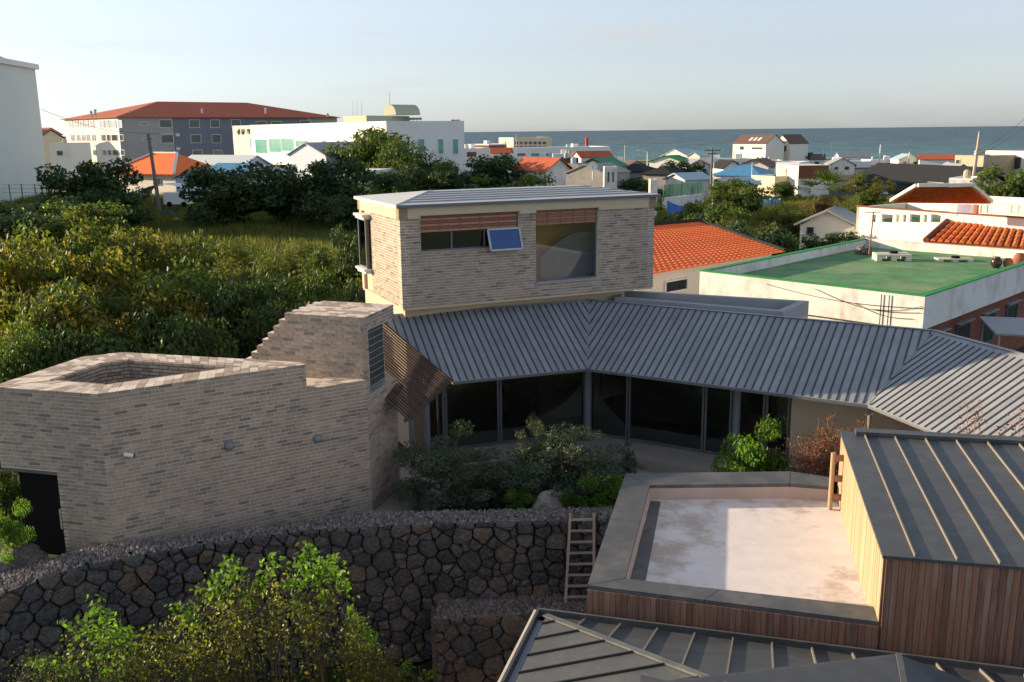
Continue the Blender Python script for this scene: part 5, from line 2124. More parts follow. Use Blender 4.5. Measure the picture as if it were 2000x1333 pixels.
def bldg(name, label, u0, u1, vt, vb, Y0, Y1, depth, wall, roof=('flat',), wins=(), side=(), cat='house', group=None, pane=None, frame=None, panels=(), under=1.5, ztop=None):
    """box building; its front runs from (u0 at Y0 metres) to (u1 at Y1 metres); vt/vb are photo rows of its wall top and foot at u0"""
    a, b = py(u0, vb, Y0), py(u1, vb, Y1)
    zt = py(u0, vt, Y0)[2] if ztop is None else ztop
    zb = min(a[2], b[2], ground_z(a[0], a[1]), ground_z(b[0], b[1])) - under
    p0, p1 = v2(a), v2(b)
    d = (p1 - p0) / np.linalg.norm(p1 - p0)
    n = np.array([-d[1], d[0]])
    fp = [p0, p1, p1 + n * depth, p0 + n * depth]
    t = thing(name, label, cat, (*p0, zb), 0, group)
    mb = MB()
    mb.prism([tuple(q) for q in fp], zb, zt)
    part('wall', mb, wall, t)
    for (ua, ub, va, vb_, m_) in panels:
        A, B = onplane(p0, p1, ua, vb_), onplane(p0, p1, ub, va)
        mb = MB()
        facebox(mb, p0, math.atan2(d[1], d[0]), max(0, (v2(A) - p0) @ d), (v2(B) - p0) @ d, A[2], min(B[2], zt), 0.0, 0.03)
        part('facade_panel', mb, m_, t)
    pr0 = 0.05
    for r in wins:
        far_window(t, p0, p1, r[:4], r[4] if len(r) > 4 else (pane or PANE), frame or FRAME, proud=0.09, fr=0.12 if Y0 > 120 else 0.08)
    for (ed, rects) in side:
        A, B = fp[ed], fp[(ed + 1) % 4]
        for r in rects:
            far_window(t, A, B, r[:4], r[4] if len(r) > 4 else (pane or PANE), frame or FRAME, proud=0.09, fr=0.12)
    if roof[0] == 'flat':
        pm = roof[1] if len(roof) > 1 else wall
        h = roof[2] if len(roof) > 2 else 0.5
        th = 0.25
        inn = [fp[0] + d * th + n * th, fp[1] - d * th + n * th, fp[2] - d * th - n * th, fp[3] + d * th - n * th]
        for i in range(4):
            j = (i + 1) % 4
            mb = MB()
            mb.prism([tuple(x) for x in (fp[i], fp[j], inn[j], inn[i])], zt, zt + h)
            part('parapet', mb, pm, t)
        if name in ('old_house', 'concrete_house', 'harbour_house', 'market_hall'):
            g_ = random.Random(u0 * 7 + int(Y0))
            W0 = np.linalg.norm(fp[1] - fp[0])
            for q in range(1 if W0 < 9 else 3):
                p_ = fp[0] + d * W0 * g_.uniform(0.2, 0.8) + n * depth * g_.uniform(0.25, 0.6)
                mb = MB()
                if g_.random() < 0.55:
                    mb.lathe((p_[0], p_[1], zt), [(0.5, 0.0), (0.55, 0.7), (0.5, 1.2), (0.25, 1.4)], 10)
                    part('water_tank', mb, g_.choice((BLUEL, TANW, STEEL)), t)
                else:
                    mb.prism([tuple(p_), tuple(p_ + d * 1.6), tuple(p_ + d * 1.6 + n * 1.8), tuple(p_ + n * 1.8)], zt, zt + 1.5)
                    part('stair_head', mb, pm, t)
    elif roof[0] in ('hip', 'gable'):
        mat, rise, ov = roof[1:4]
        axis = roof[4] if len(roof) > 4 else None
        _roof(t, fp, zt, rise, ov, mat, roof[0] == 'gable', axis, wall)
    return t, fp, zb, zt


def _roof(t, fp, z, rise, ov, mat, gable, axis, wall):
    p = [v2(q) for q in fp]
    if axis is None:
        axis = 0 if np.linalg.norm(p[1] - p[0]) >= np.linalg.norm(p[2] - p[1]) else 1
    if axis == 1:
        p = p[1:] + p[:1]
    d = (p[1] - p[0]) / np.linalg.norm(p[1] - p[0])
    n = (p[3] - p[0]) / np.linalg.norm(p[3] - p[0])
    e = [p[0] - d * ov - n * ov, p[1] + d * ov - n * ov, p[2] + d * ov + n * ov, p[3] - d * ov + n * ov]
    W_ = np.linalg.norm(e[3] - e[0])
    h = 0 if gable else min(W_ / 2, np.linalg.norm(e[1] - e[0]) * 0.42)
    m0, m1 = (e[0] + e[3]) / 2 + d * h, (e[1] + e[2]) / 2 - d * h
    z = z + 0.02
    mb = MB()
    mb.slab([(*e[0], z), (*e[1], z), (*m1, z + rise), (*m0, z + rise)], 0.15)
    part('roof', mb, mat, t)
    mb = MB()
    mb.slab([(*e[2], z), (*e[3], z), (*m0, z + rise), (*m1, z + rise)], 0.15)
    part('roof', mb, mat, t)
    if not gable:
        for a, b, m_ in ((e[1], e[2], m1), (e[3], e[0], m0)):
            mb = MB()
            mb.slab([(*a, z), (*b, z), (*m_, z + rise)], 0.15)
            part('roof', mb, mat, t)
    else:
        for a, b, s_ in ((p[0], p[3], 1), (p[1], p[2], -1)):
            m_ = (a + b) / 2
            mb = MB()
            q = [(*(a + d * s_ * 0.01), z - 0.1), (*(b + d * s_ * 0.01), z - 0.1), (*(m_ + d * s_ * 0.01), z + rise - 0.12)]
            mb.v += q + [tuple(np.array(x) + np.array([*(d * s_ * 0.25), 0])) for x in q]
            mb.f += [(0, 1, 2), (5, 4, 3), (0, 3, 4, 1), (1, 4, 5, 2), (2, 5, 3, 0)]
            mb.m += [0] * 5
            part('gable', mb, wall, t)


# tall pale block at the left edge
t, fp, zb, zt = bldg('tower_block', 'tall blank pale green-white block at the left edge', -150, 97, 136, 384, 118, 160, 12, PALEG, ('none',), cat='building', ztop=py(68, 136, 160)[2])
dd_ = (fp[1] - fp[0]) / np.linalg.norm(fp[1] - fp[0])
nn2 = np.array([-dd_[1], dd_[0]])
cf = [fp[0] - dd_ * .5 - nn2 * .5, fp[1] + dd_ * .5 - nn2 * .5, fp[2] + dd_ * .5 + nn2 * .5, fp[3] - dd_ * .5 + nn2 * .5]
mb = MB()
mb.prism([tuple(q) for q in cf], zt, zt + 0.8)
part('cornice', mb, WHITE, t)
mb = MB()
mb.slab([(*(fp[0] + nn2 * .3), zt + 3.2), (*(fp[1] - dd_ * 9 + nn2 * .3), zt + 0.83), (*(fp[2] - dd_ * 9), zt + 0.83), (*fp[3], zt + 3.2)], 0.1)
part('roof', mb, BLACKR, t)
mb = MB()
s_e = (v2(onplane(fp[0], fp[1], 8, 300)) - fp[0]) @ dd_
facebox(mb, fp[0], math.atan2(dd_[1], dd_[0]), 0, s_e, zb, onplane(fp[0], fp[1], 4, 238)[2], 0.004, 0.7)
part('projecting_bay', mb, PALEG, t)
f = thing('mesh_fence', 'low green wire fence at the foot of the tall pale block', 'fence', tuple(py(60, 384, 140)))
for u in (20, 44, 70, 92):
    P = py(u, 382, 140)
    mb = MB()
    mb.box(P[0] - .06, P[0] + .06, 139.94, 140.06, P[2] - 1.0, P[2] + 1.6)
    part('post', mb, GREENF, f)
for k in range(3):
    a, b = py(-20, 382, 140), py(95, 382, 140)
    mb = MB()
    mb.bar((a[0], 140, a[2] + 0.4 + k * 0.55), (b[0], 140, b[2] + 0.4 + k * 0.55), 0.04, 0.04)
    part('rail', mb, GREENF, f)

# apartment block with red hipped roof
fr_w = []
for va, vb_, du in ((234, 250, 0), (263, 280, 3), (293, 306, 6)):
    for (a, b) in ((312, 335), (370, 389), (411, 428), (452, 469)):
        fr_w.append((a + du, b + du, va, vb_))
fr_w += [(586, 605, 235, 244), (500, 520, 237, 246), (530, 550, 237, 246), (274, 290, 240, 244), (278, 293, 270, 275)]
t, fp, zb, zt = bldg('apartment_block', 'long apartment block with red hipped roof and slate-blue front', 240, 663, 229, 330, 290, 342, 10, BLUEW, ('none',), wins=fr_w,
                     panels=[(345, 600, 230, 332, SLATEW)], cat='building', frame=WHITE)
P3 = v2(py(135, 320, 322))
fp2 = [fp[0], fp[1], fp[1] + (P3 - fp[0]), P3]
mb = MB()
mb.prism([tuple(q) for q in (fp[0] + (fp[1] - fp[0]) * 0.0005, fp[1] - (fp[1] - fp[0]) * 0.0005, fp2[2], P3)], zb, zt - 0.01)
part('wall', mb, WHITEC, t)
lw_ = []
for va, vb_, du in ((235, 250, 0), (263, 276, 3), (293, 304, 5)):
    for (a, b) in ((137, 142), (148, 153), (158, 163), (167, 172), (178, 183), (196, 203), (207, 212), (216, 226), (232, 238)):
        lw_.append((a + du, b + du, va, vb_))
for r in lw_:
    far_window(t, P3, fp[0], r, PANE, WHITE, proud=0.12, fr=0.12)
_roof(t, fp2, zt, 5.4, 1.0, REDR, False, 0, WHITE)
for (u, v) in ((178, 222), (186, 219), (253, 221), (395, 217), (519, 215), (640, 226)):
    P = py(u, v, 296 + (u - 240) * 0.11)
    mb = MB()
    mb.tube([(P[0], P[1], P[2] - 1.2), (P[0], P[1], P[2] + .3)], [0.35, 0.35], 8)
    mb.tube([(P[0], P[1], P[2] + .3), (P[0], P[1], P[2] + .8)], [0.6, 0.15], 8)
    part('roof_vent', mb, STEEL, t)
for (u, v) in ((348, 264), (349, 291)):
    A = onplane(fp[0], fp[1], u, v)
    mb = MB()
    mb.box(A[0] - .5, A[0] + .5, A[1] - 0.9, A[1] - 0.1, A[2] - .45, A[2] + .45)
    part('air_conditioner', mb, WHITE, t)

# white hall with sign, penthouse and vaulted roof
t, fp, zb, zt = bldg('white_hall', 'large white hall with green glazing, lettered sign and vaulted roof structure', 495, 758, 247, 340, 262, 205, 20, WHITE, ('flat', WHITE, 0.3),
                     wins=[(500, 521, 272, 300, PANEG), (527, 549, 271, 298, PANEG), (552, 573, 270, 296, PANEG), (578, 601, 274, 288, PANEG), (630, 636, 275, 281), (658, 664, 274, 280)], cat='building', frame=WHITE)
for r in ((816, 829, 271, 299), (855, 866, 271, 302), (884, 895, 271, 302), (858, 866, 326, 338), (886, 896, 324, 345)):
    far_window(t, fp[1], fp[2], r, PANEG if r[2] < 300 else PANE, WHITE, proud=0.1, fr=0.15)
S0, S1 = v2(py(459, 320, 272)), v2(py(493, 320, 266))
sd_ = (S1 - S0) / np.linalg.norm(S1 - S0)
sn_ = np.array([-sd_[1], sd_[0]])
zs = py(460, 246, 272)[2]
mb = MB()
mb.prism([tuple(q) for q in (S0, S1, S1 + sn_ * 12, S0 + sn_ * 12)], zb, zs)
part('sign_tower', mb, WHITEC, t)
far_window(t, S0, S1, (489, 493, 269, 290), PANEG, WHITE, proud=0.06, fr=0.1)
# the three dark glyphs of the sign
_ga = onplane(S0, S1, 462, 262)


def glyph(strokes, u_, m_, nm='sign_letter'):
    mb = MB()
    for st in strokes:
        pts = []
        for (x, y) in st:
            A = onplane(S0, S1, u_ + x, 263 - y)
            pts.append((A[0] - sn_[0] * 0.12, A[1] - sn_[1] * 0.12, A[2]))
        mb.tube(pts, [0.16] * len(pts), 6)
    part(nm, mb, m_, t)


SIGN = M('sign_dark', (0.06, 0.06, 0.045), rough=0.6)
SIGNO = M('sign_orange', (0.55, 0.25, 0.05), rough=0.6)
glyph([[(4, 11), (4.4, 5), (4, 2), (2.5, 0.5)]], 463, SIGN)
glyph([[(0.5, 7), (2, 5.5), (1.2, 3)]], 463, SIGNO, 'sign_accent')
glyph([[(5.5, 9), (0.5, 9.4), (0.5, 6.4), (5.5, 6)], [(3, 6), (3, 3.6)], [(0.5, 3.2), (2.5, 4.4), (5, 3), (3, 0.6), (0.6, 2)]], 472, SIGN)
glyph([[(0.6, 9.5), (3.4, 9.5), (3.4, 6.4), (0.8, 6.4), (0.6, 9.5)], [(6.4, 11), (6.4, 4.2)], [(4.6, 8.4), (6.2, 8.4)], [(0.8, 3.4), (6, 3.4), (5.8, 0.4)]], 482.5, SIGN)
# penthouse, vault, masts, tanks
Q0, Q1, Q2 = v2(py(671, 240, 222)), v2(py(716, 240, 212)), v2(py(800, 240, 226))
qn = (Q2 - Q1) / np.linalg.norm(Q2 - Q1) * 8
mb = MB()
mb.prism([tuple(q) for q in (Q0, Q1, Q2, Q0 + (Q2 - Q1))], zt, py(716, 226, 212)[2])
part('penthouse', mb, M('olive_cream', (0.42, 0.42, 0.31), rough=0.85, var=0.05), t)
V0, V1 = py(747, 226, 224), py(775, 226, 220)
mb = MB()
c0 = py(761, 226, 221)
r_ = 20 * 221 / F_PX * 0.98
ax = np.array([0.72, 0.70, 0])
sx_ = np.array([0.70, -0.72, 0])
n = 12
for i in range(n + 1):
    a = math.pi * i / n
    o_ = sx_ * (-math.cos(a) * r_) + np.array([0, 0, math.sin(a) * r_ * 1.0 + 0.1])
    mb.v.append(tuple(c0 + o_))
    mb.v.append(tuple(c0 + o_ + ax * 7))
for i in range(n):
    mb.f.append((2 * i, 2 * i + 1, 2 * i + 3, 2 * i + 2))
    mb.m.append(0)
mb.f.append(tuple(2 * i for i in range(n + 1)))
mb.f.append(tuple(2 * i + 1 for i in range(n + 1))[::-1])
mb.m += [0, 0]
part('vaulted_roof', mb, MATS['olive_cream'], t)
for (u, va, vb_, r_) in ((761, 180, 208, 0.10), (689, 197, 226, 0.06), (697, 197, 226, 0.06), (706, 196, 226, 0.06)):
    a, b = py(u, va, 221), py(u, vb_, 221)
    mb = MB()
    mb.tube([b, a], [r_, r_ * 0.6], 6)
    part('mast', mb, STEEL, t)
for (u, w_) in ((884, 10), (894, 9)):
    a = py(u, 247, 228)
    mb = MB()
    mb.tube([(a[0], a[1], zt), (a[0], a[1], py(u, 234, 228)[2])], [0.58, 0.58], 12)
    part('water_tank', mb, TANW if u < 890 else BLUEL, t)
mb = MB()
P = py(802, 240, 224)
for k in range(5):
    mb.bar((P[0] - 1 + k * .8, P[1], P[2] - 1), (P[0] - .8 + k * .8, P[1], P[2] + 1.2), 0.12, 0.12)
mb.bar((P[0] - 1, P[1], P[2] + 0.6), (P[0] + 2.6, P[1], P[2] + 0.6), 0.5, 0.5)
part('roof_plant', mb, GREYW, t)

# ------- small houses of the old town, left to right: label, name, u0,u1,vt,vb,Y0,Y1,depth,wall,roof,windows
HG = 'houses of the old town'
bldg('old_house', 'far cream house with dark roof between the tall block and the apartments', 82, 128, 270, 312, 262, 268, 8, CREAM, ('gable', BLACKR, 2.2, 0.4), wins=[(112, 122, 293, 303)], group=HG)
bldg('old_house', 'small far house with a dark red gabled roof left of the apartments', 84, 124, 264, 300, 300, 306, 8, CREAM, ('gable', REDR, 2.2, 0.4), group=HG)
bldg('old_house', 'cream flat-roofed annex beside the left end of the apartments', 100, 140, 282, 318, 240, 238, 7, WHITEC, ('flat', WHITEC, 0.3), wins=[(112, 122, 295, 304)], group=HG)
t, fp, zb, zt = bldg('tiled_house', 'house with an orange tiled hipped roof and white ridges left of centre', 232, 345, 338, 382, 168, 160, 9, WHITEC, ('none',), wins=[(255, 266, 350, 362), (300, 315, 350, 362)], group=HG)
_roof(t, fp, zt, 3.2, 1.3, ORANGER, False, 0, WHITE)
dd_ = (fp[1] - fp[0]) / np.linalg.norm(fp[1] - fp[0])
nn2 = np.array([-dd_[1], dd_[0]])
e_ = [fp[0] - dd_ * 1.3 - nn2 * 1.3, fp[1] + dd_ * 1.3 - nn2 * 1.3, fp[2] + dd_ * 1.3 + nn2 * 1.3, fp[3] - dd_ * 1.3 + nn2 * 1.3]
W_ = np.linalg.norm(e_[3] - e_[0])
h_ = min(W_ / 2, np.linalg.norm(e_[1] - e_[0]) * 0.42)
m0_, m1_ = (e_[0] + e_[3]) / 2 + dd_ * h_, (e_[1] + e_[2]) / 2 - dd_ * h_
for a, b, za, zb_ in ((e_[0], m0_, zt, zt + 3.2), (m0_, m1_, zt + 3.2, zt + 3.2), (e_[1], m1_, zt, zt + 3.2), (e_[3], m0_, zt, zt + 3.2)):
    mb = MB()
    mb.bar((*a, za + 0.04), (*b, zb_ + 0.04), 0.45, 0.28)
    part('ridge_tiles', mb, WHITE, t)
bldg('old_house', 'house with a pale blue-white roof in front of the apartments', 345, 465, 330, 352, 178, 170, 9, BLUEW, ('gable', PALER, 2.4, 0.6), group=HG)
bldg('old_house', 'low house with a blue and white roof beside the wide dark tree', 405, 478, 338, 360, 158, 154, 6, WHITE, ('gable', BLUER, 1.5, 0.4), group=HG)
bldg('old_house', 'white lean-to with small blue gable right of the orange tiled house', 345, 398, 348, 368, 150, 148, 5, BLUEW, ('gable', BLUEL, 1.2, 0.5, 1), group=HG)
bldg('grey_shed', 'grey-roofed shed in front of the white hall', 565, 638, 303, 335, 190, 182, 12, BLUEW, ('gable', GREYR, 2.4, 0.4, 1), group=HG, cat='shed')
t, fp, zb, zt = bldg('perforated_parapet', 'white pierced roof parapet beside the dark trees before the white hall', 655, 733, 333, 352, 160, 158, 8, WHITE, ('none',), wins=[(675, 680, 338, 342), (690, 695, 338, 342), (704, 709, 337, 341), (716, 721, 336, 340), (725, 729, 336, 340)], group=HG)
bldg('perforated_parapet', 'low white flat house behind the wide dark trees, left', 500, 560, 330, 348, 165, 165, 8, WHITE, ('flat', WHITE, 0.4), wins=[(512, 518, 335, 339), (528, 534, 335, 339), (543, 549, 335, 339)], group=HG)
# towards the harbour
bldg('old_house', 'white house with a stair ramp right of the white hall', 905, 958, 293, 330, 280, 285, 9, WHITE, ('flat', WHITE, 0.4), wins=[(912, 930, 297, 307, DKRED)], group=HG)
bldg('old_house', 'small red-walled house behind the stair house', 955, 990, 284, 310, 330, 335, 9, DKRED, ('flat', WHITE, 0.4), wins=[(968, 974, 288, 294)], group=HG)
bldg('harbour_hall', 'cream harbour building with open upper decks against the sea', 1003, 1078, 272, 300, 400, 408, 14, CREAM, ('flat', CREAM, 0.6), wins=[(1006 + 9 * k, 1012 + 9 * k, 277, 282) for k in range(7)] + [(1006 + 9 * k, 1012 + 9 * k, 285, 289) for k in range(7)], cat='building')
bldg('market_hall', 'long low white harbour hall below the red beacon', 992, 1192, 293, 318, 320, 335, 16, WHITE, ('flat', WHITE, 0.5), wins=[(1010 + 28 * k, 1026 + 28 * k, 300, 305) for k in range(6)], cat='building')
bldg('old_house', 'house with a red roof slope behind the upper storey', 1000, 1066, 333, 352, 176, 168, 6, WHITEW, ('gable', REDR, 2.3, 0.5, 0), group=HG)
bldg('old_house', 'small brown-fronted flat house among the harbour roofs', 1046, 1066, 311, 335, 225, 225, 6, DKRED, ('flat', WHITE, 0.3), group=HG)
bldg('old_house', 'white house with a pierced parapet among the harbour roofs', 1063, 1097, 311, 335, 220, 220, 6, WHITE, ('flat', WHITE, 0.2), wins=[(1067 + 6 * k, 1070 + 6 * k, 313, 316) for k in range(5)], group=HG)
bldg('old_house', 'dark red low house behind the grey corrugated one', 1096, 1130, 311, 330, 235, 235, 6, DKRED, ('flat', DKRED, 0.2), group=HG)
bldg('old_house', 'grey corrugated house left of the green roof', 1096, 1130, 322, 345, 190, 188, 6, GREYR, ('flat', GREYR, 0.2), group=HG)
bldg('old_house', 'house with a dark green gabled roof beside the satellite dish', 1128, 1190, 326, 350, 200, 196, 8, GREYW, ('gable', GREENF, 1.8, 0.5), group=HG)
bldg('old_house', 'rough grey stone house right behind the upper storey roof', 1105, 1180, 338, 372, 150, 146, 8, GREYW, ('gable', GREYW, 1.4, 0.2), group=HG)
bldg('cottage', 'slim white chimney-like house right of the satellite dish', 1180, 1205, 330, 364, 140, 140, 1.6, WHITEW, ('flat', WHITE, 0.3), wins=[(1187, 1190, 336, 356), (1196, 1199, 336, 356)], group=HG)
bldg('cottage', 'white cottage end above the right roof corner of the upper storey', 1270, 1284, 354, 375, 120, 120, 1.5, WHITEW, ('flat', WHITE, 0.2), group=HG)
bldg('old_house', 'low house with a dark slate hipped roof left of the street lamp', 1196, 1262, 335, 352, 210, 206, 8, GREYW, ('hip', BLACKR, 1.6, 0.5), group=HG)
bldg('old_house', 'second dark-roofed low house right of the street lamp', 1255, 1310, 340, 358, 175, 172, 7, GREYW, ('hip', BLACKR, 1.3, 0.5), group=HG)
bldg('old_house', 'low house with a green-and-white gable below the white seaside gable', 1268, 1330, 316, 330, 255, 250, 8, WHITE, ('gable', GREENT, 1.6, 0.5, 1), group=HG)
bldg('old_house', 'little house with a pale blue lean-to roof beside the green mesh', 1300, 1338, 350, 366, 150, 146, 5, WHITEW, ('gable', BLUEL, 1.0, 0.4), group=HG)
bldg('seaside_house', 'white gabled house by the sea left of the brown-roofed pair', 1290, 1345, 306, 330, 340, 330, 9, WHITEC, ('gable', BLUEL, 2.6, 0.3, 1), wins=[(1311, 1317, 303, 310)], group=HG)
bldg('seaside_house', 'small white gabled house just right of the white seaside gable', 1342, 1366, 306, 328, 325, 322, 8, WHITEC, ('gable', BLUEL, 1.6, 0.3, 1), wins=[(1352, 1358, 312, 320)], group=HG)
for (a, b, Y0, Y1, lab, nw) in ((1430, 1494, 330, 318, 'left and longer half of the cream gabled pair with brown roofs by the sea', 3), (1509, 1541, 330, 324, 'right and shorter half of the cream gabled pair with brown roofs by the sea', 1)):
    t, fp, zb, zt = bldg('gabled_house', lab, a, b, 281, 322, Y0, Y1, 9.0, WHITEC, ('gable', BROWNR, 3.0, 0.25), wins=([(1445, 1453, 286, 293), (1468, 1489, 288, 292), (1478, 1482, 307, 315), (1487, 1491, 307, 315)] if nw == 3 else [(1526, 1536, 285, 296)]), group=HG)
    for k in range(nw):
        f_ = (k + 1.0) / (nw + 1.2)
        dd_ = (fp[1] - fp[0])
        nn2 = np.array([-dd_[1], dd_[0]]) / np.linalg.norm(dd_)
        p_ = fp[0] + dd_ * (0.30 + 0.55 * f_ * (1 if nw > 1 else 0.8)) + nn2 * 2.0
        mb = MB()
        sl = 3.0 / 4.75
        z_ = zt + sl * (2.0 + 0.25)
        du = dd_ / np.linalg.norm(dd_)
        mb.slab([(*(p_ - du * .55 - nn2 * 0.8), z_ - sl * .8 + .12), (*(p_ + du * .55 - nn2 * 0.8), z_ - sl * .8 + .12), (*(p_ + du * .55 + nn2 * 0.8), z_ + sl * .8 + .12), (*(p_ - du * .55 + nn2 * 0.8), z_ + sl * .8 + .12)], 0.08)
        part('roof_window', mb, PALER, t)
bldg('seaside_house', 'small dark-roofed white cottage right of the cream gabled pair', 1560, 1577, 312, 326, 330, 328, 7, WHITE, ('gable', BLACKR, 2.2, 0.3, 1), group=HG)
bldg('old_house', 'white row with openings below the cream gabled pair', 1390, 1470, 313, 335, 270, 268, 8, WHITE, ('flat', WHITE, 0.3), wins=[(1397 + 13 * k, 1404 + 13 * k, 317, 323) for k in range(5)], group=HG)
bldg('old_house', 'brown-roofed low house between the white row and the stair house', 1440, 1500, 326, 345, 220, 216, 8, WHITEW, ('gable', BROWNR, 1.8, 0.6), group=HG)
bldg('old_house', 'house with a bright blue hipped roof behind the bushes', 1392, 1482, 342, 372, 178, 172, 8, WHITEW, ('hip', BLUER, 1.8, 0.6), wins=[(1408, 1420, 347, 356)], group=HG)
bldg('old_house', 'lower house with a pale blue roof below the bright blue one', 1382, 1425, 360, 384, 150, 146, 6, CREAM, ('gable', BLUEL, 1.0, 0.5), group=HG)
bldg('old_house', 'cream cube house with a rooftop tank left of the white stair house', 1466, 1512, 346, 378, 165, 160, 7, CREAM, ('flat', CREAM, 0.3), wins=[(1478, 1486, 352, 362)], group=HG)
t, fp, zb, zt = bldg('stair_house', 'white house with a steep green outside stair', 1512, 1558, 322, 385, 168, 166, 8, WHITE, ('flat', WHITE, 0.4), wins=[(1543, 1549, 352, 374)], group=HG)
mb = MB()
for k in range(16):
    A = onplane(fp[0], fp[1], 1517 + k * 1.0, 335 + k * 2.9)
    nrm_ = np.array([(fp[1] - fp[0])[1], -(fp[1] - fp[0])[0]]) / np.linalg.norm(fp[1] - fp[0])
    mb.box(A[0] - .4, A[0] + .5, A[1] - 1.2, A[1] - 0.05, A[2] - 0.3, A[2])
part('stair', mb, GREENT, t)
bldg('old_house', 'dark red-brown flat-faced house right of the white stair house', 1557, 1618, 324, 384, 158, 159, 8, WHITEW, ('none',), panels=[(1557, 1619, 323, 350, DKRED)], group=HG)
bldg('black_roof_hall', 'white single-storey hall with a long black gabled roof', 1664, 1850, 352, 392, 172, 150, 12, WHITE, ('gable', BLACKR, 2.9, 0.9, 0), wins=[(1735, 1790, 358, 380), (1812, 1844, 357, 364)], cat='building')
bldg('harbour_house', 'white harbour shed with a low red roof at the shore', 1795, 1862, 312, 328, 340, 336, 10, WHITE, ('gable', REDR, 1.6, 0.4), wins=[(1838, 1852, 320, 326)], group=HG)
bldg('harbour_house', 'white flat shed row along the shore', 1590, 1700, 318, 330, 330, 330, 9, WHITE, ('flat', WHITE, 0.3), wins=[(1605 + 20 * k, 1613 + 20 * k, 321, 326) for k in range(4)], group=HG)
bldg('harbour_house', 'white parapet house below the concrete block at right', 1822, 1880, 328, 350, 230, 228, 8, WHITE, ('flat', WHITE, 0.3), group=HG)
bldg('concrete_house', 'tan concrete-block house with square openings near the right-hand pole', 1862, 1918, 306, 345, 215, 208, 10, TANW, ('flat', TANW, 0.3), wins=[(1866, 1876, 312, 326), (1900, 1908, 320, 330)], group=HG)
bldg('concrete_house', 'pale concrete house with wide dark openings at the right edge', 1920, 2030, 298, 350, 220, 205, 12, WHITEC, ('flat', WHITEC, 0.4), wins=[(1940, 1962, 318, 344), (1966, 1995, 308, 330)], group=HG)
bldg('old_house', 'low flat white canopy house left of the rounded green tree', 1852, 1898, 352, 368, 140, 138, 7, WHITEW, ('flat', WHITE, 0.3), group=HG)
t, fp, zb, zt = bldg('stone_hut', 'little hut with a rough pale stone roof beside the palm', 1562, 1668, 438, 462, 82, 80, 5, WHITEC, ('gable', GREYR, 1.3, 0.5), wins=[(1575, 1590, 444, 458)], group=HG)


_fill = [
    (925, 960, 306, 322, 300, WHITE, 'flat', None, 'low white house just right of the white hall'),
    (958, 996, 300, 318, 310, WHITEC, 'gable', REDR, 'little red-roofed house left of the harbour hall'),
    (1080, 1140, 303, 320, 300, WHITE, 'flat', None, 'low white shed in front of the long harbour hall'),
    (1135, 1196, 308, 326, 262, WHITEW, 'gable', REDR, 'red-roofed house in front of the right end of the harbour hall'),
    (1190, 1226, 318, 332, 262, WHITEC, 'flat', None, 'cream flat house left of the street lamp'),
    (1362, 1404, 312, 328, 330, WHITE, 'gable', PALER, 'pale-roofed boat shed left of the cream gabled pair'),
    (1340, 1390, 326, 342, 245, WHITEW, 'gable', GREYR, 'grey-roofed cottage left of the concrete utility pole'),
    (1496, 1530, 316, 330, 300, WHITE, 'flat', None, 'white flat house below the gap of the gabled pair'),
    (1560, 1610, 312, 326, 330, WHITEC, 'gable', BROWNR, 'brown-roofed cottage at the shore left of the masts'),
    (1640, 1700, 308, 322, 380, WHITE, 'gable', GREYR, 'grey-roofed boat shed behind the white shore row'),
    (1700, 1760, 314, 327, 360, WHITE, 'flat', None, 'white quay building behind the black roof, left'),
    (1755, 1800, 312, 326, 350, WHITEC, 'gable', BLUEL, 'pale blue-roofed quay house behind the black roof, right'),
    (1620, 1668, 322, 338, 255, WHITEW, 'gable', GREYR, 'grey-roofed house just left of the black-roofed hall'),
    (1855, 1900, 338, 354, 190, WHITEW, 'gable', GREYR, 'small grey-roofed house at the foot of the tall tan pole'),
    (1225, 1262, 326, 340, 240, WHITEW, 'gable', BROWNR, 'brown-roofed cottage behind the dark slate roofs'),
    (1412, 1450, 330, 345, 235, WHITE, 'gable', BLACKR, 'dark-roofed cottage behind the bright blue roof'),
]
for (a, b, va, vb_, Y, wm, rk, rm, lab) in _fill:
    w_ = (b - a) * Y / F_PX
    bldg('old_house', lab, a, b, va, vb_, Y, Y + rng.uniform(-0.25, 0.25) * w_, rng.uniform(6, 9), wm, ('flat', wm, 0.3) if rk == 'flat' else ('gable', rm, rng.uniform(1.4, 2.0), 0.4),
         wins=[(a + (b - a) * .2, a + (b - a) * .36, va + 4, va + 10), (a + (b - a) * .62, a + (b - a) * .8, va + 4, va + 10)], group=HG)


# ------- beacon, dish, poles, lamps, fences, laundry
def pole(name, label, u, va, vb_, Y, r_, mat, lean=0.0, arm=None, group='poles of the town', cat='pole'):
    a, b = py(u, vb_, Y), py(u, va, Y)
    t = thing(name, label, cat, (a[0], Y, a[2] - 1.0), 0, group)
    mb = MB()
    mb.tube([(a[0], Y, a[2] - 1.0), (a[0] + lean, Y, b[2])], [r_, r_ * 0.7], 8)
    part('shaft', mb, mat, t)
    if arm:
        for (f, ln) in arm:
            z = a[2] + (b[2] - a[2]) * f
            mb = MB()
            mb.bar((a[0] + lean * f - ln / 2, Y - 0.12, z), (a[0] + lean * f + ln / 2, Y - 0.12, z), 0.14, 0.14)
            part('crossarm', mb, mat, t)
    return t, a, b


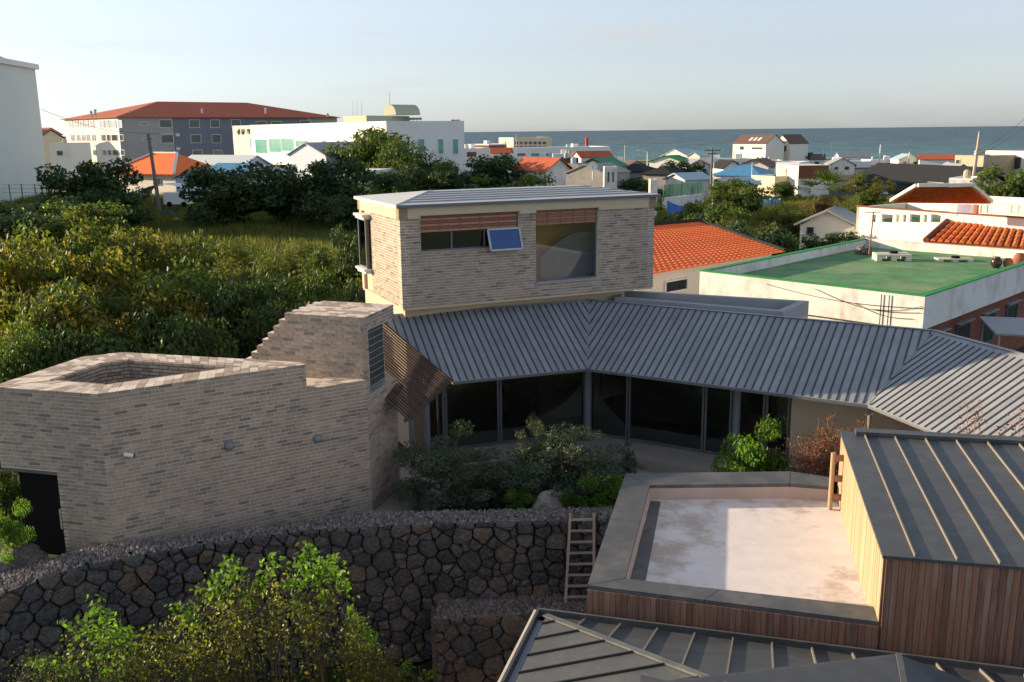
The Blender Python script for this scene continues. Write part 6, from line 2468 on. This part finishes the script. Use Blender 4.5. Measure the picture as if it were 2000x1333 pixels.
pole('utility_pole', 'dark utility pole beside the orange tiled house', 313, 262, 412, 132, 0.30, POLED, lean=-0.7, arm=[(0.93, 1.0)])
pole('utility_pole', 'concrete utility pole with cross-arm right of the green mesh', 1388, 290, 388, 140, 0.20, POLED, arm=[(0.95, 2.4), (0.88, 1.4)])
pole('utility_pole', 'tall tan utility pole at the right in front of the concrete houses', 1897, 258, 372, 150, 0.30, POLEM, lean=0.5, arm=[(0.97, 0.5)])
pole('harbour_mast', 'thin white mast by the shore, leftmost of four', 1606, 290, 326, 330, 0.18, WHITE)
pole('harbour_mast', 'taller white mast by the shore, second of four', 1622, 278, 326, 328, 0.16, WHITE, arm=[(0.75, 1.6)])
pole('harbour_mast', 'white mast above the black roof, third of four', 1717, 283, 326, 325, 0.28, WHITE)
pole('harbour_mast', 'short grey mast above the black roof, rightmost of four', 1774, 297, 328, 322, 0.22, STEEL)
pole('harbour_mast', 'slim mast in front of the cream harbour building', 1009, 262, 300, 300, 0.12, STEEL)
pole('harbour_mast', 'slim grey post near the beach left of the street lamp', 1220, 284, 330, 300, 0.15, STEEL)
pole('utility_pole', 'short dark pole left of the cream harbour building', 988, 276, 315, 290, 0.15, POLED, arm=[(0.9, 2.0)])
pole('lamp_post', 'thin post right of the blue-roofed house', 1467, 318, 372, 170, 0.09, STEEL)
pole('lamp_post', 'thin white post beside the concrete pole', 1392, 318, 390, 138, 0.08, WHITE)
t, a, b = pole('street_lamp', 'white street lamp with a bent arm near the beach', 1264, 298, 325, 260, 0.16, WHITE, cat='lamp', group='street lamps')
mb = MB()
mb.tube([(a[0], 260, b[2]), (a[0] - 1.2, 260, b[2] + 0.5), (a[0] - 2.2, 260, b[2] + 0.5)], [0.12, 0.1, 0.1], 6)
mb.bar((a[0] - 2.2, 260, b[2] + .42), (a[0] - 3.0, 260, b[2] + .42), 0.4, 0.2)
part('lamp_head', mb, WHITE, t)
a, b = py(1146, 292, 430), py(1146, 268, 430)
t = thing('beacon', 'small red harbour beacon tower against the sea', 'lighthouse', (a[0], 430, a[2]))
mb = MB()
mb.tube([(a[0], 430, a[2] - 2), (a[0], 430, b[2] - 1.4)], [0.85, 0.6], 10)
part('tower', mb, REDP, t)
mb = MB()
mb.tube([(a[0], 430, b[2] - 1.4), (a[0], 430, b[2] - 1.1)], [1.0, 1.0], 10)
mb.tube([(a[0], 430, b[2] - 1.1), (a[0], 430, b[2] - .2), (a[0], 430, b[2] + .3)], [0.5, 0.5, 0.05], 8)
part('lantern', mb, REDP, t)
P = py(1158, 325, 145)
t = thing('satellite_dish', 'round white satellite dish on the grey stone house', 'dish', (P[0], 145, P[2] - 1.5))
mb = MB()
mb.tube([(P[0], 145.2, P[2] - 2.0), (P[0], 145.2, P[2])], [0.08, 0.08], 6)
part('stand', mb, STEEL, t)
mb = MB()
n = 16
rings = [(0.0, 0.22), (0.35, 0.17), (0.65, 0.06), (0.72, 0.0)]
for (r_, dp) in rings:
    for k in range(n):
        a_ = 2 * math.pi * k / n
        mb.v.append((P[0] + r_ * math.cos(a_), 145 + dp, P[2] + r_ * math.sin(a_)))
for i in range(len(rings) - 1):
    for k in range(n):
        k2 = (k + 1) % n
        mb.f.append((i * n + k, i * n + k2, (i + 1) * n + k2, (i + 1) * n + k))
        mb.m.append(0)
part('dish', mb, WHITE, t, smooth=True)
# green mesh fence on a low wall
a, b = py(1296, 386, 112), py(1372, 378, 122)
t = thing('mesh_fence', 'tall green mesh fence on a low white wall behind the upper storey', 'fence', tuple(a))
for k in range(8):
    p = a + (b - a) * k / 7
    mb = MB()
    mb.tube([p - [0, 0, 0.4], p + [0, 0, 1.5]], [0.05, 0.05], 6)
    part('post', mb, GREENF, t)
mb = MB()
for k in range(60):
    p = a + (b - a) * k / 59
    mb.bar(p, p + [0, 0, 1.45], 0.035, 0.03, (0, 1, 0))
for k in range(12):
    mb.bar(a + [0, 0, k * 0.12], b + [0, 0, k * .12], 0.03, 0.03)
part('mesh', mb, GREENF, t)
mb = MB()
mb.bar(a - [0, 0, 1.2], b - [0, 0, 1.2], 0.3, 1.15)
part('low_wall', mb, WHITEW, t)


def sheet(name, label, pts, h, mat, cat, sag=0.2, n=14):
    a, b = np.array(pts[0], float), np.array(pts[1], float)
    mb = MB()
    for i in range(n + 1):
        f = i / n
        p = a + (b - a) * f + np.array([0, 0.12 * math.sin(f * 19), -sag * math.sin(math.pi * f)])
        mb.v.append(tuple(p))
        mb.v.append(tuple(p - np.array([0, 0.08 * math.sin(f * 23 + 1), h * (1 + 0.12 * math.sin(f * 11))])))
    for i in range(n):
        mb.f.append((2 * i, 2 * i + 1, 2 * i + 3, 2 * i + 2))
        mb.m.append(0)
    k = len(mb.v)
    mb.v += [(x, y + 0.02, z) for (x, y, z) in mb.v]
    mb.f += [tuple(k + i for i in f_)[::-1] for f_ in list(mb.f)]
    mb.m += [0] * n
    solo(name, mb, mat, label, cat, loc=tuple((a + b) / 2 - np.array([0, 0, h])))


sheet('tarpaulin', 'blue tarpaulin fence below the green mesh', (py(1303, 392, 100), py(1352, 404, 94)), 1.1, TARP, 'tarpaulin')
sheet('laundry', 'pale blue cloth hanging on a line beyond the grass, left of two', (py(1490, 388, 112), py(1507, 386, 112)), 0.9, CLOTHB, 'laundry')
sheet('laundry', 'pale blue cloth hanging on a line beyond the grass, right of two', (py(1509, 386, 112), py(1525, 387, 112)), 0.95, CLOTHB, 'laundry')
# yard clutter by the dark pole
P = py(327, 418, 128)
t = thing('blue_tub', 'bright blue tub at the foot of the dark utility pole', 'tub', (P[0], 128, P[2] - .6))
mb = MB()
mb.lathe((P[0], 128, P[2] - .6), [(0.55, 0), (0.72, 0.9), (0.76, 0.95), (0.70, 0.95), (0.6, 0.3)], 16)
part('body', mb, TARP, t)
t = thing('white_van', 'white van parked behind the dark utility pole, partly hidden', 'van', tuple(py(348, 395, 133)))
a = py(323, 396, 133)
mb = MB()
L_v = 3.6
prof = [(0, 0.4), (L_v, 0.4), (L_v, 1.1), (L_v - 0.5, 1.35), (L_v - 0.9, 1.95), (0, 2.0)]
k = len(prof)
for y_ in (132.3, 134.0):
    for (x, z) in prof:
        mb.v.append((a[0] + x, y_, a[2] + z - 0.6))
mb.f += [tuple(range(k)), tuple(range(k, 2 * k))[::-1]] + [(i, k + i, k + (i + 1) % k, (i + 1) % k) for i in range(k)]
mb.m += [0] * (k + 2)
part('body', mb, WHITE, t)
for x in (0.8, 2.8):
    mb = MB()
    mb.tube([(a[0] + x, 132.25, a[2] - .2), (a[0] + x, 132.45, a[2] - .2)], [0.36, 0.36], 14)
    part('wheel', mb, BLACK, t)
mb = MB()
mb.box(a[0] + 2.2, a[0] + 2.85, 132.27, 132.295, a[2] + .7, a[2] + 1.2)
part('window', mb, PANE, t)
c0 = py(280, 368, 140)
t = thing('canopy_roof', 'translucent white arched canopy in the yard of the orange tiled house', 'canopy', tuple(c0))
mb = MB()
n = 10
for i in range(n + 1):
    a_ = math.pi * i / n
    for y_ in (138, 143):
        mb.v.append((c0[0] + 3.6 - 3.6 * math.cos(a_), y_, c0[2] - 0.9 + 1.5 * math.sin(a_)))
for i in range(n):
    mb.f.append((2 * i, 2 * i + 2, 2 * i + 3, 2 * i + 1))
    mb.m.append(0)
part('cover', mb, PALER, t)
for x in (0.05, 7.15):
    for y_ in (138, 143):
        mb = MB()
        mb.tube([(c0[0] + x, y_, c0[2] - 4), (c0[0] + x, y_, c0[2] - .85)], [0.06, 0.06], 6)
        part('post', mb, STEEL, t)
for (u, v, r_, lab) in ((345, 430, 0.6, 'crumpled white sheet on the ground by the blue tub'), (222, 424, 0.4, 'small pale rubbish heap left of the dark utility pole')):
    P = py(u, v, 122)
    bm = bmesh.new()
    bmesh.ops.create_icosphere(bm, subdivisions=2, radius=1)
    for vv in bm.verts:
        vv.co *= 0.7 + 0.6 * mnoise.noise(vv.co * 2.5 + Vector((u, 0, 0)))
        vv.co.x *= 1.6
        vv.co.z *= 0.45
    me = bpy.data.meshes.new('rubbish_sheet')
    bm.to_mesh(me)
    bm.free()
    me.materials.append(WHITE)
    o = link('rubbish_sheet', me)
    o.location = (P[0], 122, P[2])
    o.scale = (r_, r_, r_)
    tag(o, lab, 'rubbish')
# overhead wires
for (p, q, lab) in ((py(80, 214, 150), py(313, 262, 132), 'thin overhead wire between the tall block and the dark pole'), (py(1900, 300, 150), py(2060, 175, 110), 'upper overhead wire rising to the right edge'), (py(1900, 306, 150), py(2060, 195, 112), 'lower overhead wire rising to the right edge')):
    mb = MB()
    pts = [p + (q - p) * f + np.array([0, 0, -1.0 * math.sin(math.pi * f)]) for f in np.linspace(0, 1, 9)]
    mb.tube(pts, [0.03] * 9, 4)
    solo('overhead_wire', mb, DARKER, lab, 'wire', 'overhead wires', loc=tuple(p))
# gulls-eye beach strip
mb = MB()
a, b = py(1180, 309, 470), py(1420, 309, 470)
mb.hexa([(a[0], 440, -8), (b[0], 440, -8), (b[0], 500, -8), (a[0], 500, -8)], [(a[0], 440, -3.4), (b[0], 440, -3.4), (b[0], 495, -4.2), (a[0], 495, -4.2)])
solo('beach', mb, M('beach_sand', (0.36, 0.29, 0.2), rough=1, var=0.2, scale=0.05), kind='structure')


# ------------------------------------------------------------------ orange tiled house behind the upper storey
def tiled_slope(t, p, rows, cols, mat, amp=0.03, lap=0.035, name='tile_course'):
    """p: eave-left, eave-right, ridge-right, ridge-left; every course of tiles is a part with its own lip and ripple"""
    p = [np.array(q, float) for q in p]
    nrm = np.cross(p[1] - p[0], p[3] - p[0])
    nrm /= np.linalg.norm(nrm)
    if nrm[2] < 0:
        nrm = -nrm
    sub = 6
    for r in range(rows):
        f0, f1 = r / rows, (r + 1.08) / rows
        mb = MB()
        n = cols * sub
        ring = []
        for f, lift in ((f0, lap + 0.002), (f1, 0.0)):
            a, b = p[0] + (p[3] - p[0]) * min(f, 1), p[1] + (p[2] - p[1]) * min(f, 1)
            for i in range(n + 1):
                ph = (i % sub) / sub
                q = a + (b - a) * i / n + nrm * (lift + amp * (0.5 - 0.5 * math.cos(2 * math.pi * ph)))
                mb.v.append(tuple(q))
        a, b = p[0] + (p[3] - p[0]) * f0, p[1] + (p[2] - p[1]) * f0
        for i in range(n + 1):
            mb.v.append(tuple(a + (b - a) * i / n - nrm * 0.02))
        m_ = n + 1
        for i in range(n):
            mb.f.append((i, i + 1, m_ + i + 1, m_ + i))
            mb.f.append((2 * m_ + i, 2 * m_ + i + 1, i + 1, i))
            mb.m += [0, 0]
        part(name, mb, mat, t)


def build_orange():
    ze, zr = 3.3, 4.5
    el, er = pz(1262, 537, ze), pz(1533, 492, ze)
    rr = pz(1366, 433, zr)
    rl = pz(1240, 444, zr)
    t = thing('orange_tile_house', 'house with a bright orange tiled roof and dark ridge behind the upper storey', 'house', (el[0], el[1], -0.4))
    tiled_slope(t, [el, er, rr, rl], 22, 26, ORANGER)
    ev = v2(er) - v2(el)
    nn = np.array([-ev[1], ev[0]]) / np.linalg.norm(ev)
    mb = MB()
    q = [v2(el) + nn * 0.7, v2(er) + nn * 0.7 - ev * 0.03, v2(er) + nn * 7.5 - ev * 0.03, v2(el) + nn * 7.5]
    mb.prism([tuple(x) for x in q], -0.6, ze - 0.05)
    part('wall', mb, WHITEC, t)
    d_ = ev / np.linalg.norm(ev)
    far_window(t, q[0], q[1], (1296, 1342, 541, 575), GLASSD, WHITE, proud=0.12, fr=0.1)
    mb = MB()
    mb.slab([tuple(rl), tuple(rr), (er[0] - nn[0] * -8.5, er[1] + nn[1] * 8.5, ze), (el[0] + nn[0] * 8.5, el[1] + nn[1] * 8.5, ze)], 0.1)
    part('back_slope', mb, ORANGER, t)
    for a, b, r_ in ((rl, rr, 0.16), (er, rr, 0.15)):
        n = 14
        for k in range(n):
            p, q_ = a + (b - a) * k / n, a + (b - a) * (k + 1.05) / n
            mb = MB()
            mb.tube([p + [0, 0, .06], q_ + [0, 0, .075]], [r_, r_ * 0.92], 8)
            part('ridge_tile', mb, BLACKR, t)
    mb = MB()
    mb.tube([rr + [0, 0, .05], rr + [0.18, 0.05, 0.3], rr + [0.30, 0.1, 0.62]], [0.2, 0.13, 0.05], 8)
    part('ridge_finial', mb, BLACKR, t)


build_orange()


# ------------------------------------------------------------------ house with the green flat roof
def build_green():
    zt = 4.0
    c0, c1 = v2(pz(1367, 530, zt)), v2(pz(1807, 580, zt))
    c3 = v2(pz(1688, 467, zt))
    c2 = c1 + (c3 - c0)
    t = thing('green_roof_house', 'weathered white house with a green-painted flat roof and white parapet', 'house', (*c0, -0.5))
    fp = [c0, c1, c2, c3]
    d01 = (c1 - c0) / np.linalg.norm(c1 - c0)
    d03 = (c3 - c0) / np.linalg.norm(c3 - c0)
    th = 0.30

    def ins(k):
        return [c0 + d01 * k + d03 * k, c1 - d01 * k + d03 * k, c2 - d01 * k - d03 * k, c3 + d01 * k - d03 * k]
    inn = ins(th)
    for i in range(4):
        j = (i + 1) % 4
        mb = MB()
        mb.prism([tuple(x) for x in (fp[i], fp[j], inn[j], inn[i])], 2.55, zt)
        part('parapet', mb, WHITEW, t)
        mb = MB()
        k0, k1 = ins(-0.03), ins(th + 0.02)
        mb.prism([tuple(x) for x in (k0[i], k0[j], k1[j], k1[i])], zt, zt + 0.05)
        part('coping', mb, GREENT if i in (0, 1, 3) else WHITEW, t)
    mb = MB()
    mb.prism([tuple(x) for x in ins(0.28)], 2.8, 3.52)
    part('roof_deck', mb, GREENR, t)
    lw = ins(0.35)
    mb = MB()
    wall_panel(mb, lw[0], lw[1], -0.8, 2.55, 0.3)
    wall_panel(mb, lw[3], lw[0], -0.8, 2.55, 0.3)
    part('wall', mb, WHITEW, t)
    mb = MB()
    wall_panel(mb, lw[1], lw[2], -0.8, 2.55, 0.3)
    part('brick_side_wall', mb, REDBR, t)
    a = math.atan2(*(c2 - c1)[::-1])
    for s_ in (1.6, 4.6, 8.0, 11.5):
        window(t, lw[1], a, s_, s_ + 1.7, 0.4, 1.9, n0=0.003, depth=0.08, frame=FRAME, pane=PANE)
        mb = MB()
        facebox(mb, lw[1], a, s_ - 0.15, s_ + 1.85, 2.0, 2.06, 0.004, 0.22)
        part('window_hood', mb, GREYR, t)
    mb = MB()                      # cables sagging along the corner
    o3 = np.array([*(-d03 * 0.06), 0])
    D3 = np.array([*d01, 0])
    for (s0_, s1_, za, zb_, sag) in ((0.0, 7.5, 3.5, 3.75, 0.25), (0.1, 5.0, 3.3, 3.8, 0.35), (0.05, 2.2, 3.6, 3.2, 0.12), (0.4, 3.0, 3.0, 3.35, 0.2)):
        pts = []
        for q in range(13):
            f_ = q / 12
            pts.append(np.array([*c1, 0]) - D3 * (s0_ + (s1_ - s0_) * f_) + o3 + np.array([0, 0, za + (zb_ - za) * f_ - sag * math.sin(math.pi * f_)]))
        mb.tube(pts, [0.011] * 13, 4)
    for q in range(2):
        p = np.array([*c1, 0]) - D3 * (1.5 + q * 0.35) + o3
        mb.tube([p + [0, 0, 2.3], p + [0, 0, 3.9]], [0.02, 0.02], 5)
    part('cables', mb, BLACK, t)
    # things on the roof
    P = pz(1740, 510, 3.52)
    for (u, v, w_, dp, h, lab) in ((1741, 508, 1.9, 1.2, 0.38, 'large pale foam crate lying on the green roof'), (1862, 510, 1.9, 0.9, 0.16, 'flat pale pallet lying on the green roof')):
        P = pz(u, v, 3.52)
        k = thing('foam_crate' if h > 0.2 else 'pallet', lab, 'crate' if h > .2 else 'pallet', (P[0], P[1], 3.52), math.radians(-8))
        n_b = 3
        for q in range(n_b):
            mb = MB()
            y0 = -dp / 2 + q * (dp / n_b)
            mb.box(-w_ / 2, w_ / 2, y0 + 0.03, y0 + dp / n_b - 0.03, h * 0.7, h)
            link('board', mb.mesh('board', STYRO), k)
        for q in range(3):
            mb = MB()
            x0 = -w_ / 2 + q * (w_ - 0.3) / 2
            mb.box(x0, x0 + 0.3, -dp / 2, dp / 2, 0.003, h * 0.68)
            link('runner', mb.mesh('runner', STYRO), k)
        mb = MB()
        mb.tube([(0.1, 0, h), (0.1, 0, h + 0.12)], [0.25, 0.22], 10)
        link('weight', mb.mesh('weight', BLACK), k)
    for (u, v, r_, m_, lab) in ((1945, 524, 0.30, JAR, 'round black glazed jar on the green roof'), (1968, 524, 0.26, TERR, 'brown clay pot beside the black jar on the green roof'), (1990, 520, 0.34, TERR, 'large terracotta pot at the right edge of the green roof')):
        P = pz(u, v, 3.52)
        mb = MB()
        mb.lathe((P[0], P[1], 3.52), [(r_ * 0.5, 0), (r_ * 0.85, r_ * 0.5), (r_, r_ * 1.1), (r_ * 0.8, r_ * 1.7), (r_ * 0.55, r_ * 1.95), (r_ * 0.62, r_ * 2.05), (r_ * 0.3, r_ * 2.0)], 16)
        solo('storage_jar', mb, m_, lab, 'jar', 'jars on the green roof', loc=(P[0], P[1], 3.52), smooth=True)
    P = pz(1697, 500, 3.52)
    k = thing('clothes_pole', 'thin T-shaped clothes-line pole on the green roof', 'pole', (P[0], P[1], 3.52))
    mb = MB()
    top = py(1707, 414, P[1])
    mb.tube([(P[0], P[1], 3.52), (P[0] + 0.1, P[1], top[2])], [0.05, 0.04], 8)
    part('shaft', mb, M('rust_pole', (0.30, 0.15, 0.10), rough=0.8), k)
    mb = MB()
    mb.bar((P[0] - 0.4, P[1], top[2] - .05), (P[0] + 0.55, P[1], top[2] - .05), 0.05, 0.05)
    part('crossarm', mb, MATS['rust_pole'], k)
    P = pz(1688, 497, 3.52)
    bm = bmesh.new()
    bmesh.ops.create_icosphere(bm, subdivisions=4, radius=0.62)
    for vv in bm.verts:
        vv.co *= 0.75 + 0.35 * mnoise.noise(vv.co * 2.5) + 0.25 * mnoise.noise(vv.co * 9)
        vv.co.z = max(-0.2, vv.co.z * 0.75)
    me = bpy.data.meshes.new('net_bundle')
    bm.to_mesh(me)
    bm.free()
    me.materials.append(POLED)
    o = link('net_bundle', me)
    o.location = (P[0], P[1], 3.72)
    tag(o, 'dark tangled net bundle in the corner of the green roof', 'net')


build_green()


# ------------------------------------------------------------------ white terrace house with clay barrel tiles
def build_terrace_house():
    zt = 5.0
    a, b = v2(pz(1674, 404, zt)), v2(pz(2040, 430, zt))
    d = (b - a) / np.linalg.norm(b - a)
    n = np.array([-d[1], d[0]])
    L = np.linalg.norm(b - a)
    ang = math.atan2(d[1], d[0])
    t = thing('terrace_house', 'white roof-terrace house with pierced parapet and orange clay tiles at right', 'house', (*a, -0.5))
    holes = []
    for (u0, u1) in ((1702, 1711), (1721, 1744), (1749, 1756), (1762, 1770), (1776, 1798), (1803, 1811), (1817, 1838)):
        A, B = onplane(a, b, u0, 434), onplane(a, b, u1, 420)
        holes.append(((v2(A) - a) @ d, (v2(B) - a) @ d, A[2], B[2]))
    mb = MB()
    wall_panel(mb, a, b, -0.6, zt, 0.25, holes=holes)
    wall_panel(mb, a + n * 9, a, -0.6, zt, 0.25)
    part('wall', mb, WHITEC, t)
    mb = MB()
    facebox(mb, a, ang, -0.1, L, zt, zt + 0.09, -0.32, 0.08)
    part('coping', mb, DKRED, t)
    mb = MB()
    mb.prism([tuple(x) for x in (a + d * .3 + n * .27, b + n * .27, b + n * 9, a + d * .3 + n * 9)], 3.0, 3.9)
    part('terrace_floor', mb, GREENR, t)
    # stair-head block and back parapet
    s0 = 4.5
    mb = MB()
    facebox(mb, a, ang, s0, L, 3.9, 5.9, -6.2, -5.9)
    part('back_wall', mb, WHITEC, t)
    mb = MB()
    q0, q1 = a + n * 5.8 + d * 0.3, a + n * 5.8 + d * 6.5
    mb.hexa([(*q0, 3.9), (*q1, 3.9), (*(q1 + n * .3), 3.9), (*(q0 + n * .3), 3.9)], [(*q0, 5.0), (*q1, 6.3), (*(q1 + n * .3), 6.3), (*(q0 + n * .3), 5.0)])
    part('stair_wall', mb, WHITEC, t)
    # orange hipped roof behind
    A, B = pz(1742, 396, 5.9), pz(1935, 398, 5.9)
    R0_, R1_ = pz(1792, 367, 7.3), pz(1896, 366, 7.3)
    tiled_slope(t, [A, B, R1_, R0_], 8, 28, ORANGEC, amp=0.09)
    for p, q in ((A, R0_), (R0_, R1_), (R1_, B)):
        mb = MB()
        mb.bar(p + [0, 0, .05], q + [0, 0, .05], 0.3, 0.2)
        part('ridge', mb, WHITEC, t)
    # upper right parapet with openings
    z2 = 5.9
    a2, b2 = v2(pz(1858, 392, z2)), v2(pz(2040, 400, z2))
    hs2 = []
    d2 = (b2 - a2) / np.linalg.norm(b2 - a2)
    for (u0, u1) in ((1914, 1919), (1927, 1968), (1974, 1982), (1988, 1997)):
        A, B = onplane(a2, b2, u0, 416), onplane(a2, b2, u1, 402)
        hs2.append(((v2(A) - a2) @ d2, (v2(B) - a2) @ d2, A[2], B[2]))
    mb = MB()
    wall_panel(mb, a2, b2, 3.9, z2, 0.25, holes=hs2)
    part('upper_parapet', mb, WHITEC, t)
    # striped laundry on the parapet
    A, B = onplane(a2, b2, 1869, 399), onplane(a2, b2, 1907, 400)
    cols = [(0.32, 0.36, 0.55), (0.45, 0.30, 0.38), (0.25, 0.33, 0.60), (0.5, 0.25, 0.22), (0.30, 0.38, 0.60), (0.62, 0.16, 0.06)]
    lt = thing('striped_blanket', 'striped blue and red blanket hung over the terrace parapet', 'blanket', (A[0], A[1] - 0.2, A[2] - 1.0))
    for k in range(6):
        p, q = A + (B - A) * k / 6, A + (B - A) * (k + 1) / 6
        mb = MB()
        mb.hexa([(p[0], p[1] - .10, p[2] - .85), (q[0], q[1] - .10, q[2] - .85), (q[0], q[1] - .06, q[2] - .85), (p[0], p[1] - .06, p[2] - .85)], [(p[0], p[1] - .10, p[2]), (q[0], q[1] - .10, q[2]), (q[0], q[1] - .06, q[2]), (p[0], p[1] - .06, p[2])])
        part('stripe', mb, M('blanket_%d' % k, cols[k], rough=0.9), lt)
    # clay barrel-tile roof in front, every tile by itself
    e0, e1 = pz(1808, 472, 3.5), pz(2060, 490, 3.5)
    r0, r1 = pz(1862, 424, 4.6), pz(2060, 434, 4.6)
    nrm = np.cross(e1 - e0, r0 - e0)
    nrm /= np.linalg.norm(nrm)
    mb = MB()
    mb.slab([e0 - nrm * .02, e1 - nrm * .02, r1 - nrm * .02, r0 - nrm * .02], 0.12)
    part('tile_bed', mb, TERR, t)
    NC, NR = 17, 6
    for c in range(NC):
        fa = c / NC
        p0, p1 = e0 + (e1 - e0) * fa, r0 + (r1 - r0) * fa
        w_ = np.linalg.norm(e1 - e0) / NC
        for r in range(NR):
            q0, q1 = p0 + (p1 - p0) * r / NR, p0 + (p1 - p0) * (r + 1.1) / NR
            mb = MB()
            k = 7
            up = nrm
            sd = np.cross((q1 - q0) / np.linalg.norm(q1 - q0), up)
            for (q, rad, lift) in ((q0, w_ * 0.36, 0.05), (q1, w_ * 0.31, 0.0)):
                for i in range(k):
                    al = math.pi * i / (k - 1)
                    mb.v.append(tuple(q + sd * math.cos(al) * rad + up * (math.sin(al) * rad + lift)))
            mb.f += [(i, i + 1, k + i + 1, k + i) for i in range(k - 1)] + [tuple(range(k))]
            mb.m += [0] * k
            part('barrel_tile', mb, ORANGEC, t)
    for p, q in ((e0, r0), (r0, r1)):
        mb = MB()
        mb.tube([p + nrm * 0.1, q + nrm * 0.1], [0.2, 0.2], 8)
        part('ridge_tile', mb, DKRED, t)
    mb = MB()
    ww = v2(e1) - v2(e0)
    wn = np.array([-ww[1], ww[0]]) / np.linalg.norm(ww)
    mb.prism([tuple(x) for x in (v2(e0) + wn * .5, v2(e1) + wn * .5, v2(e1) + wn * 4, v2(e0) + wn * 4)], -0.6, 3.4)
    part('porch_wall', mb, WHITEC, t)


build_terrace_house()


def build_right_edge():
    P = pz(1985, 640, 2.2)
    t = thing('lean_to', 'pale lean-to roof over a dark passage beside the brick wall at right', 'shed', (P[0], P[1], -0.6))
    x, y = P[0], P[1]
    mb = MB()
    mb.slab([(x - 1.4, y - 1.0, 2.15), (x + 3.0, y - 1.6, 2.0), (x + 3.2, y + 1.2, 2.3), (x - 1.0, y + 1.4, 2.45)], 0.08)
    part('roof', mb, GREYR, t)
    mb = MB()
    mb.box(x - 0.9, x + 3, y - 1.3, y - 1.1, -0.6, 1.1)
    part('panel', mb, GREYW, t)
    for dx, dy in ((-1.2, -0.9), (-0.9, 1.2), (2.8, 1.0)):
        mb = MB()
        mb.tube([(x + dx, y + dy, -0.7), (x + dx, y + dy, 2.1)], [0.05, 0.05], 6)
        part('post', mb, STEEL, t)


build_right_edge()
